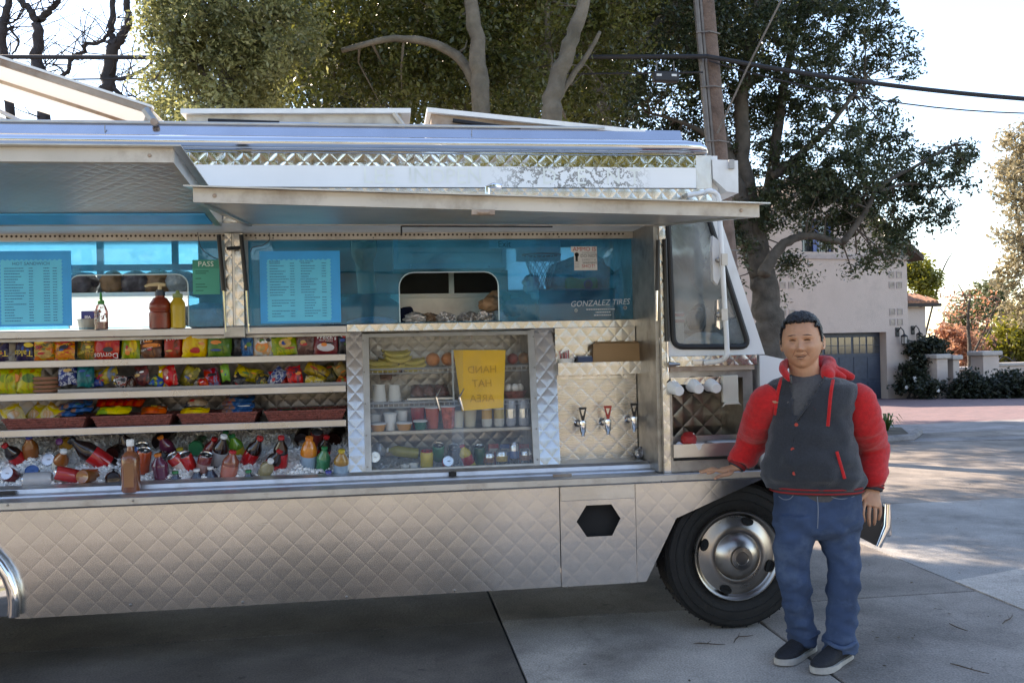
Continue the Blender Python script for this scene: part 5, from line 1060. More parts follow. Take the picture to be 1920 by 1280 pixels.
# cab interior: floor, bulkhead, seat, dash, wheel
part('cab_floor', darkm, truck, box=((1.45, .36, .84), (2.0, 2.06, .9)))
part('cab_bulkhead', steel_d, truck, box=((1.455, .81, .9), (1.48, 2.06, 2.30)))
cs = empty('driver_seat', (1.62, .7, .9), None, None, None, truck); sm = M('seat_vinyl', (.05, .05, .055), .5, var=.2)
part('seat_base', sm, cs, box=((1.5, .42, 1.25), (1.85, .78, 1.42), .05)); part('seat_back', sm, cs, box=((1.49, .42, 1.40), (1.58, .76, 1.80), .04)); 
c = P(1312, 600, .5); part('head_rest', sm, cs, box=((c.x - .06, .5, c.z - .06), (c.x + .05, .58, c.z + .06), .03))
part('dashboard', M('dash_grey', (.18, .18, .18), .6), truck, box=((1.90, .12, 1.30), (2.02, 2.0, 1.55), .03))
mb = MB(); cw = Vector((1.80, .52, 1.62)); mb.tube([cw + Vector((.06 * math.sin(a), .18 * math.cos(a), .16 * math.sin(a))) for a in [i * math.pi / 10 for i in range(21)]], .012, 8); mb.tube([cw + Vector((0, -.17, 0)), cw + Vector((0, .17, 0))], .012, 6); mb.tube([cw, Vector((1.95, .52, 1.45))], .02, 8); mb.build('steering_wheel', blk_pl, truck, True)

# ================================================================== GOODS
def mxf(mb, m): mb.v = [tuple(m @ Vector(v)) for v in mb.v]; return mb
def rotm(loc, rz=0, rx=0, ry=0): return Matrix.Translation(loc) @ Matrix.Rotation(R(rz), 4, 'Z') @ Matrix.Rotation(R(rx), 4, 'X') @ Matrix.Rotation(R(ry), 4, 'Y')
def foil(name, c1, c2, c3, scale=14, rough=.28, rot=0.0, stretch=(1, 1, 1)):
    """printed foil: three inks in swirling fields"""
    if name in MATS: return MATS[name]
    m = bpy.data.materials.new(name); m.use_nodes = True; nt = m.node_tree; L = nt.links.new; b = nt.nodes['Principled BSDF']
    b.inputs['Roughness'].default_value = rough; b.inputs['Specular IOR Level'].default_value = .4; c1, c2, c3 = [tuple(max(0, (sum(c) / 3 + (x - sum(c) / 3) * 1.25) * .85) for x in c) for c in (c1, c2, c3)]
    tc = nd(nt, 'ShaderNodeTexCoord'); mp = nd(nt, 'ShaderNodeMapping'); mp.inputs['Rotation'].default_value = (0, rot, 0); mp.inputs['Scale'].default_value = stretch; L(tc.outputs['Object'], mp.inputs[0])
    n = nd(nt, 'ShaderNodeTexNoise'); n.inputs['Scale'].default_value = scale; n.inputs['Detail'].default_value = 3; n.inputs['Distortion'].default_value = .8; L(mp.outputs[0], n.inputs['Vector'])
    cr = nd(nt, 'ShaderNodeValToRGB'); e = cr.color_ramp.elements; e[0].position = .44; e[0].color = tuple(c1) + (1,); e[1].position = .57; e[1].color = tuple(c3) + (1,); q = cr.color_ramp.elements.new(.505); q.color = tuple(c2) + (1,)
    L(n.outputs[0], cr.inputs[0]); L(cr.outputs[0], b.inputs['Base Color'])
    n2 = nd(nt, 'ShaderNodeTexNoise'); n2.inputs['Scale'].default_value = 38; L(tc.outputs['Object'], n2.inputs['Vector']); bp = nd(nt, 'ShaderNodeBump'); bp.inputs['Strength'].default_value = .35; bp.inputs['Distance'].default_value = .01; L(n2.outputs[0], bp.inputs['Height']); L(bp.outputs[0], b.inputs['Normal'])
    MATS[name] = m; return m
def pouch(w, h, t, seed=0, n=9, cut=.88):
    """pillow pack standing in x-z, facing -y, base at z = 0, crimped seams top and bottom"""
    rn = random.Random(seed); mb = MB(); vs = []
    def th(u, v): return t / 2 * max(0, 1 - abs(u) ** 2.6) ** .6 * max(0, 1 - abs(v / cut) ** 3.2) ** .6 if abs(v) < cut else 0.0012
    ph = rn.uniform(0, 6)
    for s in (-1, 1):
        for j in range(n + 1):
            v = -1 + 2 * j / n; pin = 1 - .10 * max(0, 1 - abs(abs(v) - .75) * 4)
            for i in range(n + 1):
                u = -1 + 2 * i / n; k = th(u, v) * (1 + .18 * math.sin(7 * u + ph) * math.sin(5 * v + ph))
                vs.append((u * w / 2 * pin, s * (k + .0004), (v + 1) * h / 2 + .004 * math.sin(u * 4 + ph) * abs(v)))
    N = (n + 1) ** 2; fs = []
    for j in range(n):
        for i in range(n):
            a = j * (n + 1) + i; fs += [(a, a + 1, a + n + 2, a + n + 1), (N + a, N + a + n + 1, N + a + n + 2, N + a + 1)]
    mb.add(vs, fs); mb.th = th; return mb
def pack(name, label, cat, group, x, y, z, w, h, t, mat, rz=0, rx=0, ry=0, seed=0, words=(), patch=(), seam=None):
    m = rotm((x, y, z), rz, rx, ry); mb = pouch(w, h, t, seed); th = mb.th
    o = empty(name, (x, y, z), label, cat, group); mxf(mb, m).build('wrapper', mat, o, True, angle=60)
    inv = lambda u, v, e=.0015: m @ Vector((u * w / 2, -th(u, v) * 1.2 - e, (v + 1) * h / 2))
    for (cu, cv, ru, rv, pm) in patch:
        p = MB(); k = 14; vs = [inv(cu, cv, .002)] + [inv(max(-.93, min(.93, cu + ru * math.cos(2 * math.pi * i / k))), max(-.85, min(.85, cv + rv * math.sin(2 * math.pi * i / k)))) for i in range(k)]
        p.add(vs, [(0, 1 + i, 1 + (i + 1) % k) for i in range(k)]); p.build('printed_patch', pm, o, True)
    for (s, size, cu, cv, ang, lm) in words:
        me = text_mesh(s, size); ca, sa = math.cos(R(ang)), math.sin(R(ang))
        for v in me.vertices:
            q = Vector((v.co.x * ca - v.co.y * sa, v.co.x * sa + v.co.y * ca)); u_, v_ = cu + q.x / (w / 2), cv + q.y / (h / 2); u_ = max(-.97, min(.97, u_)); v_ = max(-.97, min(.97, v_))
            v.co = inv(u_, v_, .0035) - Vector((x, y, z))
        me.materials.clear(); me.materials.append(lm); lo = bpy.data.objects.new('lettering', me); COL.objects.link(lo); lo.parent = o
    return o
lw = M('letter_white', (.80, .80, .78), .4); ly = M('letter_yellow', (.72, .50, .04), .4); lb = M('letter_black', (.015, .015, .02), .4); lr = M('letter_red', (.45, .02, .02), .4)
orange_p = M('print_orange', (.75, .22, .03), .35); snack = M('print_snack', (.55, .33, .10), .5, var=.4, scale=40)
purple = foil('foil_purple', (.02, .012, .04), (.035, .02, .07), (.10, .06, .02)); chee = foil('foil_orange_stripe', (.55, .14, .015), (.62, .36, .06), (.13, .16, .05), 22, stretch=(1, 1, 2.5), rot=.6)
chee2 = foil('foil_orange', (.65, .20, .02), (.70, .42, .08), (.50, .08, .02), 22, stretch=(1, 1, 2.5), rot=-.5); chee3 = foil('foil_olive_orange', (.15, .13, .03), (.45, .20, .03), (.08, .09, .03), 20)
dori = foil('foil_red', (.45, .03, .012), (.60, .10, .02), (.28, .015, .01), 12); lime = foil('foil_lime', (.22, .28, .02), (.45, .42, .03), (.08, .13, .02), 12)
brown = foil('foil_brown', (.10, .04, .025), (.22, .09, .04), (.05, .025, .02), 14); frit = foil('foil_fritos_red', (.40, .05, .02), (.28, .06, .03), (.10, .04, .02), 12)
yel = foil('foil_yellow', (.70, .42, .02), (.75, .55, .06), (.55, .30, .02), 9, .22); green = foil('foil_green', (.08, .17, .03), (.15, .22, .04), (.04, .08, .02), 10)
darkf = foil('foil_dark', (.015, .015, .018), (.035, .03, .03), (.01, .01, .012)); bluef = foil('foil_blue', (.03, .09, .22), (.08, .2, .38), (.02, .04, .10), 16)
whitef = foil('foil_white', (.62, .60, .56), (.55, .30, .14), (.66, .65, .62), 9); welch = foil('foil_maroon', (.16, .02, .025), (.24, .04, .035), (.10, .015, .02), 9); nuts = foil('foil_nut_brown', (.12, .06, .05), (.20, .12, .10), (.07, .035, .03), 30)
z1, y1 = SH[0]; yb = y1 + .055
def shx(px, py, Y): return P(px, py, Y).x
def marks(seed, n=3):
    r = random.Random(seed); return tuple((r.uniform(-.55, .55), r.uniform(-.6, .5), r.uniform(.12, .5), r.uniform(.06, .2), r.choice(MK)) for _ in range(n))
MK = [lw, ly, lb, lr, orange_p, snack, M('print_green', (.06, .18, .03), .4), M('print_blue', (.03, .07, .28), .4), lb, lr]
def bag(px0, px1, mat, label, h=.145, rz=0, rx=-8, ry=0, words=(), patch=(), t=.055, dy=0.0, dz=0.0, name='snack_bag'):
    y = yb + dy; xa, xc = shx(px0, 655, y), shx(px1, 655, y); return pack(name, label, 'snack bag', 'snack bags on the top shelf', (xa + xc) / 2, y, z1 + dz, (xc - xa) * .98, min(h, .15), t * .8, mat, rz + random.uniform(-14, 14), rx + random.uniform(-8, 3), ry + random.uniform(-5, 5), int(px0) + 3, words, marks(px0 + 50, 3) + tuple(patch))
bag(-22, 17, purple, 'dark purple snack bag cut by the left edge of the top shelf', words=(('Takis', .042, .1, -.45, 180, ly),))
bag(25, 64, purple, 'dark purple snack bag upside down with yellow lettering second on the top shelf', words=(('Takis', .044, 0, -.45, 180, ly),))
bag(64, 103, chee, 'orange and green striped snack bag with white circle near the top', patch=((0, -.55, .7, .3, snack),), words=(('Cheetos', .028, -.1, .1, 24, lb),))
bag(101, 141, chee2, 'bright orange striped snack bag upside down beside the green striped one', patch=((0, -.8, .85, .14, orange_p),), words=(('Cheetos', .030, 0, -.1, 205, lb),))
bag(141, 180, chee3, 'olive and orange snack bag between the bright orange bag and the red bag', dy=.02, h=.15, words=(('Cheetos', .028, .1, -.5, 195, ly),))
bag(175, 224, dori, 'bright red snack bag upside down on the top shelf', h=.175, words=(('Doritos', .040, 0, -.74, 180, lw),))
bag(226, 263, lime, 'yellow green snack bag left of the brown corn chip bag', ry=6, patch=((.3, -.1, .4, .5, yel),))
bag(260, 304, brown, 'brown corn chip bag with white lettering on the top shelf', ry=-4, words=(('Fritos', .040, -.1, .42, 15, lw), ('Corn Chips', .014, -.2, -.35, 15, lw)), patch=((.2, -.1, .8, .16, orange_p),))
bag(308, 344, frit, 'red and brown corn chip bag left of the yellow bag', ry=4, words=(('Fritos', .036, 0, .45, 8, lw),))
bag(340, 388, yel, 'glossy plain yellow snack bag in the middle of the top shelf', h=.165, t=.07, ry=3, dy=-.01)
bag(388, 434, green, 'green snack bag just left of the window post bracket', t=.06)
bag(432, 462, darkf, 'black snack bag under the window post bracket', dy=.03)
bag(452, 476, bluef, 'narrow blue snack bag left of the white cookie bag', h=.14, dy=-.005, ry=-6)
bag(473, 514, whitef, 'white and orange cookie bag with black lettering', words=(('Amos', .028, .05, .38, 4, lb), ('Famous', .013, .05, .62, 4, lr)), patch=((-.1, -.35, .62, .4, orange_p), (-.15, -.45, .4, .25, snack)))
bag(510, 564, lime, 'tilted lime green chip bag right of the white cookie bag', ry=-10, h=.165, patch=((0, -.15, .45, .35, snack),), words=(('LIMON', .026, .2, .5, 10, green),), rx=-14)
bag(552, 590, nuts, 'brown nut bag between the lime bag and the maroon bag', h=.15, dy=.015)
bag(586, 634, welch, 'maroon fruit snack bag with white lettering near the quilted divider', h=.165, words=(("Welch's", .034, 0, .22, 0, lw), ('FRUIT SNACKS', .011, 0, -.02, 0, lw)), patch=((0, -.5, .7, .3, M('print_pale', (.55, .52, .55), .4)),))
bag(634, 656, darkf, 'narrow dark bag against the quilted divider', h=.14, patch=((0, .5, .5, .2, lw),))
# second shelf
z2, y2 = SH[1]
gy = foil('foil_yellow_green', (.50, .42, .04), (.30, .36, .05), (.40, .16, .03), 18)
for i, (px, rz, ry, lab) in enumerate([(2, 8, 4, 'leftmost'), (22, -6, -5, 'middle'), (42, 10, 8, 'rightmost')]):
    y = y2 + .07 + .02 * (i % 2); pack('candy_bag', f'{lab} of the three yellow green candy bags at the left of the second shelf', 'candy bag', 'yellow green candy bags', shx(px + 8, 705, y), y, z2, .105, .14, .045, gy, rz, -12, ry, 60 + i, patch=((0, .1, .6, .35, [lime, orange_p, green][i]),))
ck = M('wafer_brown', (.30, .16, .08), .6, var=.2); ckw = M('wafer_wrap', (.26, .10, .06), .35)
for i, lab in enumerate(('lowest', 'second lowest', 'second highest', 'topmost')):
    y = y2 + .09; c = (shx(88, 710, y), y, z2 + .002 + i * .022); o = empty('wafer_round', c, f'{lab} of the four stacked round wafers on the second shelf', 'wafer', 'stacked round wafers'); 
    mb = MB(); mb.lathe([(.060, 0), (.066, .003), (.066, .014), (.060, .018)], c, seg=24); mb.build('wafer', ck, o, True); mb = MB(); mb.lathe([(.0665, .005), (.0685, .009), (.0665, .013)], c, seg=24); mb.build('rim', ckw, o, True)
cand = [(128, 705, .07, .085, 'white and navy', foil('foil_navy_white', (.02, .03, .12), (.6, .6, .62), (.03, .05, .2), 30)), (160, 706, .06, .10, 'teal', foil('foil_teal', (.01, .10, .11), (.02, .16, .15), (.01, .06, .07))),
        (182, 715, .05, .05, 'navy blue', foil('foil_navy', (.015, .03, .13), (.04, .07, .22), (.3, .1, .06))), (202, 704, .10, .075, 'yellow edged brown', foil('foil_yb', (.35, .25, .04), (.12, .10, .06), (.10, .16, .3), 16)), (222, 716, .055, .05, 'dark with white spots', foil('foil_dw', (.03, .025, .03), (.5, .5, .5), (.2, .05, .04), 40)),
        (245, 714, .06, .06, 'brown and white', foil('foil_bw', (.10, .03, .02), (.55, .5, .45), (.06, .02, .02), 36)), (268, 706, .06, .085, 'dark wine', foil('foil_wine', (.06, .015, .02), (.2, .05, .04), (.03, .02, .02), 26)), (290, 714, .05, .05, 'blue and green', foil('foil_bg', (.03, .08, .3), (.12, .25, .06), (.5, .4, .05), 26)),
        (304, 706, .035, .10, 'bright yellow', yel), (322, 706, .06, .09, 'scarlet', foil('foil_scarlet', (.5, .03, .02), (.38, .02, .02), (.5, .25, .2), 22)), (345, 705, .065, .095, 'olive and brown', foil('foil_ob', (.16, .14, .04), (.35, .28, .06), (.08, .06, .03), 22)), (368, 716, .05, .045, 'silver speckled', foil('foil_sp', (.35, .33, .3), (.5, .38, .2), (.1, .06, .05), 40)),
        (384, 718, .035, .04, 'small red', dori), (402, 708, .055, .085, 'red and pale blue', foil('foil_rb', (.4, .03, .04), (.2, .3, .5), (.5, .06, .04), 22)), (424, 700, .035, .075, 'apple green', M('pack_apple_green', (.20, .42, .05), .3)), (440, 712, .05, .05, 'dark grey', darkf), (462, 702, .11, .06, 'banana yellow edged', foil('foil_by', (.55, .42, .03), (.20, .16, .05), (.45, .32, .04), 12)),
        (488, 714, .05, .06, 'black and gold', foil('foil_bgld', (.02, .02, .02), (.4, .28, .06), (.05, .04, .03), 30)), (507, 706, .06, .09, 'navy and white checked', foil('foil_nw', (.03, .05, .16), (.55, .55, .58), (.03, .03, .09), 34)), (532, 706, .055, .085, 'crimson', foil('foil_crimson', (.36, .02, .03), (.5, .05, .04), (.12, .02, .03), 20)), (556, 706, .06, .085, 'red ribboned', foil('foil_rr', (.5, .03, .02), (.03, .03, .05), (.4, .04, .03), 24)),
        (588, 696, .10, .06, 'gold topped', foil('foil_gold', (.45, .30, .06), (.2, .13, .05), (.5, .36, .1), 14)), (590, 716, .08, .04, 'gold and white', foil('foil_gw', (.5, .36, .08), (.6, .55, .45), (.3, .2, .05), 30)), (620, 700, .075, .09, 'dark olive', foil('foil_do', (.06, .06, .03), (.14, .12, .05), (.03, .03, .02), 16)), (640, 717, .06, .045, 'red labelled', foil('foil_rl', (.45, .04, .03), (.1, .25, .06), (.5, .1, .05), 30)), (645, 692, .05, .06, 'tan', foil('foil_tan', (.35, .26, .12), (.25, .2, .1), (.4, .35, .2), 20))]
random.seed(21)
for i, (px, py, w, h, cn, mt) in enumerate(cand):
    y = y2 + random.uniform(.05, .12) + (.05 if py < 704 else 0); zz_ = max(z2, P(px, py, y).z - h * .55); 
    nb = f'{cn} candy packet among the mixed sweets on the second shelf' if cn not in ('small red',) else 'smallest red candy packet among the mixed sweets on the second shelf'
    pack('candy_packet', nb, 'candy packet', 'mixed candy packets', shx(px, py, y), y, zz_, w * 1.4, h * 1.25, .04, mt, random.uniform(-25, 25), random.uniform(-35, -5), random.uniform(-35, 35), 100 + i, (), marks(i, 2))
# heap underneath keeps the packets propped up
tg = empty('candy_tray', (shx(385, 725, y2 + .1), y2 + .1, z2), 'shallow clear tray holding the mixed candy packets on the second shelf', 'tray')
part('tray_floor', M('clear_tray', (.25, .25, .26), .2), tg, box=((shx(118, 725, y2 + .1), y2 + .03, z2), (shx(650, 725, y2 + .1), y2 + .2, z2 + .005)))
part('tray_front', M('clear_tray'), tg, box=((shx(118, 725, y2 + .1), y2 + .022, z2), (shx(650, 725, y2 + .1), y2 + .028, z2 + .018)))
# third shelf: woven trays and what is in them
z3, y3 = SH[2]; wov = M('woven_red_tray', (.24, .065, .05), .6, var=.3, scale=60, bump=.8, bscale=120)
def wtray(pa, pb, lab):
    y0 = y3 + .02; xa, xc = shx(pa, 785, y0), shx(pb, 785, y0); o = empty('woven_tray', ((xa + xc) / 2, y0 + .1, z3), lab, 'tray', 'woven red trays'); h = .052; s = .02
    mb = MB(); mb.add([(xa + s, y0 + s, z3), (xc - s, y0 + s, z3), (xc - s, y0 + .24, z3), (xa + s, y0 + .24, z3), (xa, y0, z3 + h), (xc, y0, z3 + h), (xc, y0 + .26, z3 + h), (xa, y0 + .26, z3 + h)], [(0, 1, 2, 3), (0, 4, 5, 1), (1, 5, 6, 2), (2, 6, 7, 3), (3, 7, 4, 0)]); mb.build('tray_body', wov, o)
    mb = MB(); mb.tube([(xa, y0, z3 + h), (xc, y0, z3 + h), (xc, y0 + .26, z3 + h), (xa, y0 + .26, z3 + h), (xa, y0, z3 + h)], .006, 6); mb.build('rim', wov, o)
    for k in range(3): mb = MB(); q = (k + 1) * .0135; mb.tube([(xa + s * (1 - q / h), y0 + s * (1 - q / h) - .001, z3 + q), (xc - s * (1 - q / h), y0 + s * (1 - q / h) - .001, z3 + q)], .004, 5); mb.build('weave_band', wov, o)
    return y0
wtray(4, 160, 'woven red tray at the left holding yellow bags and blue wrappers'); wtray(172, 322, 'woven red tray holding yellow and red noodle packs'); wtray(333, 482, 'woven red tray holding blue wafer packs'); wtray(496, 648, 'nearly empty woven red tray next to the quilted divider')
yt = y3 + .10; ynb = foil('foil_yellow_nut', (.55, .40, .04), (.6, .5, .3), (.35, .2, .05), 16)
for i, (px, py, rz, ry, lab) in enumerate([(32, 772, 12, -25, 'flat lying yellow nut bag at the left of the left woven tray'), (55, 764, -10, 30, 'upright leaning yellow nut bag at the back of the left woven tray'), (80, 768, 5, 35, 'yellow nut bag with a white window leaning right in the left woven tray')]):
    y = yt + (.05 if i == 1 else 0); pack('nut_bag', lab, 'nut bag', 'yellow nut bags', shx(px, py, y), y, z3 + .03, .10, .11, .03, ynb, rz, -30, ry, 200 + i, patch=((0, -.2, .6, .4, whitef),))
def flat(name, lab, group, px, py, w, h, t, mat, k=0, rz=0, y=None, words=()):
    y = y or yt; c = P(px, py, y); return pack(name, lab, 'packet', group, c.x, y, c.z - .012, w, h, t, mat, rz, -66, 0, 300 + k, words=words, patch=marks(k + 200, 2))
blw = foil('foil_blue_wrap', (.03, .08, .20), (.06, .16, .32), (.3, .16, .12), 20, stretch=(1, 1, 1))
for i in range(6):
    flat('wafer_packet', ('lowest', 'second', 'third', 'fourth', 'fifth', 'uppermost')[i] + (' of the six blue wafer packets piled in the left woven tray' if i in (0, 5) else ' from the bottom of the six blue wafer packets piled in the left woven tray'), 'blue wafer packets', 122 + (i % 3) * 14, 776 - i * 4, .11, .07, .022, blw, i, random.uniform(-6, 6), yt + (i % 2) * .03)
flat('noodle_packet', 'yellow noodle packet in the second woven tray', 'noodle packets', 211, 772, .17, .08, .035, foil('foil_noodle', (.62, .46, .03), (.66, .52, .08), (.2, .3, .05), 14), 10, 0, yt - .03)
for i in range(5): flat('noodle_packet', f'{("leftmost", "second", "middle", "fourth", "rightmost")[i]} {"of" if i in (0, 2, 4) else "from the left of"} the five red packets behind the yellow noodle packet', 'noodle packets', 190 + i * 16, 758 - i % 2, .06, .09, .03, dori, 11 + i, random.uniform(-10, 10), yt + .08)
flat('candy_packet', 'orange peanut candy packet at the right of the second woven tray', 'noodle packets', 288, 771, .13, .08, .035, foil('foil_reese', (.62, .13, .02), (.5, .08, .02), (.2, .05, .02), 14), 17, 8, yt - .02, words=(('PB', .03, 0, 0, 0, ly),))
flat('wafer_packet', 'yellow wafer packet at the front of the third woven tray', 'wafer packets', 364, 771, .15, .06, .03, yel, 20, 0, yt - .03)
flat('wafer_packet', 'pale wafer packet behind the yellow one in the third woven tray', 'wafer packets', 366, 757, .12, .07, .05, foil('foil_wafer', (.35, .25, .18), (.5, .4, .3), (.05, .05, .07), 18), 21, 0, yt + .06)
for i in range(4): flat('wafer_packet', f'{("lowest", "second lowest", "second highest", "topmost")[i]} of the four dark blue packets piled in the third woven tray', 'wafer packets', 443 + (i % 2) * 5, 770 - i * 7, .16, .07, .02, blw, 22 + i, 0, yt + i * .015)
for i in range(3): flat('gum_packet', f'{("left", "middle", "right")[i]} of the three thin green packets in the nearly empty woven tray', 'green packets', 535 + i * 38, 772, .10, .06, .02, foil('foil_gum', (.03, .07, .03), (.06, .10, .05), (.03, .03, .02), 20), 30 + i, 0, yt + .05)
# ------------------------------------------------------------------ ice and drinks
ice_m = M('crushed_ice', (.93, .94, .95), .3, var=.04, scale=30, bump=.6, bscale=70, spec=.6)
ice_m.node_tree.nodes['Principled BSDF'].inputs['Subsurface Weight'].default_value = .0
def ice_bed(label, x0, x1, y0, y1, z0, sl, chips, seed, parent_name='ice_bed'):
    rg = np.random.default_rng(seed); nx, ny = 90 if x1 - x0 > 1 else 46, 22; X = np.linspace(x0, x1, nx); Yv = np.linspace(y0, y1, ny); gx, gyy = np.meshgrid(X, Yv)
    gz_ = z0 + (gyy - y0) * sl + .012 * np.sin(gx * 19 + gyy * 11) + .010 * np.sin(gx * 41 - gyy * 33) + rg.normal(0, .003, gx.shape)
    V = np.stack([gx, gyy, gz_], -1).reshape(-1, 3); idx = np.arange(nx * ny).reshape(ny, nx); F = np.stack([idx[:-1, :-1], idx[:-1, 1:], idx[1:, 1:], idx[1:, :-1]], -1).reshape(-1, 4)
    n = chips; c = np.zeros((n, 3)); c[:, 0] = rg.uniform(x0, x1, n); c[:, 1] = rg.uniform(y0, y1, n); c[:, 2] = z0 + (c[:, 1] - y0) * sl + .012 * np.sin(c[:, 0] * 19 + c[:, 1] * 11) + .010 * np.sin(c[:, 0] * 41 - c[:, 1] * 33) + rg.uniform(-.002, .008, n)
    cube = np.array([(-1, -1, -1), (1, -1, -1), (1, 1, -1), (-1, 1, -1), (-1, -1, 1), (1, -1, 1), (1, 1, 1), (-1, 1, 1)], float); cf = np.array([(3, 2, 1, 0), (4, 5, 6, 7), (0, 1, 5, 4), (1, 2, 6, 5), (2, 3, 7, 6), (3, 0, 4, 7)])
    q = rg.normal(size=(n, 3, 3)); q, _ = np.linalg.qr(q); s = rg.uniform(.004, .010, (n, 1, 1)); VV = (cube[None] * rg.uniform(.6, 1.2, (n, 8, 1)) * s) @ q + c[:, None]
    V2 = VV.reshape(-1, 3); F2 = (cf[None] + (np.arange(n) * 8)[:, None, None]).reshape(-1, 4) + len(V)
    ob = fast_mesh(parent_name, np.concatenate([V, V2]), np.concatenate([F, F2]), ice_m); return tag(ob, label, 'ice', kind='stuff')
IY0, IZ0, ISL = .27, .895, .42
ice_bed('crushed ice under the bottles and cans', -2.4, XB, IY0, .79, IZ0, ISL, 5200, 31)
def I(px, py, lift=0.0):                       # pixel -> ice surface
    d = ray(px, py); n = np.array([0, ISL, -1.0]); p0 = np.array([0, IY0, IZ0 + lift]); return Vector(CAM + d * (((p0 - CAM) @ n) / (d @ n)))
def plastic(name, col=(.5, .5, .5), rough=.12): 
    m = M(name, col, rough, var=.15, scale=12, spec=.6, coat=.3); return m
silver = M('can_aluminium', (.70, .70, .70), .22, 1.0, var=.06)
colm = lambda n, c: plastic('drink_' + n, c)
def bottle(label, base, axis, r, h, body, cap, lab=None, cat='bottle', name='drink_bottle', group='drinks in the ice', neck=.42, words=None, labz=(.32, .62), up=None):
    a = Vector(axis).normalized(); base = Vector(base); o = empty(name, base, label, cat, group)
    mb = MB(); mb.lathe([(r * .55, .004), (r * .85, 0), (r, .012), (r * .96, h * .12), (r * 1.0, h * .2), (r * .97, h * labz[0]), (r * .97, h * labz[1]), (r, h * (labz[1] + .04)), (r * .92, h * .74), (r * neck, h * .88), (r * .36, h * .92), (r * .36, h * .95)], base, a, 20); mb.build('body', body, o, True, angle=60)
    if lab: mb = MB(); mb.lathe([(r * .985, h * labz[0]), (r * 1.0, h * (labz[0] + .01)), (r * 1.0, h * (labz[1] - .01)), (r * .985, h * labz[1])], base, a, 20); mb.build('label_wrap', lab, o, True)
    mb = MB(); mb.lathe([(r * .44, h * .935), (r * .45, h * .94), (r * .45, h * .99), (r * .38, h)], base, a, 16); mb.build('cap', cap, o, True); return o
def can(label, base, axis, col, r=.033, h=.122, name='drink_can', group='drinks in the ice', band=None, lid=None, cat='can'):
    a = Vector(axis).normalized(); base = Vector(base); o = empty(name, base, label, cat, group)
    mb = MB(); mb.lathe([(r * .72, .003), (r * .8, 0), (r, .012), (r, h * .88), (r * .86, h * .96)], base, a, 20); mb.build('body', col, o, True, angle=60)
    mb = MB(); mb.lathe([(r * .87, h * .955), (r * .89, h), (r * .84, h), (r * .80, h * .97), (r * .01, h * .972)], base, a, 20); mb.build('lid', lid or silver, o, True, angle=40)
    x, y, _ = frame_of(a); mb = MB(); c = base + a * h * .978; mb.tube([c - x * .004, c + x * .012], .005, 6, flat=.4); mb.build('tab', lid or silver, o)
    if band: mb = MB(); mb.lathe([(r * 1.004, h * .3), (r * 1.008, h * .32), (r * 1.008, h * .62), (r * 1.004, h * .64)], base, a, 20); mb.build('label_band', band, o, True)
    return o
cola = colm('cola', (.018, .008, .006)); colared = colm('cola_label', (.42, .012, .015)); amber = colm('amber', (.28, .09, .02)); capred = plastic('cap_red', (.45, .02, .02)); capblue = plastic('cap_blue', (.05, .06, .32)); capgreen = plastic('cap_green', (.02, .20, .07)); capwhite = plastic('cap_white', (.75, .75, .74)); caporange = plastic('cap_orange', (.65, .18, .02)); lime_b = colm('lime', (.12, .30, .03)); orange_b = colm('orange', (.60, .19, .015)); mauve = colm('grape', (.12, .02, .05)); gold_b = colm('tea', (.30, .15, .02)); green_b = colm('green', (.03, .20, .09)); cream_l = plastic('label_cream', (.62, .58, .5)); blue_l = plastic('label_blue_grey', (.22, .32, .42)); yel_l = plastic('label_yellow', (.62, .45, .04)); red_c = plastic('can_red', (.42, .02, .02)); maroon_c = plastic('can_maroon', (.16, .02, .02)); blue_c = plastic('can_blue', (.05, .13, .35)); grey_c = plastic('can_grey', (.40, .40, .42)); dark_c = plastic('can_dark', (.05, .04, .05)); pink_c = plastic('can_coral', (.42, .13, .09))
UPV = Vector((0, -.35, 1))
def at_ice(px, py, axis, back, lift=.02): return I(px, py, lift + .022) - Vector(axis).normalized() * back
def B(lab, px, py, axis, r, h, body, cap, lb_=None, f=.5, lift=.02, **k): r, h = r * 1.15, h * 1.15; return bottle(lab, at_ice(px, py, axis, h * f, lift), axis, r, h, body, cap, lb_, **k)
def C(lab, px, py, axis, col, f=.9, lift=.02, **k): return can(lab, at_ice(px, py, axis, .135 * f, lift), axis, col, .037, .135, **k)
C('dark red can with a bright lid at the left edge of the ice', 14, 888, (-.1, -.75, .35), maroon_c); B('amber bottle with a blue cap at the upper left of the ice', 58, 848, (.05, -.35, .8), .036, .20, amber, capblue, None, .55)
B('yellow labelled bottle with a purple red cap pointing at the viewer', 118, 830, (-.15, -.85, .25), .036, .20, colm('yellow_red', (.5, .25, .03)), plastic('cap_purple', (.20, .05, .25)), red_c, .8)
C('bare silver can end facing out left of the big cola bottle', 91, 862, (0, -.9, .4), grey_c); B('big dark cola bottle lying slanted with red and white label', 183, 858, (-.62, -.25, .55), .043, .30, cola, blk_pl, colared, .5, .03)
C('red can lying tilted at the front of the ice near the big cola bottle', 128, 890, (-.75, -.3, .25), red_c, .5); C('pale grey can lying at the front left of the ice', 70, 898, (-.95, -.2, .0), grey_c, .5, .012); C('dark purple can with a blue lid near the front left', 60, 884, (.1, -.6, .6), dark_c, lid=blue_c)
B('dark bottle showing only its ridged base right of the big cola bottle', 213, 850, (.1, .9, .1), .036, .20, cola, blk_pl, None, .1); B('brown bottle base at the front below the big cola bottle', 158, 893, (.2, .8, -.1), .034, .18, amber, capred, None, .1); B('dark bottle base at the front edge beside the salsa bottle', 212, 897, (-.2, .8, 0), .034, .18, cola, capred, None, .1, .01)
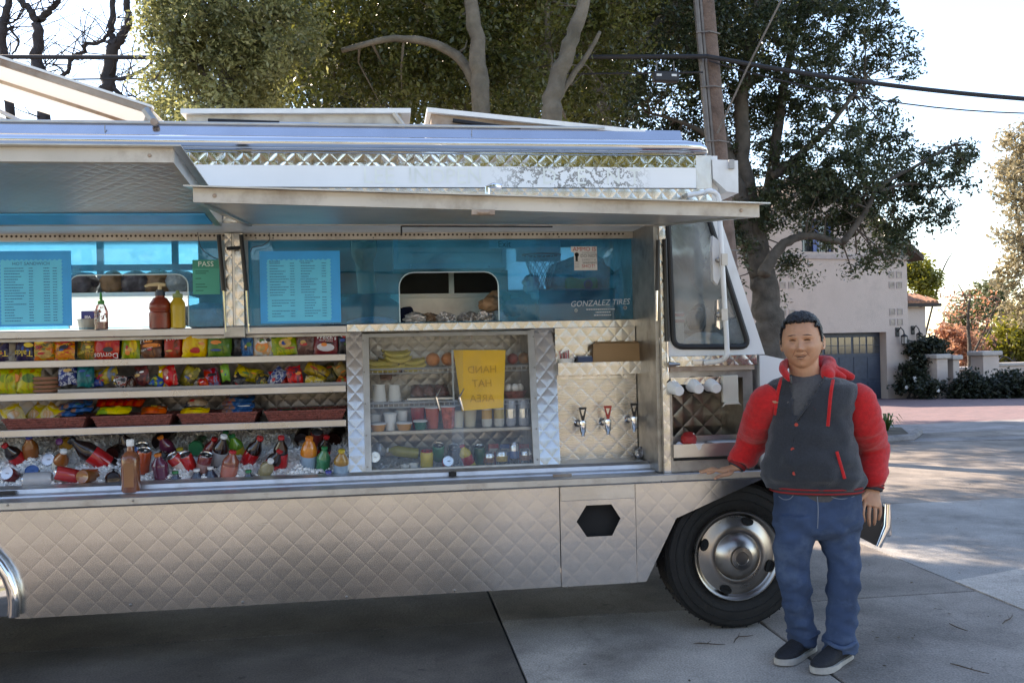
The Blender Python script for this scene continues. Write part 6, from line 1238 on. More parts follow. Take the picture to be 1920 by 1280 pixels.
C('blue and white can behind the brown salsa bottle', 266, 850, (.1, -.3, .9), blue_c, .6, band=cream_l); C('red and orange can half hidden behind the salsa bottle', 268, 868, (.2, -.3, .9), plastic('can_vermilion', (.45, .07, .02)), .4)
B('dark ribbed bottle base high at the back right of the salsa bottle', 300, 828, (.1, .95, .2), .040, .22, cola, blk_pl, None, .08); B('black bottle cap end showing in the ice below the ribbed base', 306, 856, (.2, -.9, .2), .030, .18, cola, blk_pl, None, .7); B('purple bottle with an orange cap at the front of the ice', 302, 885, (-.1, -.2, .9), .036, .18, mauve, caporange, None, .5, .01)
C('left of the two tilted red cola cans', 336, 870, (-.45, -.35, .7), red_c, .5, band=plastic('band_white_red', (.55, .45, .42))); C('right of the two tilted red cola cans', 353, 868, (-.25, -.4, .8), plastic('can_bright_red', (.5, .02, .02)), .55); B('yellow and white capped jar behind the red cans', 338, 850, (0, -.3, .95), .036, .14, cream_l, plastic('cap_yellow', (.55, .40, .04)), None, .8)
B('green bottle base facing out behind the red cans', 368, 840, (0, .95, .1), .038, .22, green_b, capgreen, None, .06); C('maroon can with a pale oval emblem', 382, 872, (.25, -.3, .85), maroon_c, .5, band=plastic('band_oval', (.28, .16, .15)))
B('light green soda bottle with a green cap standing at the back', 424, 828, (.05, -.3, .9), .034, .19, lime_b, capgreen, None, .7); B('dark diet cola bottle with silver label in front of the green capped bottle', 410, 858, (.25, -.3, .8), .036, .22, cola, capwhite, grey_c, .45); B('coral labelled bottle beside the diet cola', 430, 882, (.2, -.2, .9), .038, .18, colm('coral', (.25, .07, .04)), capred, pink_c, .45, .01)
B('cola bottle with red cap tilted right in the ice', 470, 855, (.42, -.30, .72), .036, .225, cola, capred, colared, .5, .03); B('cola bottle with red cap standing straight below the silver can', 526, 858, (.08, -.32, .85), .034, .225, cola, capred, colared, .5, .03); C('silver can end facing out above the upright cola bottle', 534, 826, (0, -.92, .35), grey_c)
B('dark ribbed bottle base left of the red can at the back right', 566, 823, (.0, .95, .2), .038, .22, cola, blk_pl, None, .06); C('red can with a bright rim at the back right of the ice', 594, 822, (.1, -.5, .75), maroon_c, .6); B('dark ribbed bottle base at the right end of the ice', 626, 824, (.1, .95, .2), .040, .22, cola, blk_pl, None, .06)
B('orange sports drink bottle with blue grey label', 579, 862, (.06, -.30, .9), .040, .235, orange_b, caporange, blue_l, .5, .02, neck=.6); B('bottle with a blue cap at the front right of the ice', 616, 888, (0, -.2, .9), .033, .16, colm('clear_blue', (.3, .33, .38)), capblue, None, .9, .0); B('amber bottle with a yellow cap and pale label against the divider', 640, 876, (.05, -.3, .9), .036, .18, gold_b, plastic('cap_yellow'), blue_l, .5)
for px, py, cp, nm in ((369, 888, capwhite, 'left white capped dark bottle at the front of the ice'), (395, 884, capwhite, 'right white capped dark bottle at the front of the ice'), (329, 892, capgreen, 'green capped bottle low at the front beside the red cans'), (466, 890, capgreen, 'green capped bottle low at the front below the tilted cola bottle')):
    B(nm, px, py, (0, -.15, 1), .033, .17, colm('dark_blue', (.03, .04, .07)), cp, None, .86, .0)
B('clear yellowish bottle lying at the front between the cola bottles', 497, 884, (.3, -.5, .5), .033, .18, colm('pale_tea', (.26, .22, .12)), capwhite, None, .5, .0); B('small dark bottle with a navy cap at the back left of the green capped bottle', 400, 834, (0, -.3, 1), .026, .15, dark_c, capblue, None, .85)

for i, (px, py, ax, bd, cp, lb_, lab) in enumerate([(32, 858, (-.3, -.5, .6), cola, capred, colared, 'cola bottle leaning left beside the amber bottle'), (112, 872, (.3, -.4, .6), amber, capwhite, cream_l, 'amber bottle with a cream label beside the bare silver can'), (240, 842, (-.2, -.3, .8), cola, blk_pl, grey_c, 'dark bottle with grey label behind the left shoulder of the salsa bottle'), (318, 846, (-.3, -.4, .7), mauve, caporange, None, 'purple bottle leaning left above the orange capped one'), (392, 852, (.3, -.3, .7), maroon_c, capred, red_c, 'maroon bottle between the oval emblem can and the diet cola'), (446, 846, (-.2, -.35, .8), lime_b, capgreen, yel_l, 'lime bottle with yellow label left of the tilted cola bottle'), (508, 872, (.4, -.3, .6), cola, capred, colared, 'cola bottle lying low between the two red capped cola bottles'), (606, 848, (.2, -.4, .8), cola, capred, colared, 'cola bottle right of the orange sports drink'), (606, 872, (.1, -.3, .9), green_b, capgreen, None, 'green bottle low beside the blue capped one at the right')]):
    B(lab, px, py, ax, .034, .19, bd, cp, lb_, .5, .0)

# ------------------------------------------------------------------ inside the glass case
def cpos(k, px, dy=.08):                       # place on the k-th case shelf under a pixel column
    z, y = CS[k]; return Vector((P(px, 745, y + dy).x, y + dy, z))
ban = M('banana_skin', (.52, .40, .06), .45, var=.18, scale=14, dirt=(.22, .24, .04, .5), dscale=12); bant = M('banana_tip', (.10, .08, .03), .7)
def bananas(label, px, dz, n, rz, seed):
    rn = random.Random(seed); c = cpos(0, px, .10) + Vector((0, 0, dz)); o = empty('banana_bunch', c, label, 'bananas', 'banana bunches'); rot = Matrix.Rotation(R(rz), 3, 'Z')
    for i in range(n):
        t = (i - (n - 1) / 2) / n; pts = []
        for k in range(9):
            a = -1.1 + 2.2 * k / 8; pts.append(c + rot @ Vector((math.sin(a) * .085, -.045 + t * .10 + rn.uniform(-.003, .003), .045 + t * .02 - math.cos(a) * .045 + i % 2 * .022)))
        mb = MB(); mb.tube(pts, [.005, .011, .016, .0185, .019, .0185, .016, .010, .005], 7); mb.build('banana', ban, o, True)
        mb = MB(); mb.tube([pts[0], pts[0] + (pts[0] - pts[1]) * .5], [.006, .004], 6); mb.build('stalk', bant, o, True)
bananas('banana bunch at the left end of the case top shelf', 706, 0, 4, 10, 1); bananas('banana bunch in the middle of the yellow bunches', 738, .0, 4, -8, 2); bananas('banana bunch nearest the oranges', 772, .0, 4, 5, 3); bananas('banana bunch lying on top of the other bunches', 742, .045, 4, 14, 4)
orm = M('orange_peel', (.62, .19, .02), .45, var=.08, bump=.4, bscale=160); apm = M('apple_skin', (.36, .05, .03), .3, var=.35, scale=18)
def fruit(name, label, cat, px, r, mat, k=0, dy=.08, dz=0, group=None):
    c = cpos(k, px, dy) + Vector((0, 0, dz)); o = empty(name, c, label, cat, group); mb = MB(); n = 9; mb.lathe([(r * math.sin(math.pi * (i + .02) / (n + .04)) * (1 if i else .3), r - r * .94 * math.cos(math.pi * i / n)) for i in range(n + 1)], c, seg=18); mb.build('flesh', mat, o, True, angle=90)
    mb = MB(); mb.tube([c + Vector((0, 0, r * 1.9)), c + Vector((.003, 0, r * 2.02))], .004, 6); mb.build('stem', bant, o)
for i, (px, dy, lab) in enumerate([(813, .07, 'orange nearest the bananas on the top shelf of the case'), (842, .08, 'second orange from the bananas'), (866, .08, 'third orange from the bananas behind the yellow notice'), (892, .08, 'fourth orange from the bananas behind the yellow notice'), (918, .08, 'last orange on the case top shelf behind the yellow notice')]): fruit('orange', lab, 'orange', px, .041, orm, 0, dy, 0, 'oranges in the case')
fruit('apple', 'red apple just right of the yellow notice', 'apple', 963, .034, apm, 0, .09, 0, 'apples in the case'); fruit('apple', 'mottled apple at the right end of the case top shelf', 'apple', 984, .036, M('apple_mottled', (.40, .18, .06), .35, var=.5, scale=25), 0, .09, 0, 'apples in the case')
foam = M('foam_white', (.76, .75, .72), .6, var=.04, bump=.1, bscale=200); foam_y = M('foam_cream', (.60, .52, .36), .6); lidm = M('lid_clear', (.65, .66, .66), .25)
def cup(label, c, r, h, mat, lid=None, inv=False, name='foam_cup', cat='cup', group='cups in the case', band=None):
    o = empty(name, c, label, cat, group); a, b = (r, r * .78) if inv else (r * .78, r); mb = MB(); mb.lathe([(a * .95, .0), (a, .003), (b, h - .006), (b + .003, h - .005), (b + .003, h), (b - .004, h), (b * .9, h - .008), (.001, h - .008)], c, seg=20); mb.build('wall', mat, o, True, angle=40)
    if lid: mb = MB(); mb.lathe([(b + .004, h - .002), (b + .005, h + .004), (b - .003, h + .009), (.001, h + .009)], c, seg=20); mb.build('lid', lid, o, True, angle=40)
    if band: mb = MB(); mb.lathe([(a + (b - a) * .3 + .0008, h * .3), (a + (b - a) * .6 + .0008, h * .6)], c, seg=20); mb.build('band', band, o, True)
    return o
cup('left white foam cup upside down on the middle case shelf', cpos(1, 711, .06), .040, .095, foam, inv=True); cup('right white foam cup upside down on the middle case shelf', cpos(1, 740, .08), .038, .09, foam, inv=True)
c = cpos(1, 806, .10); o = empty('pastry_tray', c, 'grey tray with wrapped pastries on the middle case shelf', 'tray'); part('tray', steel, o, box=(c + Vector((-.13, -.07, 0)), c + Vector((.14, .10, .018)), .005))
for i, (dx, lab) in enumerate(((-.07, 'left of the three wrapped pastries on the grey case tray'), (.0, 'middle of the three wrapped pastries on the grey case tray'), (.075, 'right of the three wrapped pastries on the grey case tray'))):
    pack('wrapped_pastry', lab, 'pastry', 'wrapped pastries', c.x + dx, c.y + .01, c.z + .02, .085, .10, .06, foil('foil_pastry', (.10, .04, .035), (.22, .10, .09), (.16, .15, .17), 24), i * 7 - 7, -55, 0, 400 + i)
c = cpos(1, 964, .05); o = empty('egg_basket', c, 'small red woven basket of white eggs at the right of the case', 'basket')
mb = MB(); mb.lathe([(.055, 0), (.075, .04), (.078, .042), (.071, .042), (.052, .004)], c, seg=22); mb.build('basket', wov, o, True)
eggm = M('egg_shell', (.74, .71, .67), .5)
for i, (dx, dy) in enumerate(((-.04, -.01), (.0, -.03), (.04, 0))):
    q = c + Vector((dx, dy, .03)); e = empty('egg', q, ('left', 'middle', 'right')[i] + ' white egg in the red woven basket', 'egg', 'eggs in the basket'); mb = MB(); n = 8; mb.lathe([(.021 * math.sin(math.pi * (k + .05) / (n + .1)), .027 - .027 * math.cos(math.pi * k / n)) for k in range(n + 1)], q, (.2 - .2 * i, -.3, 1), seg=14); mb.build('shell', eggm, e, True, angle=90)
z3c = 2
cup('white cup behind the left orange tub on the lower case shelf', cpos(2, 703, .12), .034, .085, foam, name='foam_cup'); cup('white cup behind the right orange tub on the lower case shelf', cpos(2, 752, .13), .036, .10, foam); cup('tall white cup between the two orange tubs', cpos(2, 731, .06), .034, .09, foam, lidm)
pud = M('pudding_orange', (.55, .25, .05), .4); gel = M('gelatin_red', (.33, .03, .02), .12, coat=.3); gel2 = M('gelatin_coral', (.50, .10, .05), .15); grn = M('gelatin_green', (.02, .13, .08), .2)
cup('left shallow orange tub on the lower case shelf', cpos(2, 708, .03), .042, .038, pud, lidm, name='dessert_tub'); cup('right shallow orange tub on the lower case shelf', cpos(2, 757, .03), .042, .038, pud, lidm, name='dessert_tub')
cup('green dessert tub with a white lid in front of the red gelatin', cpos(2, 787, .03), .036, .045, grn, M('lid_white', (.7, .7, .68), .4), name='dessert_tub'); cup('dark red gelatin tub behind the green tub', cpos(2, 783, .11), .042, .12, gel, lidm, name='dessert_tub'); cup('coral fruit cup in the middle of the lower case shelf', cpos(2, 810, .08), .040, .115, gel2, lidm, name='dessert_tub'); cup('coral fruit cup directly behind the right door handle', cpos(2, 840, .06), .040, .12, M('gelatin_streaked', (.50, .12, .07), .2, var=.5, scale=30), lidm, name='dessert_tub')
cup('left beige pudding cup under the yellow notice', cpos(2, 857, .08), .036, .095, foam_y, name='dessert_tub'); cup('right beige pudding cup under the yellow notice', cpos(2, 880, .10), .040, .105, foam_y, name='dessert_tub')
cyo = plastic('can_yellow_orange', (.60, .32, .06))
for px, col, bnd, lab in ((912, cream_l, cyo, 'tall cream and orange can under the yellow notice'), (935, cream_l, plastic('band_gold', (.5, .36, .12)), 'tall cream and gold can right of the orange banded one'), (957, grey_c, silver, 'left of the two tall silver cans in the case'), (981, grey_c, silver, 'right of the two tall silver cans in the case')): can(lab, cpos(2, px, .07), (0, 0, 1), col, .030, .15, 'drink_can', 'cans in the case', band=bnd)
ice_bed('loose ice on the floor of the glass case', XB + .03, XC1 + .005, .30, .84, .80, .20, 700, 33)
def cb(px, py, Y): return P(px, py, Y)
can('silver can end facing out at the left of the case floor', cb(703, 858, .47), (0, -.95, .15), grey_c, group='drinks on the case floor'); can('silver can end behind the leftmost one on the case floor', cb(714, 846, .52), (-.2, -.9, .25), grey_c, group='drinks on the case floor')
bottle('yellow bottle lying sideways on the case floor', cb(784, 850, .52), (-.97, .0, .15), .032, .18, colm('mustard_yellow', (.42, .36, .07)), capwhite, None, group='drinks on the case floor')
can('yellow can with a red top standing on the case floor', cb(800, 884, .38), (.02, -.15, 1), yel_l, .036, .12, lid=capred, group='drinks on the case floor'); can('green topped can behind the yellow and red can', cb(822, 862, .50), (0, -.4, .9), green_b, .034, .10, group='drinks on the case floor'); can('bright red can lying toward the viewer on the case floor', cb(836, 872, .48), (.05, -.9, .3), red_c, group='drinks on the case floor')
cup('left small white cup at the front of the case floor', cb(760, 886, .36), .024, .045, foam, group='cups on the case floor'); cup('right small white cup at the front of the case floor', cb(776, 883, .37), .024, .045, foam, group='cups on the case floor', name='foam_cup')
bottle('yellow bottle with a red cap tilted left on the case floor', cb(886, 884, .40), (-.35, -.2, .9), .034, .17, yel_l, capred, red_c, group='drinks on the case floor'); can('dark can behind the bright red can on the case floor', cb(850, 868, .52), (0, -.5, .8), dark_c, group='drinks on the case floor'); can('green can right of the tilted yellow bottle', cb(899, 874, .45), (0, -.2, 1), plastic('can_green_dark', (.03, .10, .05)), group='drinks on the case floor')
can('brown labelled can standing left of the yellow labelled can', cb(917, 875, .42), (0, 0, 1), silver, .032, .085, band=plastic('band_brown', (.25, .09, .03)), group='drinks on the case floor'); can('yellow and orange labelled can on the case floor', cb(941, 873, .42), (0, 0, 1), silver, .034, .09, band=plastic('band_yellow_orange', (.55, .34, .05)), group='drinks on the case floor'); can('slim blue and silver can on the case floor', cb(965, 870, .43), (0, 0, 1), silver, .028, .12, band=blue_c, group='drinks on the case floor'); can('brown labelled can against the right case frame', cb(987, 870, .42), (0, 0, 1), silver, .033, .085, band=plastic('band_tan', (.34, .14, .06)), group='drinks on the case floor')
for px, m_, lab in ((925, red_c, 'small red carton standing behind the brown labelled can'), (947, blue_c, 'small blue carton standing behind the yellow labelled can'), (982, red_c, 'small red carton behind the can at the right frame')):
    q = cb(px, 846, .56); o = empty('carton', q, lab, 'carton', 'cartons in the case'); part('box', m_, o, box=(q + Vector((-.03, -.02, -.08)), q + Vector((.03, .02, .045)), .003)); part('flap', cream_l, o, box=(q + Vector((-.026, -.0212, .0)), q + Vector((.026, -.0203, .02))))
# yellow notice fixed inside the right hand sliding glass, its writing seen from behind
a, b = S(850, 768, .02), S(947, 655, .02); nt_o = empty('paper_notice', a, 'yellow paper notice behind the case glass with reversed lettering', 'notice')
nm = M('notice_yellow', (.95, .56, .012), .5, var=.06); mb = MB(); q = [S(866, 770, .02), S(944, 764, .02), S(948, 656, .02), S(850, 656, .02)]; mb.add(q + [v + Vector((0, .002, 0)) for v in q], [(0, 1, 2, 3), (7, 6, 5, 4), (0, 4, 5, 1), (1, 5, 6, 2), (2, 6, 7, 3), (3, 7, 4, 0)]); mb.build('sheet', nm, nt_o)
mb = MB(); q = [S(846, 656, .0195), S(849, 752, .0195), S(852, 752, .0195), S(850, 656, .0195)]; mb.add(q, [(0, 1, 2, 3)]); mb.build('tape', M('clear_tape', (.6, .6, .58), .3), nt_o)
upd = Vector((0, .22, .76)).normalized()
for s, py in (('HAND', 693), ('HAT', 719), ('AREA', 747)): letters('lettering', s, .06, M('notice_ink', (.62, .34, .012), .6), nt_o, S(904, py, .016), right=(-1, 0, 0), up=upd, sx=.95)
# ------------------------------------------------------------------ straws, box, taps, niche goods
c = P(1062, 676, .375); c.z = tb0.z + .009; cup('white foam cup packed with striped straws in the quilted tray', c, .044, .085, foam, name='straw_cup', group=None)
sco = bpy.data.objects; sw_ = M('straw_stripe', (.70, .60, .60), .4, var=.3, scale=60)
so = [o for o in sco if o.name.startswith('straw_cup')][0]; random.seed(9)
for i in range(26):
    a = random.uniform(0, 6.28); r_ = random.uniform(0, .030); p = c + Vector((r_ * math.cos(a), r_ * math.sin(a), .02)); mb = MB(); mb.tube([p, p + Vector((r_ * .35 * math.cos(a), r_ * .35 * math.sin(a), random.uniform(.095, .115)))], .003, 5); mb.build('straw', sw_ if i % 3 else M('straw_red', (.5, .12, .14), .4), so)
c = P(1095, 672, .37); o = empty('sugar_box', (c.x, c.y, tb0.z + .009), 'small dark blue sugar packet box between the straws and the cardboard', 'box'); part('box', M('sugar_blue', (.03, .06, .14), .5), o, box=((c.x - .04, .345, tb0.z + .009), (c.x + .045, .40, c.z + .008), .003)); part('lining', M('sugar_packets', (.2, .25, .35), .6), o, box=((c.x - .036, .349, c.z + .0085), (c.x + .041, .396, c.z + .014)))
card = M('cardboard', (.36, .22, .11), .8, var=.12, scale=5, bump=.1); a, b = P(1110, 676, .36), P(1231, 643, .36); o = empty('cardboard_box', (a.x, .38, tb0.z + .009), 'flattened brown cardboard box in the quilted tray', 'cardboard box')
mb = MB(); mb.prism([(a.x, tb0.z + .009), (b.x - .012, tb0.z + .009), (b.x, b.z), (a.x + .008, b.z + .004)], .352, .356); mb.build('front_face', card, o); mb = MB(); mb.prism([(a.x, tb0.z + .009), (b.x - .02, tb0.z + .009), (b.x - .01, b.z + .012), (a.x + .03, b.z + .016)], .385, .389); mb.build('back_face', card, o)
mb = MB(); mb.add([(a.x + .012, .357, b.z), (b.x - .01, .357, b.z - .003), (b.x - .02, .384, b.z + .010), (a.x + .035, .384, b.z + .012)], [(0, 1, 2, 3)]); mb.build('flap', card, o); part('printed_mark', M('card_ink', (.08, .05, .03), .7), o, box=((b.x - .07, .3505, a.z + .0), (b.x - .05, .3515, a.z + .015)))
fo_ = M('crumpled_foil', (.45, .45, .47), .3, 1.0, var=.2)
for i, (px, py, r_, lab) in enumerate(((1203, 856, .035, 'left of the two grey crumpled foil balls below the taps'), (1221, 855, .032, 'right of the two grey crumpled foil balls below the taps'))):
    c = P(px, py, .36); c.z = .906 + r_ * .8; o = empty('foil_ball', c, lab, 'foil ball', 'crumpled foil balls'); bm = bmesh.new(); bmesh.ops.create_icosphere(bm, subdivisions=3, radius=r_); random.seed(i)
    for v in bm.verts: v.co = v.co * (1 + .28 * mnoise.noise(v.co * 60 + Vector((i * 9, 0, 0)))) + c; v.co.z = max(v.co.z, .906)
    bm.verts.index_update(); mb = MB(); mb.add([v.co for v in bm.verts], [[v.index for v in f.verts] for f in bm.faces]); bm.free(); mb.build('crumple', fo_, o)
for i, (px, py) in enumerate(((1274, 733), (1311, 729), (1344, 728))):
    e = P(px, py, -.085); ax = Vector((-.06, 1, .20)).normalized(); o = empty('cup_stack', e, ('left', 'middle', 'right')[i] + ' stack of white foam cups poking out of the dispenser', 'cup stack', 'foam cup stacks')
    mb = MB(); mb.lathe([(.001, 0), (.0245, .0), (.0265, .002), (.036, .085), (.039, .088), (.039, .094), (.037, .096)], e, ax, 24); mb.build('cup', foam, o, True, angle=40)
    for k in range(5): mb = MB(); h = .097 + k * .022; mb.lathe([(.036, h), (.0395, h + .012), (.0395, h + .018), (.037, h + .02)], e, ax, 24); mb.build('cup_rim', foam, o, True, angle=40)
    mb = MB(); mb.lathe([(.043, .09), (.047, .09), (.047, .22), (.043, .22)], e, ax, 24); mb.build('sleeve', darkm, o, True, angle=40)
zt = t0.z + .008
c = P(1290, 815, .035); o = empty('lidded_jar', (c.x, c.y, zt), 'round jar with a red mesh lid in the niche', 'jar'); mb = MB(); mb.lathe([(.03, 0), (.034, .004), (.034, .05), (.030, .055)], (c.x, c.y, zt + .0), seg=20); mb.build('glass', M('jar_tan', (.35, .28, .20), .3), o, True); mb = MB(); mb.lathe([(.037, 0), (.042, .012), (.042, .04), (.03, .058), (.001, .06)], (c.x, c.y, zt + .055), (-.05, -.45, 1), seg=20); mb.build('lid', M('red_lid', (.50, .03, .025), .35, bump=.5, bscale=200), o, True)
c = P(1307, 830, -.0); o = cup('small white foam bowl with a spoon in the niche tray', Vector((c.x, .005, zt)), .040, .062, foam, name='foam_bowl', cat='bowl', group=None); mb = MB(); mb.tube([(c.x - .005, .005, zt + .02), (c.x - .014, .012, zt + .115)], [.003, .0035], 6); mb.build('spoon', foam, o)
npk = M('napkin_paper', (.72, .73, .75), .85, var=.05); c = P(1356, 815, .03); o = empty('napkin_stack', (c.x, c.y, zt), 'stack of white paper napkins fanned in the niche tray', 'napkins')
random.seed(4)
for i in range(9): mb = MB(); a = random.uniform(-.07, .07); dz_ = .006 + i * .0065; mb.box((-.09, -.045, 0), (.09, .05, .004)); mb.v = [(c.x + x * math.cos(a) - y * math.sin(a) + i * .002, .035 + x * math.sin(a) + y * math.cos(a), zt + dz_ + z + .02 * max(0, .2 - abs(x)) * (i / 9)) for x, y, z in mb.v]; mb.build('napkin', npk, o)
c = P(1277, 832, -.005); o = empty('paper_towel', (c.x, .0, zt), 'crumpled white paper towel at the left end of the niche tray', 'paper towel'); bm = bmesh.new(); bmesh.ops.create_icosphere(bm, subdivisions=3, radius=1)
for v in bm.verts: k = 1 + .22 * mnoise.noise(v.co * 2.3); v.co = Vector((c.x - .002 + v.co.x * .033 * k, .018 + v.co.y * .03 * k, max(zt + .002, zt + .03 + v.co.z * .038 * k)))
bm.verts.index_update(); mb = MB(); mb.add([v.co for v in bm.verts], [[v.index for v in f.verts] for f in bm.faces]); bm.free(); mb.build('crumple', npk, o, True, angle=50)
# ------------------------------------------------------------------ bottles on the counter and the sill
c = G(246, 922, .866); sal = empty('salsa_bottle', c, 'brown square salsa bottle with white cap standing on the steel counter', 'bottle')
slm_ = M('salsa_brown', (.20, .060, .022), .16, var=.25, scale=25, coat=.4); mb = MB(); mb.lathe([(.030, .001), (.042, .003), (.0445, .012), (.0445, .165), (.041, .182), (.028, .20), (.017, .208), (.015, .235), (.014, .24)], c, (0, 0, 1), 24, sq=.28, up=(0, 1, 0)); mb.build('body', slm_, sal, True, angle=40)
part('label_panel', M('salsa_label', (.27, .11, .045), .3), sal, box=((c.x - .022, c.y - .0475, c.z + .03), (c.x + .026, c.y - .0458, c.z + .15), .0008)); mb = MB(); mb.lathe([(.018, .232), (.019, .236), (.019, .262), (.016, .265)], c, seg=18); mb.build('cap', capwhite, sal, True, angle=40)
zs = 1.6925; ysl_ = .452
def sx_(px): return P(px, 600, ysl_).x
clr = clear('squeeze_plastic', (.90, .90, .90), .5, .05, .1); ket = M('ketchup', (.22, .03, .012), .3, var=.3, scale=20)
c = Vector((sx_(190), ysl_, zs)); o = empty('squeeze_bottle', c, 'clear squeeze bottle with red smears and green nozzle on the sill', 'bottle', 'bottles on the sill'); mb = MB(); mb.lathe([(.030, .001), (.034, .004), (.035, .06), (.033, .10), (.022, .13), (.016, .138)], c, seg=20); mb.build('wall', clr, o, True, angle=40); mb = MB(); mb.lathe([(.031, .003), (.0325, .006), (.0325, .042), (.001, .043)], c, seg=20); mb.build('sauce', ket, o, True, angle=40)
mb = MB(); mb.lathe([(.017, .136), (.017, .155), (.008, .16), (.006, .19), (.003, .20)], c, seg=14); mb.build('nozzle', M('nozzle_green', (.03, .28, .05), .35), o, True, angle=40); random.seed(3); mb = MB()
for i in range(40): a = random.uniform(3.3, 6.1); z_ = random.uniform(.045, .125); r_ = .0355 if z_ < .1 else .026; q = c + Vector((r_ * math.cos(a), r_ * math.sin(a), z_)); mb.lathe([(.0045 * random.uniform(.4, 1.3), 0), (.001, .0012)], q, (math.cos(a), math.sin(a), 0), 6)
mb.build('smears', ket, o, kind='stuff')
c = Vector((sx_(300), ysl_ + .01, zs)); o = empty('ketchup_bottle', c, 'large ketchup pump bottle with cream pump head on the sill', 'bottle', 'bottles on the sill'); mb = MB(); mb.lathe([(.052, .001), (.058, .004), (.058, .085), (.052, .092), (.052, .10), (.057, .107), (.055, .135), (.035, .165), (.024, .17), (.024, .182)], c, seg=24); mb.build('body', ket, o, True, angle=40); mb = MB(); mb.lathe([(.026, .178), (.026, .2), (.018, .203), (.018, .21)], c, seg=16); mb.build('collar', M('collar_dark', (.03, .05, .09), .4), o, True, angle=40)
mb = MB(); mb.tube([c + Vector((0, 0, .2)), c + Vector((0, 0, .235))], .010, 10); mb.tube([c + Vector((.03, 0, .236)), c + Vector((-.01, 0, .24)), c + Vector((-.055, -.01, .236)), c + Vector((-.075, -.012, .228))], [.009, .011, .008, .006], 8); mb.build('pump_head', M('pump_cream', (.62, .50, .30), .4), o, True)
c = Vector((sx_(334), ysl_ + .0, zs)); o = empty('mustard_bottle', c, 'yellow mustard bottle right of the ketchup pump bottle', 'bottle', 'bottles on the sill'); mus = M('mustard', (.55, .37, .02), .3); mb = MB(); mb.lathe([(.034, .001), (.038, .004), (.037, .06), (.039, .12), (.036, .14), (.024, .158), (.022, .17)], c, seg=20); mb.build('body', mus, o, True, angle=40); mb = MB(); mb.lathe([(.026, .165), (.026, .185), (.012, .19), (.008, .205)], c, seg=14); mb.build('cap', M('mustard_cap', (.25, .33, .12), .4), o, True, angle=40)
c = Vector((sx_(153), .50 + .05, zs)); o = empty('plastic_tub', c, 'clear tub of chillies with a navy box behind, left on the sill', 'tub'); mb = MB(); mb.lathe([(.042, 0), (.052, .06), (.055, .062)], c, seg=18); mb.build('tub_wall', M('tub_grey', (.35, .36, .33), .25), o, True); mb = MB(); mb.lathe([(.044, .05), (.03, .06), (.001, .064)], c, seg=18); mb.build('chillies', M('chilli_green', (.16, .18, .06), .4, var=.4, scale=60), o, True)
q = Vector((sx_(149), .64, zs)); o = empty('navy_box', q, 'small navy blue box behind the clear tub in the left serving opening', 'box'); part('box', M('navy_card', (.02, .02, .12), .4), o, box=(q + Vector((-.045, -.02, 0)), q + Vector((.04, .03, .11)), .003)); letters('lettering', 'SEA', .02, lw, o, q + Vector((-.01, -.0215, .075)))
def lump(name, label, cat, c, rx, ry, rz, mat, seed, amp=.25, fr=3.0, flat_z=None, sub=4, group=None, pn='film', ang=50):
    bm = bmesh.new(); bmesh.ops.create_icosphere(bm, subdivisions=sub, radius=1); off = Vector((seed * 3.1, seed * 1.7, 0))
    for v in bm.verts:
        k = 1 + amp * mnoise.noise(v.co * fr * .5 + off) + amp * .6 * abs(mnoise.noise(v.co * fr * 1.6 + off)); v.co = Vector((c[0] + v.co.x * rx * k, c[1] + v.co.y * ry * k, c[2] + v.co.z * rz * k))
        if flat_z is not None: v.co.z = max(v.co.z, flat_z)
    bm.verts.index_update(); mb = MB(); mb.add([v.co for v in bm.verts], [[v.index for v in f.verts] for f in bm.faces]); bm.free()
    o = empty(name, (c[0], c[1], flat_z if flat_z is not None else c[2]), label, cat, group); mb.build(pn, mat, o, True, angle=ang); return o
film = M('plastic_film', (.42, .47, .50), .22, var=.3, scale=14, bump=.5, bscale=40, spec=.7); filmd = M('dark_film', (.12, .10, .11), .3, var=.4, scale=16, bump=.5, bscale=40); kraft = M('brown_bread', (.30, .17, .09), .55, var=.35, scale=18); foilp = M('foil_wrap', (.62, .58, .56), .3, .85, var=.3, scale=30, bump=.9, bscale=60)
lump('plastic_bag', 'clear plastic bag slumped behind the pane under the green certificate', 'plastic bag', (P(390, 590, .62).x, .62, 1.76), .16, .08, .07, film, 1, flat_z=1.6925)
zi = P(250, 550, 1.75).z + .009
for i, (px, w, m_, lab) in enumerate(((155, .10, filmd, 'dark bagged bread at the left of the inner shelf'), (214, .085, kraft, 'brown paper parcel on the inner shelf'), (255, .11, filmd, 'round dark bagged loaf on the inner shelf'), (297, .11, kraft, 'tan bread pack on the inner shelf'), (338, .12, film, 'grey film wrapped pack at the right of the inner shelf'))): q = P(px, 540, 1.9); lump('bread_pack', lab, 'bread pack', (q.x, 1.9, zi + .07), w, .09, .085, m_, 10 + i, .2, flat_z=zi, group='packs on the inner shelf')
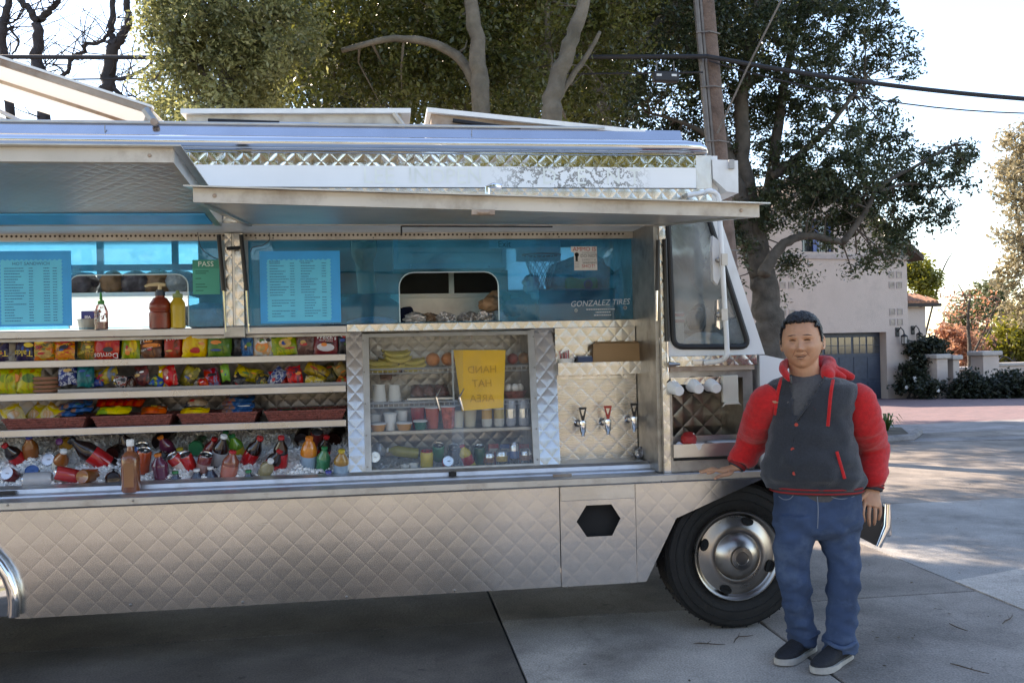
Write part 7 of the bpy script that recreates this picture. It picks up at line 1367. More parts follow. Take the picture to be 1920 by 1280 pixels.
# food behind the right hand pane
zc = c1.z if False else 1.6985
for i, (px, py, w, m_, lab) in enumerate(((778, 592, .06, foilp, 'leftmost foil wrapped burrito in the right serving opening'), (805, 592, .06, M('foil_brown_wrap', (.35, .24, .17), .4, .4, var=.5, scale=30, bump=.8, bscale=60), 'brown foil wrapped burrito second in the serving opening'), (835, 594, .05, foilp, 'small foil wrapped burrito in the middle of the serving opening'), (880, 592, .065, foilp, 'foil wrapped burrito left of the bread rolls'), (908, 588, .055, foilp, 'foil wrapped burrito touching the bread rolls'))): q = P(px, py, .58); lump('foil_burrito', lab, 'burrito', (q.x, .58 + (i % 2) * .05, zc + .028), w, .06, .034, foilp if m_ is foilp else m_, 20 + i, .35, 5, zc, group='foil wrapped burritos', pn='wrap', ang=25)
for i, (px, py, r_, m_, lab) in enumerate(((922, 570, .075, kraft, 'front brown bread roll bag at the right of the serving opening'), (938, 556, .07, kraft, 'upper bread roll bag behind the front one'), (928, 592, .06, film, 'plastic wrapped sandwich under the bread roll bag'), (966, 575, .085, filmd, 'dark round bagged loaf behind the blue pane'))): q = P(px, py, .62); lump('bread_bag', lab, 'bread bag', (q.x, .62 + (i % 2) * .09, max(zc + r_ * .5, q.z)), r_, r_ * .8, r_ * .62, m_, 30 + i, .22, 4, zc, group='bread bags behind the right pane')
# hoop net, carrier bags, tote and box
hc = P(1015, 478, .75); o = empty('toy_hoop', hc, 'toy basketball hoop with white net hanging inside the right window', 'toy hoop'); netm = M('net_cord', (.70, .68, .68), .7); hr = .115
mb = MB(); mb.tube([hc + Vector((hr * math.cos(a), hr * .8 * math.sin(a), 0)) for a in [i * math.pi / 12 for i in range(25)]], .006, 6); mb.build('ring', M('hoop_pink', (.55, .20, .20), .4), o, True); part('backboard', M('backboard_white', (.7, .72, .74), .4), o, box=(hc + Vector((-.14, .105, -.03)), hc + Vector((.14, .115, .10)), .004))
for k in range(12):
    for s in (-1, 1):
        pts = [hc + Vector(((hr * (1 - .58 * t ** .8)) * math.cos(k * math.pi / 6 + s * t * 1.3), (hr * .8 * (1 - .58 * t ** .8)) * math.sin(k * math.pi / 6 + s * t * 1.3), -.19 * t)) for t in [j / 6 for j in range(7)]]; mb = MB(); mb.tube(pts, .0026, 4, cap=False); mb.build('net_cord', netm, o)
lump('carrier_bag', 'white knotted carrier bag hanging below the toy hoop net', 'carrier bag', (P(995, 530, .74).x, .74, P(995, 532, .74).z), .045, .05, .05, M('carrier_white', (.62, .68, .70), .5, var=.1), 41, .4, 4); lump('carrier_bag', 'pale carrier bag hanging lower right of the knotted one', 'carrier bag', (P(1012, 552, .72).x, .72, P(1012, 553, .72).z), .055, .05, .045, M('carrier_white'), 42, .4, 4)
lump('carrier_bag', 'big clear carrier bag bulging above the green tote', 'carrier bag', (P(1090, 520, .82).x, .82, P(1090, 525, .82).z), .20, .09, .14, film, 43, .3, 3); tt = P(1092, 530, .72); o = empty('green_tote', (tt.x, .72, 1.7), 'bright green tote with a blue emblem behind the tyre shop lettering', 'tote'); part('tote', M('tote_green', (.03, .42, .20), .5), o, box=(tt + Vector((-.10, 0, -.22)), tt + Vector((.10, .06, .035)), .02)); mb = MB(); mb.lathe([(.028, 0), (.028, .001), (.018, .001), (.018, 0)], tt + Vector((.035, -.002, -.01)), (0, -1, 0), 16); mb.build('emblem', M('emblem_blue', (.05, .10, .35), .5), o)
bx0, bx1 = P(1012, 600, .66), P(1152, 540, .66); o = empty('plastic_crate', (bx0.x, .66, 1.7), 'grey crate holding the green tote behind the tyre shop lettering', 'crate'); part('front', M('crate_grey', (.16, .22, .25), .5), o, box=((bx0.x, .655, 1.70), (bx1.x, .665, bx1.z))); part('side', M('crate_grey'), o, box=((bx0.x, .6655, 1.70), (bx0.x + .01, .79, bx1.z))); part('side', M('crate_grey'), o, box=((bx1.x - .01, .6655, 1.70), (bx1.x, .79, bx1.z)))
lump('plastic_sheet', 'crumpled clear plastic sheeting at the cab end of the right window', 'plastic sheet', (P(1180, 545, .70).x, .72, 1.86), .10, .06, .17, M('sheet_blue_white', (.5, .58, .62), .2, var=.3, scale=9, bump=.8, bscale=25), 45, .5, 3, 1.70)
lump('paper_bag', 'pale blue paper packs lying low behind the pane beside the right menu', 'paper packs', (P(698, 596, .62).x, .64, 1.715), .14, .08, .028, M('pack_blue', (.15, .25, .40), .5, var=.5, scale=20), 46, .2, 3, 1.70)
# things in the cab seen through the door glass
q = P(1270, 605, .25); o = empty('carton', q, 'white carton with two red stripes behind the cab door glass', 'carton'); part('box', M('carton_white', (.66, .64, .62), .6), o, box=(q + Vector((-.045, 0, -.16)), q + Vector((.04, .10, .06)), .004))
for dz in (.035, .0): part('stripe', M('carton_red', (.45, .06, .06), .6), o, box=(q + Vector((-.046, -.0015, dz)), q + Vector((.041, -.0005, dz + .018))))
lump('cloth_bundle', 'white cloth bundle lying on the cab dash behind the door glass', 'cloth', (P(1330, 640, .3).x, .3, P(1330, 640, .3).z - .02), .14, .09, .07, M('cloth_white', (.70, .71, .73), .8), 47, .25, 2.5)
lump('plastic_bag', 'pale blue plastic bag at the front corner of the cab', 'plastic bag', (P(1385, 625, .25).x, .25, P(1385, 625, .25).z), .08, .07, .07, M('bag_pale', (.5, .55, .62), .35), 48, .3, 3)

# ================================================================== PEOPLE
from mathutils.bvhtree import BVHTree
def loft(mb, rings, n=28, cap=True, p=2.0):
    """rings: (centre, half width, half depth, width axis, depth axis[, front bulge])"""
    vs = []; fs = []
    for rg in rings:
        c, a, b, ax, ay = rg[:5]; bu = rg[5] if len(rg) > 5 else 0
        for k in range(n):
            t = 2 * math.pi * k / n; ct, st = math.cos(t), math.sin(t); e = (abs(ct) ** p + abs(st) ** p) ** (-1 / p)
            vs.append(c + ax * (a * ct * e) + ay * (b * st * e * (1 + (bu if st > 0 else 0))))
    for i in range(len(rings) - 1):
        for k in range(n): fs.append((i * n + k, i * n + (k + 1) % n, (i + 1) * n + (k + 1) % n, (i + 1) * n + k))
    if cap: fs += [tuple(reversed(range(n))), tuple(range((len(rings) - 1) * n, len(rings) * n))]
    mb.add(vs, fs); return mb
def limb_loft(mb, pts, n=22, flat=1.0):
    """tapered limb through (point, radius)"""
    P_ = smooth_path([p for p, r in pts], 5); m = len(P_); R_ = []
    for i in range(m):
        t = i / (m - 1) * (len(pts) - 1); k = min(int(t), len(pts) - 2); s = t - k; s = s * s * (3 - 2 * s) * .5 + s * .5; R_.append(pts[k][1] * (1 - s) + pts[k + 1][1] * s)
    mb.tube(P_, R_, n, flat=flat); return mb
def weld(mb, vox, smooth=6, decim=0):
    """grow one continuous skin over overlapping volumes"""
    me = bpy.data.meshes.new('w'); me.from_pydata(mb.v, [], mb.f); ob = bpy.data.objects.new('w', me); COL.objects.link(ob)
    bm = bmesh.new(); bm.from_mesh(me); bmesh.ops.recalc_face_normals(bm, faces=bm.faces); bm.to_mesh(me); bm.free()
    r = ob.modifiers.new('r', 'REMESH'); r.mode = 'VOXEL'; r.voxel_size = vox; r.adaptivity = 0
    s = ob.modifiers.new('s', 'SMOOTH'); s.iterations = smooth; s.factor = .5
    bpy.context.view_layer.update(); out = bpy.data.meshes.new_from_object(ob.evaluated_get(bpy.context.evaluated_depsgraph_get()))
    bpy.data.objects.remove(ob); return out
def put(me, name, mat, parent, smooth=True):
    o = wloc(parent); me.transform(Matrix.Translation(-o)); me.materials.clear(); me.materials.append(mat)
    me.polygons.foreach_set('use_smooth', [smooth] * len(me.polygons)); ob = bpy.data.objects.new(name, me); COL.objects.link(ob); ob.parent = parent; return ob
def wrinkle(me, f):
    me.calc_loop_triangles(); ns = [v.normal.copy() for v in me.vertices]
    for v, nn in zip(me.vertices, ns): v.co += nn * f(v.co)
def bvh(*objs):
    vs, fs = [], []
    for ob in objs:
        n = len(vs); o = wloc(ob.parent); vs += [v.co + o for v in ob.data.vertices]; fs += [[n + i for i in p.vertices] for p in ob.data.polygons]
    return BVHTree.FromPolygons(vs, fs)
def head_mesh(W_, D_, H_):
    """head in its own axes (x its left in the picture's right, y to the face, z up), centre at the ears' height"""
    nu, nv = 110, 84; V = []
    g = lambda x, z, cx, cz, sx, sz: math.exp(-((x - cx) / sx) ** 2 - ((z - cz) / sz) ** 2)
    k = H_ / .13
    for j in range(nv + 1):
        ph = math.pi * j / nv
        for i in range(nu):
            th = 2 * math.pi * i / nu; dx, dy, dz = math.sin(ph) * math.sin(th), math.sin(ph) * math.cos(th), -math.cos(ph)
            e = (abs(dx) ** 2.3 + abs(dy) ** 2.3 + abs(dz) ** 2.3) ** (-1 / 2.3); x, y, z = dx * e * W_, dy * e * D_, dz * e * H_
            if z < 0:
                q = min(1, -z / H_); x *= 1 - .30 * q ** 2.0; y = y * (1 - .10 * q) + .012 * k * q if y > 0 else y * (1 - .42 * q ** 1.3)
            else: q = z / H_; x *= 1 - .05 * q; y += -.006 * q
            if y > 0:
                X, Z = x / k, z / k; s = 0
                s += .020 * g(X, Z, 0, -.030, .011, .013) + .011 * g(X, Z, 0, -.012, .009, .020) + .009 * (g(X, Z, .014, -.034, .008, .008) + g(X, Z, -.014, -.034, .008, .008))
                s += -.009 * (g(X, Z, .033, .008, .018, .011) + g(X, Z, -.033, .008, .018, .011)) + .005 * (g(X, Z, .034, .027, .024, .008) + g(X, Z, -.034, .027, .024, .008))
                s += .010 * (g(X, Z, .046, -.026, .022, .018) + g(X, Z, -.046, -.026, .022, .018)) + .005 * g(X, Z, 0, -.058, .026, .008) + .006 * g(X, Z, 0, -.079, .020, .008)
                s += -.006 * g(X, Z, 0, -.0685 + .010 * (X / .03) ** 2, .028, .0035) + .009 * g(X, Z, 0, -.112, .022, .016) - .004 * (g(X, Z, .034, -.055, .006, .016) + g(X, Z, -.034, -.055, .006, .016))
                y += 1.3 * s * k * min(1, y / (.5 * D_))
            V.append(Vector((x, y, z)))
    F = [(j * nu + i, j * nu + (i + 1) % nu, (j + 1) * nu + (i + 1) % nu, (j + 1) * nu + i) for j in range(nv) for i in range(nu)]
    return V, F
def hand(mb, wrist, knuck, tips, thumb, width, thick, r=.0085):
    """palm from wrist to knuckles, four bent fingers (each: base, mid, tip) and a thumb"""
    ax = (tips[-1][0] - tips[0][0]).normalized(); d = (knuck - wrist).normalized(); ny = ax.cross(d).normalized(); ax = d.cross(ny).normalized()
    loft(mb, [(wrist - d * .02, width * .36, thick * .9, ax, ny), (wrist, width * .36, thick * .85, ax, ny), (wrist.lerp(knuck, .35), width * .45, thick, ax, ny), (wrist.lerp(knuck, .75), width * .50, thick * .95, ax, ny), (knuck + d * .006, width * .48, thick * .75, ax, ny)], 20)
    for i, ch in enumerate(tips):
        rr = r * (1.0, 1.05, 1.0, .85)[i]; pts = [(knuck.lerp(ch[0], .9) - d * .02, rr * 1.1)] + [(q, rr * f) for q, f in zip(ch, (1.12, 1.0, .93, .72))]; limb_loft(mb, pts, 12); e = ch[-1]; mb.lathe([(.001, -rr * .5), (rr * .62, -.003), (rr * .62, .002), (.001, rr * .6)], e, (ch[-1] - ch[-2]), 10)
    limb_loft(mb, [(thumb[0], r * 1.5), (thumb[1], r * 1.25), (thumb[2], r * 1.1), (thumb[3], r * .8)], 12)
skin = M('skin', (.52, .265, .155), .5, var=.10, scale=22, bump=.08, bscale=160, spec=.4); skin.node_tree.nodes['Principled BSDF'].inputs['Subsurface Weight'].default_value = .12; skin.node_tree.nodes['Principled BSDF'].inputs['Subsurface Radius'].default_value = (.02, .008, .004)
hairm = M('black_hair', (.010, .009, .010), .45, var=.4, scale=60, bump=.8, bscale=220); char = M('charcoal_fleece', (.026, .028, .034), .95, var=.22, scale=120, bump=.35, bscale=260, sheen=.3); redf = M('red_fleece', (.56, .010, .010), .95, var=.14, scale=60, bump=.35, bscale=240, sheen=.25); teem = M('grey_tee', (.085, .080, .080), .9, var=.15, scale=90)
denim = M('blue_denim', (.038, .066, .130), .9, var=.35, scale=5, bump=.45, bscale=330, dirt=(.12, .165, .245, .8), dscale=4); shoe_b = M('black_knit', (.014, .014, .018), .8, var=.25, scale=90, bump=.4, bscale=260); sole = M('grey_sole', (.42, .39, .35), .7, var=.2, scale=20)
YM = -.45; sc = P(1540, 800, YM)
def Q(px, py, dy=0.0): return P(px, py, YM + dy)
PXM = (P(1600, 900, YM).x - P(1500, 900, YM).x) / 100
fd = Vector((-.34, -.94, 0)).normalized(); rd = Vector((fd.y * -1, fd.x, 0)).normalized()          # front and picture-right of the trunk
man = empty('person', G(1530, 1236), 'person in red sleeved charcoal hooded jacket and jeans leaning a hand on the counter', 'person')
def rw(py, xl, xr, b, dy=0.0, bu=0.0, k=.95): return (Q((xl + xr) / 2, py, dy), (xr - xl) / 2 * PXM * k, b, rd, fd, bu)
# --- continuous body
mb = MB(); HW, HD, HH = .094, .106, .132
hc_ = Q(1503.5, 640, -.02); hf = Vector((-.52, -.855, .0)).normalized(); hr_ = Vector((-hf.y, hf.x, 0)).normalized(); hu = (Vector((0, 0, 1)) + hr_ * -.03 + hf * .03).normalized(); hf = (hf - hu * hf.dot(hu)).normalized(); hr_ = hf.cross(hu) * 1.0
HM = lambda v: hc_ + hr_ * v[0] + hf * v[1] + hu * v[2]
HV, HF = head_mesh(HW, HD, HH); mb.add([HM(v) for v in HV], HF)
for s in (-1, 1):
    e = MB(); e.lathe([(.001, -.011), (.020, -.008), (.028, 0), (.024, .006), (.012, .003), (.001, .001)], (0, 0, 0), (s, .35, 0), 14); mb.add([HM(Vector((s * (HW + .003) + v[0] * .9, -.008 + v[1], -.010 + v[2] * 1.35))) for v in e.v], e.f)
nk = Q(1510, 712, .02); limb_loft(mb, [(HM(Vector((0, -.02, -.05))), .072), (HM(Vector((0, -.022, -.115))), .070), (nk, .076), (nk + Vector((0, 0, -.05)), .09)], 26)
loft(mb, [rw(715, 1478, 1560, .075), rw(730, 1462, 1580, .09), rw(790, 1462, 1580, .10), rw(860, 1462, 1588, .105), rw(920, 1468, 1594, .10), rw(965, 1472, 1594, .09), rw(990, 1490, 1578, .06)], 28)
shL, elL, wrL = Q(1452, 738, .02), Q(1412, 822, .24), G(1379, 877, .912); shR, elR, wrR = Q(1592, 742, .0), Q(1638, 838, .05), Q(1636, 912, -.03)
limb_loft(mb, [(shL, .060), (shL.lerp(elL, .5), .052), (elL, .046), (elL.lerp(wrL, .5), .042), (wrL, .030)]); limb_loft(mb, [(shR, .060), (shR.lerp(elR, .5), .052), (elR, .046), (elR.lerp(wrR, .5), .042), (wrR, .031)])
anL, anR = G(1512, 1222).lerp(G(1466, 1250), .12) + Vector((0, 0, .10)), G(1580, 1236).lerp(G(1534, 1266), .12) + Vector((0, 0, .10)); knL, knR = Q(1489, 1085, .02), Q(1581, 1090, .02)
limb_loft(mb, [(Q(1497, 965), .070), (Q(1487, 1030), .056), (knL, .044), (knL.lerp(anL, .4), .044), (anL, .034)]); limb_loft(mb, [(Q(1570, 965), .070), (Q(1578, 1030), .056), (knR, .044), (knR.lerp(anR, .4), .044), (anR, .034)])
for an, toe in ((anL, G(1466, 1250)), (anR, G(1534, 1266))): f0_ = Vector((an.x, an.y, .055)); limb_loft(mb, [(an, .034), (f0_, .026), (f0_.lerp(toe, .45) + Vector((0, 0, -.01)), .020), (f0_.lerp(toe, .7), .012)], 14)
# hand flat on the counter: fingers point left along it
zt_ = .871; k0 = G(1353, 881, zt_ + .030); tp = []
for i, (bx, tx, yo) in enumerate(((1350, 1318, -.045), (1349, 1310, -.016), (1350, 1314, .012), (1353, 1324, .038))):
    b_ = G(bx, 882, zt_ + .026) + Vector((0, yo, 0)); t_ = G(tx, 884, zt_ + .011) + Vector((0, yo * 1.35, 0)); m1 = b_.lerp(t_, .42) + Vector((0, 0, .010)); m2 = b_.lerp(t_, .75) + Vector((0, 0, .002)); tp.append((b_, m1, m2, t_))
th0 = wrL.lerp(k0, .45) + Vector((0, -.032, -.008)); th = (th0, th0 + Vector((-.028, -.030, -.008)), G(1349, 892, zt_ + .012), G(1340, 897, zt_ + .006)); hand(mb, wrL, k0, tp, th, .088, .017)
# hanging hand: back of the hand to the viewer, thumb on the picture's left
k1_ = Q(1634, 947, -.06); tp = []
for i, (bx, by, mx, my, tx, ty) in enumerate(((1620, 948, 1618, 962, 1621, 977), (1630, 951, 1629, 968, 1630, 985), (1641, 951, 1641, 967, 1639, 983), (1650, 947, 1651, 960, 1647, 974))):
    b_ = Q(bx, by, -.062); m1 = Q(mx, my, -.072); m2 = Q((mx + tx) / 2, (my + ty) / 2 + 2, -.066); t_ = Q(tx, ty, -.045); tp.append((b_, m1, m2, t_))
hand(mb, wrR, k1_, tp, (Q(1624, 924, -.045), Q(1614, 935, -.065), Q(1610, 947, -.075), Q(1609, 958, -.075)), .092, .018, .0088)
body = weld(mb, .0034, 2); put(body, 'body', skin, man)
# --- face details and hair
eyem = M('eye_dark', (.022, .014, .010), .2); lipm = M('lip', (.26, .10, .08), .5); mthm = M('mouth_dark', (.07, .02, .02), .6); browm = M('brow', (.07, .045, .035), .8); teeth = M('teeth', (.5, .45, .4), .4)
hb_ = BVHTree.FromPolygons([v.co + wloc(man) for v in body.vertices], [list(p.vertices) for p in body.polygons])
def onface(x, z, lift=.001):
    o_ = HM(Vector((x, .4, z))); loc, n_, _, _ = hb_.ray_cast(o_, -hf); return (loc if loc is not None else HM(Vector((x, HD, z)))) + hf * lift
def strip_face(name, mat, pts, r, fl=.5):
    m = MB(); m.tube([onface(x, z, .0012) for x, z in pts], r, 8, flat=fl); return m.build(name, mat, man, True)
for s in (-1, 1):
    strip_face('eye', eyem, [(s * .0335 + d * .0155, .0075 + .0025 * (1 - (d) ** 2) * 1.2) for d in (-1, -.5, 0, .5, 1)], [.0018, .0048, .0060, .0048, .0018])
    strip_face('eyelid', skin, [(s * .0335 + d * .019, .0145 + .003 * (1 - d * d)) for d in (-1, -.5, 0, .5, 1)], [.0015, .003, .0035, .003, .0015])
    strip_face('eyebrow', browm, [(s * .036 + d * .020, .031 + .003 * (1 - d * d) - s * d * .002) for d in (-1, -.5, 0, .5, 1)], [.0014, .0036, .0042, .0036, .0014])
strip_face('mouth', mthm, [(d * .031, -.0715 + .009 * d * d) for d in (-1, -.6, -.3, 0, .3, .6, 1)], [.0014, .0032, .0040, .0044, .0040, .0032, .0014]); strip_face('teeth', teeth, [(d * .016, -.070 + .003 * d * d) for d in (-1, -.5, 0, .5, 1)], [.0008, .0018, .0020, .0018, .0008])
strip_face('lower_lip', lipm, [(d * .019, -.0805 + .006 * d * d) for d in (-1, -.5, 0, .5, 1)], [.001, .0028, .0034, .0028, .001]); strip_face('upper_lip', lipm, [(d * .022, -.0640 + .005 * d * d) for d in (-1, -.5, 0, .5, 1)], [.001, .002, .0018, .002, .001])
smm = M('crease_shade', (.27, .12, .07), .6)  # darker skin strips paint the shade of the face creases
for s in (-1, 1): strip_face('smile_line', smm, [(s * (.022 + .018 * t), -.036 - .034 * t) for t in (0, .3, .6, 1)], [.0006, .0014, .0014, .0006]); strip_face('under_eye', smm, [(s * .033 + d * .014, -.003 - .002 * (1 - d * d)) for d in (-1, 0, 1)], [.0005, .0011, .0005])
for s in (-1, 1): strip_face('nostril', browm, [(s * .010, -.0445), (s * .0145, -.0425)], [.0016, .0016])
hv = []; hfid = []
def hairline(v):
    x, y, z = v; t = abs(x) / HW; n_ = .006 * mnoise.noise(Vector((x * 90, y * 90, z * 40)))
    if y > .035: return z > .090 - .022 * (t > .72) + n_
    if y > .005: return z > (.078 - (.035 - y) / .03 * .09) + n_ or (t > .8 and z > -.005 + n_)
    return z > -.03 - .05 * min(1, (-y + .005) / .06) + n_
idx = {}
keepf = [f for f in HF if hairline(sum((HV[i] for i in f), Vector()) / 4)]
mb = MB(); used = sorted({i for f in keepf for i in f}); idx = {i: k for k, i in enumerate(used)}; nH = len(used)
def hv_out(i):
    v = HV[i]; d = Vector((v.x / HW, v.y / HD, v.z / HH)).normalized(); top = max(0, v.z / HH); k = .005 + .013 * top ** .8 + .004 * mnoise.noise(v * 70) + .003 * mnoise.noise(Vector((v.x * 160, v.y * 60, v.z * 160))); return HM(v + d * k)
edges = {}
for f in keepf:
    for a, b in zip(f, f[1:] + f[:1]): edges[(a, b)] = edges.get((a, b), 0) + 1
mb.add([hv_out(i) for i in used] + [HM(HV[i] * .985) for i in used], [tuple(idx[i] for i in f) for f in keepf] + [(idx[a], idx[a] + nH, idx[b] + nH, idx[b]) for (a, b) in edges if (b, a) not in edges]); mb.build('hair', hairm, man, True, angle=80)
# --- T-shirt, jacket, jeans
mb = MB(); loft(mb, [rw(701, 1476, 1546, .074, .02), rw(709, 1468, 1562, .086, .01), rw(722, 1456, 1588, .105), rw(760, 1450, 1592, .128), rw(800, 1450, 1594, .132), rw(850, 1452, 1600, .138, 0, .05), rw(915, 1458, 1604, .136), rw(932, 1460, 1604, .133)], 48); mb.build('tee_shirt', teem, man, True, angle=80)
mb = MB(); cr_ = [nk + Vector((0, 0, .020)) + rd * .094 * math.cos(a) + fd * .092 * math.sin(a) + Vector((0, 0, -.030 * max(0, math.sin(a)))) for a in [i * math.pi / 14 for i in range(29)]]; mb.tube(cr_, .0065, 8); mb.build('undershirt_collar', M('white_cotton', (.66, .65, .66), .85), man, True)
JR = [rw(706, 1473, 1550, .088, .012), rw(712, 1455, 1580, .105, .008), rw(722, 1445, 1598, .118), rw(745, 1446, 1598, .130), rw(785, 1448, 1592, .136, 0, .02), rw(825, 1444, 1596, .142, 0, .05), rw(860, 1439, 1604, .148, 0, .08), rw(890, 1436, 1613, .150, 0, .06), rw(904, 1442, 1614, .146), rw(912, 1446, 1613, .141)]
jr = []
for a, b in zip(JR, JR[1:]):
    for t in (0, .25, .5, .75): jr.append((a[0].lerp(b[0], t), a[1] * (1 - t) + b[1] * t, a[2] * (1 - t) + b[2] * t, rd, fd, (a[5] * (1 - t) + b[5] * t)))
jr.append(JR[-1]); mb = MB(); loft(mb, jr, 84, cap=False, p=2.08)
def pix(v): q = np.array(v) - CAM; z = q @ FW; return 960 + FPX * (q @ RT) / z, 640 - FPX * (q @ UP) / z
def ridge(q): return (.5 - abs(mnoise.noise(q))) * 2
def foldn(v, s=1.0): return s * (.0022 * ridge(Vector((v.x * 9 + v.z * 5, v.y * 9, v.z * 11 - v.x * 6))) + .006 * mnoise.noise(Vector((v.x * 7, v.y * 7, v.z * 14))) + .004 * mnoise.noise(Vector((v.x * 16 + v.z * 12, v.y * 16, v.z * 20 - v.x * 9))))
cen = sc; vv = []
for v in mb.v:
    v = Vector(v); d = Vector((v.x - cen.x, v.y - cen.y, 0)).normalized(); px_, py_ = pix(v); sag_ = .010 * math.exp(-((py_ - 897) / 9) ** 2) + .006 * math.exp(-((py_ - 868) / 12) ** 2) * (1 + mnoise.noise(v * 9)); vv.append(tuple(v + d * (foldn(v, 2.6) + sag_)))
mb.v = vv; kf = []
for f in mb.f:
    c = sum((Vector(mb.v[i]) for i in f), Vector()) / len(f); px_, py_ = pix(c); front = (c - cen).dot(fd) > 0; t = (py_ - 700) / 88
    if front and t < 1 and 1477 + t * 14 < px_ < 1552 - t * 58: continue
    kf.append(f)
mb.f = kf; mb.mi = [0] * len(kf); jk = mb.build('jacket', char, man, True, angle=70)
so_ = jk.modifiers.new('thickness', 'SOLIDIFY'); so_.thickness = .008; so_.offset = 0
def sleeve(name, pts, fld):
    m = MB(); limb_loft(m, pts, 26); me = weld(m, .008, 4)
    ax0, ax1 = pts[0][0], pts[-1][0]
    def fo(v):
        t = (v - ax0).dot(ax1 - ax0) / (ax1 - ax0).length_squared; return fld * (.4 + max(0, t)) * (.010 * mnoise.noise(Vector((v.x * 6 + t * 3, v.y * 6, t * 8))) + .006 * mnoise.noise(Vector((v.x * 14, v.y * 14, t * 16))) + .004 * ridge(Vector((v.x * 9 + t * 5, v.y * 9, t * 10 + v.x * 8))))
    wrinkle(me, lambda v: .65 * fo(v)); return put(me, name, redf, man)
cfL = elL.lerp(wrL, .80); cfR = Q(1636, 896, -.02)
s1 = sleeve('sleeve', [(Q(1452, 733, .05), .055), (Q(1436, 752, .06), .076), (Q(1421, 790, .13), .078), (elL, .077), (elL.lerp(wrL, .45) + Vector((0, 0, -.012)), .070), (cfL, .060), (elL.lerp(wrL, .86), .048)], 1.2)
s2 = sleeve('sleeve', [(Q(1596, 732, -.01), .058), (Q(1611, 752, -.045), .082), (Q(1621, 795, -.035), .090), (elR + Vector((-.005, 0, .0)), .080), (Q(1638, 872, .01), .072), (cfR, .066), (Q(1637, 905, -.02), .052)], 1.2)
strip_m = M('cuff_charcoal', (.05, .045, .05), .95, bump=.4, bscale=200); strip_r = M('cuff_red', (.30, .02, .02), .95)
for (a, b, r_) in ((elL.lerp(wrL, .83), elL.lerp(wrL, .99), .043), (Q(1637, 902, -.02), Q(1636, 919, -.03), .050)):
    m = MB(); limb_loft(m, [(a, r_ * 1.04), (a.lerp(b, .5), r_), (b, r_ * .93)], 22); cu = m.build('cuff', strip_m, man, True, angle=60)
    for t in (.3, .62): c = a.lerp(b, t); d = (b - a).normalized(); x, y, _ = frame_of(d); m = MB(); m.tube([c + (x * math.cos(q) + y * math.sin(q)) * (r_ * 1.0) for q in [i * math.pi / 12 for i in range(25)]], .0048, 6); m.build('stripe', strip_r, cu, True)
hem = MB(); loft(hem, [rw(907, 1446, 1613, .147), rw(912, 1448, 1613, .147), rw(921, 1452, 1611, .143)], 60, cap=False, p=2.25); hm_ = hem.build('hem_band', strip_m, man, True, angle=70)
for py in (910, 917): m = MB(); r_ = rw(py, 1448, 1612.5, .1475); m.tube([r_[0] + (rd * r_[1] * math.cos(a) + fd * r_[2] * math.sin(a)) * ((abs(math.cos(a)) ** 2.25 + abs(math.sin(a)) ** 2.25) ** (-1 / 2.25)) * 1.004 for a in [i * math.pi / 30 for i in range(61)]], .0042, 5); m.build('stripe', strip_r, hm_, True)
m = MB(); hp_ = [(1481, 716, -.085), (1474, 703, -.05), (1469, 691, .0), (1478, 682, .08), (1512, 678, .13), (1546, 680, .11), (1556, 682, .05), (1553, 692, -.03), (1552, 704, -.07), (1556, 716, -.09)]
limb_loft(m, [(Q(*p), r_) for p, r_ in zip(hp_, (.008, .015, .019, .028, .036, .038, .034, .030, .026, .008))], 18); limb_loft(m, [(Q(1500, 688, .13), .04), (Q(1545, 692, .09), .046), (Q(1574, 700, .03), .036), (Q(1602, 707, -.01), .014)], 18); limb_loft(m, [(Q(1552, 690, .0), .028), (Q(1568, 702, -.04), .026), (Q(1588, 708, -.05), .012)], 16); me = weld(m, .008, 5); wrinkle(me, lambda v: foldn(v, 1.6)); put(me, 'hood', redf, man)
tb_ = bvh(jk)
def onjk(px, py, lift=.003):
    d = Vector(ray(px, py)).normalized(); loc, n_, _, _ = tb_.ray_cast(Vector(CAM), d); return (loc if loc is not None else Q(px, py, -.15)) - d * lift
for px, py in ((1493, 796), (1486, 842), (1489, 887)): m = MB(); c = onjk(px, py, .002); m.lathe([(.009, 0), (.0095, .002), (.008, .005), (.004, .004), (.001, .004)], c, fd, 14); m.build('button', M('red_button', (.50, .05, .03), .35), man, True)
for px, py in ((1478, 755), (1514, 759)): m = MB(); c = onjk(px, py, .002); m.lathe([(.006, 0), (.006, .002), (.003, .002), (.003, 0)], c, fd, 12); m.build('snap', M('dull_snap', (.12, .12, .13), .35, .8), man, True)
for q in ([(1466, 708), (1460, 728), (1456, 752), (1453, 777)], [(1562, 712), (1558, 735), (1555, 765), (1552, 799)]): m = MB(); m.tube([onjk(*pix(p), .009) for p in smooth_path([onjk(x, y, .0) for x, y in q], 5)], .0085, 8, flat=.6); m.build('drawstring', redf, man, True)
m = MB(); m.tube([onjk(1569 + 15 * t, 846 + 51 * t, .007) for t in [i / 10 for i in range(11)]], .008, 8, flat=.6); m.build('pocket_trim', redf, man, True)
m = MB(); m.tube([onjk(1488 + 3 * math.cos(t * 5), 790 + 113 * t, .002) for t in [i / 16 for i in range(17)]], .0022, 6); m.build('placket_edge', M('seam_dark', (.012, .012, .014), .9), man, True)
for q in (((1482, 704), (1487, 745), (1491, 790)), ((1548, 712), (1520, 752), (1491, 790))): m = MB(); m.tube(smooth_path([onjk(x, y, .002) for x, y in q], 5), .005, 6); m.build('lapel_edge', char, man, True)
em = M('emblem_red', (.22, .015, .015), .8)
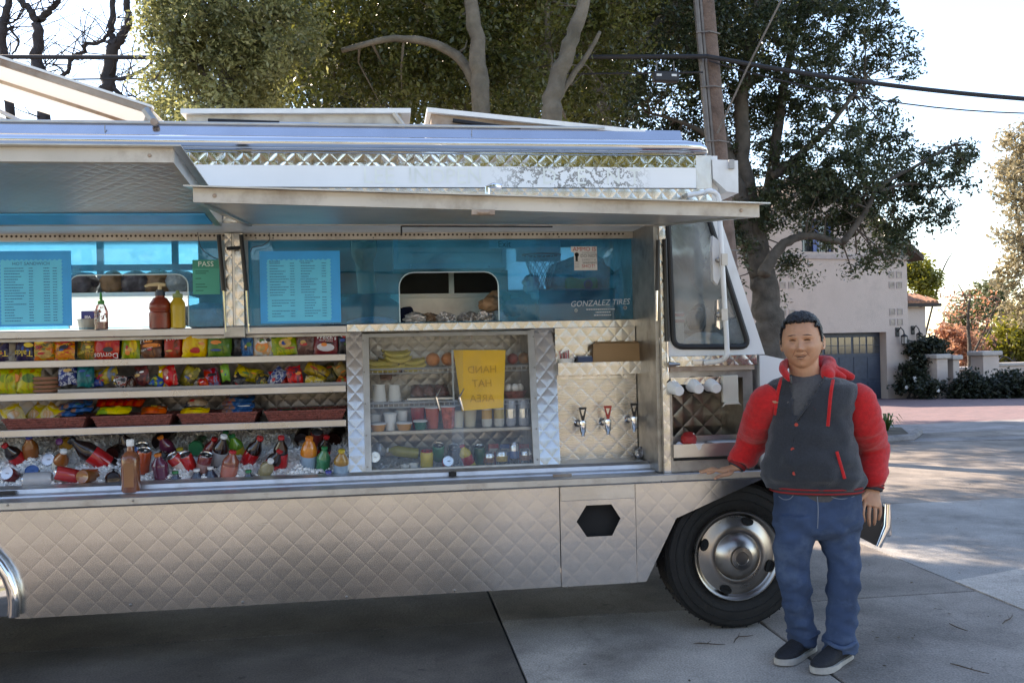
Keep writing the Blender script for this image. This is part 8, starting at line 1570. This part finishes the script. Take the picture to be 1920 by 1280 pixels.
for s_, px, py, sz in (('Jones', 1541, 757, .030), ('Sys', 1543, 748, .018)):
    me = text_mesh(s_, sz); c = onjk(px, py)
    for v in me.vertices:
        p2 = c + rd * v.co.x + Vector((0, 0, 1)) * (v.co.y + v.co.x * .12); a_, b_ = pix(p2); v.co = onjk(a_, b_, .002) - wloc(man)
    me.materials.clear(); me.materials.append(em); eo = bpy.data.objects.new('emblem', me); COL.objects.link(eo); eo.parent = man
m = MB(); m.tube(smooth_path([onjk(1541 + 17 * math.cos(a), 758 + 13 * math.sin(a), .002) for a in [math.pi * (.05 + .85 * i / 8) for i in range(9)]], 2), .0016, 5); m.build('emblem', em, man)
# jeans
m = MB(); loft(m, [rw(900, 1458, 1606, .128), rw(930, 1455, 1609, .132), rw(965, 1453, 1612, .132), rw(988, 1456, 1611, .112), rw(1003, 1480, 1590, .070)], 40, p=2.2)
def leg(rows, ank):
    out = []
    for i, (py, xl, xr, dp_) in enumerate(rows): t = i / (len(rows) - 1); out.append((Q((xl + xr) / 2, py, (ank.y - YM) * t ** 1.5), (xr - xl) / 2 * PXM * .93, dp_ * .95, rd, fd))
    loft(m, out, 30, p=2.1)
leg([(960, 1455, 1532, .120), (1000, 1454, 1525, .104), (1050, 1454, 1518, .090), (1095, 1460, 1517, .080), (1140, 1468, 1520, .076), (1175, 1476, 1526, .075), (1203, 1480, 1533, .080)], anL); leg([(960, 1532, 1611, .120), (1000, 1532, 1612, .104), (1050, 1549, 1611, .090), (1095, 1553, 1610, .080), (1140, 1553, 1608, .076), (1185, 1550, 1606, .076), (1222, 1546, 1605, .082)], anR)
me = weld(m, .008, 5)
def jf(v):
    a_, b_ = pix(v); low = max(0, (b_ - 1130) / 90); kn = math.exp(-((b_ - 1085) / 40) ** 2); up = math.exp(-((b_ - 1000) / 35) ** 2)
    return (.006 + .016 * low + .013 * kn + .011 * up) * mnoise.noise(Vector((v.x * 6, v.y * 6, v.z * (22 if low > 0 else 15) + v.x * 10))) + .004 * mnoise.noise(Vector((v.x * 22, v.y * 22, v.z * 26))) + (.002 + .005 * low + .004 * kn + .003 * up) * ridge(Vector((v.x * 11, v.y * 11, v.z * 17 - v.x * 9)))
wrinkle(me, jf); jn = put(me, 'jeans', denim, man); tj = bvh(jn)
def onj(px, py, lift=.002):
    d = Vector(ray(px, py)).normalized(); loc, n_, _, _ = tj.ray_cast(Vector(CAM), d); return (loc if loc is not None else Q(px, py, -.12)) - d * lift
stit = M('stitch', (.20, .22, .26), .9)
for q in (((1552, 924), (1562, 932), (1580, 935), (1602, 930)), ((1460, 930), (1470, 936), (1482, 934), (1490, 924)), ((1532, 925), (1534, 955), (1533, 990))): m = MB(); m.tube(smooth_path([onj(x, y) for x, y in q], 4), .0022, 5); m.build('stitch_line', stit, man)
for an, r_ in ((anL, .082), (anR, .086)):
    c = an + Vector((0, 0, .012 if an is anL else .0)); m = MB(); m.tube([c + (rd * (.074) * math.cos(a) + fd * r_ * math.sin(a)) + Vector((0, 0, .008 * math.sin(a * 3))) for a in [i * math.pi / 12 for i in range(25)]], .010, 8); m.build('trouser_hem', denim, man, True)
# shoes
for heel, toe, wd in ((G(1522, 1216), G(1460, 1250), .049), (G(1590, 1230), G(1527, 1266), .050)):
    d = (toe - heel); Ls = d.length; d = d / Ls; s_ = Vector((-d.y, d.x, 0)); up_ = Vector((0, 0, 1)); so2 = empty('shoe', heel, None, None, None, man)
    prof = [(0, .028, .052), (.05, .036, .060), (.15, .040, .075), (.30, .041, .082), (.45, .044, .076), (.60, .050, .060), (.75, .052, .048), (.88, .044, .040), (.96, .028, .034), (1.0, .010, .028)]
    m = MB(); rs = []
    for t, w_, h_ in prof: rs.append((heel + d * Ls * t + up_ * (.022 + (h_ - .0) * .42), w_ * .96, h_ * .56, s_, up_))
    loft(m, rs, 22, p=2.3); me = weld(m, .006, 3); 
    for v in me.vertices: v.co.z = max(v.co.z, .016)
    put(me, 'upper', shoe_b, so2)
    m = MB(); pl = [(heel + d * Ls * t + s_ * w_ * sg * 1.06, t) for sg, seq in ((1, prof), (-1, prof[::-1])) for t, w_, h_ in seq]; n = len(pl); m.add([p + up_ * (.004 + .006 * max(0, t - .8) * 5) for p, t in pl] + [p + up_ * (.028 + .010 * max(0, t - .75) * 4 - .004 * math.sin(t * 6)) for p, t in pl], [tuple(reversed(range(n))), tuple(range(n, 2 * n))] + [(i, (i + 1) % n, n + (i + 1) % n, n + i) for i in range(n)]); m.build('sole', sole, so2, True)
    for t in (.42, .50, .58): c = heel + d * Ls * t + up_ * (.108 - .055 * (t - .3) / .3 * .8); m = MB(); m.tube([c - s_ * .026 - up_ * .012, c + up_ * .003, c + s_ * .026 - up_ * .012], .0035, 6); m.build('lace', M('lace_grey', (.16, .15, .15), .8), so2)
# --- cook inside, half hidden by the blue pane
cx = P(690, 540, 1.05).x; YC = 1.05; ck_ = empty('person', (cx, YC, .83), 'person in dark navy hooded top bending inside the truck behind the blue pane', 'person')
X_, Yv_ = Vector((1, 0, 0)), Vector((0, -1, 0)); m = MB(); hcz = P(676, 472, YC - .1).z
hh_ = Vector((P(682, 470, YC - .12).x, YC - .12, hcz + .02)); V_, F_ = head_mesh(.078, .098, .122); rt_ = Matrix.Rotation(R(25), 3, 'X') @ Matrix.Rotation(R(180), 3, 'Z'); m.add([hh_ + rt_ @ v for v in V_], F_)
for s in (-1, 1): limb_loft(m, [(Vector((cx + s * .19, YC, 1.80)), .05), (Vector((cx + s * .25, YC - .05, 1.55)), .042), (Vector((cx + s * .14, YC - .24, 1.42)), .034)], 14); b_ = Vector((cx + s * .14, YC - .24, 1.42)); kk = b_ + Vector((-s * .04, -.07, -.01)); hand(m, b_, kk, [tuple(kk + Vector((s * .03 - j * s * .02, -.02 * q_, -.01 * q_)) for q_ in (.3, 1.4, 2.4, 3.3)) for j in range(4)], tuple(b_ + Vector((-s * (.03 + .012 * q_), -.02 - .012 * q_, .0)) for q_ in range(4)), .08, .016)
limb_loft(m, [(hh_ - Vector((0, -.03, .08)), .055), (Vector((cx, YC - .01, 1.86)), .06)], 16); loft(m, [(Vector((cx, YC, 1.86)), .10, .07, X_, Yv_), (Vector((cx, YC, 1.78)), .19, .10, X_, Yv_), (Vector((cx, YC, 1.4)), .15, .10, X_, Yv_), (Vector((cx, YC, 1.2)), .16, .11, X_, Yv_)], 24)
for s in (-1, 1): limb_loft(m, [(Vector((cx + s * .09, YC, 1.25)), .08), (Vector((cx + s * .1, YC, 1.05)), .055), (Vector((cx + s * .1, YC, .88)), .04)], 14)
put(weld(m, .007, 4), 'body', skin, ck_); navy = M('navy_fleece', (.012, .014, .045), .9, var=.2)
m = MB(); loft(m, [(Vector((cx, YC, 1.90)), .10, .09, X_, Yv_), (Vector((cx, YC, 1.84)), .19, .13, X_, Yv_), (Vector((cx, YC, 1.72)), .235, .15, X_, Yv_), (Vector((cx, YC, 1.4)), .21, .15, X_, Yv_), (Vector((cx, YC, 1.22)), .21, .15, X_, Yv_)], 30); put(weld(m, .012, 4), 'hooded_top', navy, ck_)
for s in (-1, 1): m = MB(); limb_loft(m, [(Vector((cx + s * .20, YC, 1.80)), .075), (Vector((cx + s * .26, YC - .05, 1.55)), .062), (Vector((cx + s * .16, YC - .2, 1.44)), .048)], 18); put(weld(m, .012, 3), 'sleeve', navy, ck_)
m = MB(); m.add([tuple(hh_ + rt_ @ (v * 1.05 + Vector((0, -.012, .012)))) for v in V_], [f for f in F_ if (lambda c: c.z > .045 or (c.y < .01 and c.z > -.05))(sum((V_[i] for i in f), Vector()) / 4)]); m.build('hair', hairm, ck_, True)
for s in (-1, 1): m = MB(); limb_loft(m, [(Vector((cx + s * .09, YC, 1.28)), .11), (Vector((cx + s * .1, YC, 1.05)), .08), (Vector((cx + s * .1, YC, .86)), .065)], 16); put(weld(m, .012, 3), 'trouser_leg', M('dark_trouser', (.02, .02, .025), .9), ck_)
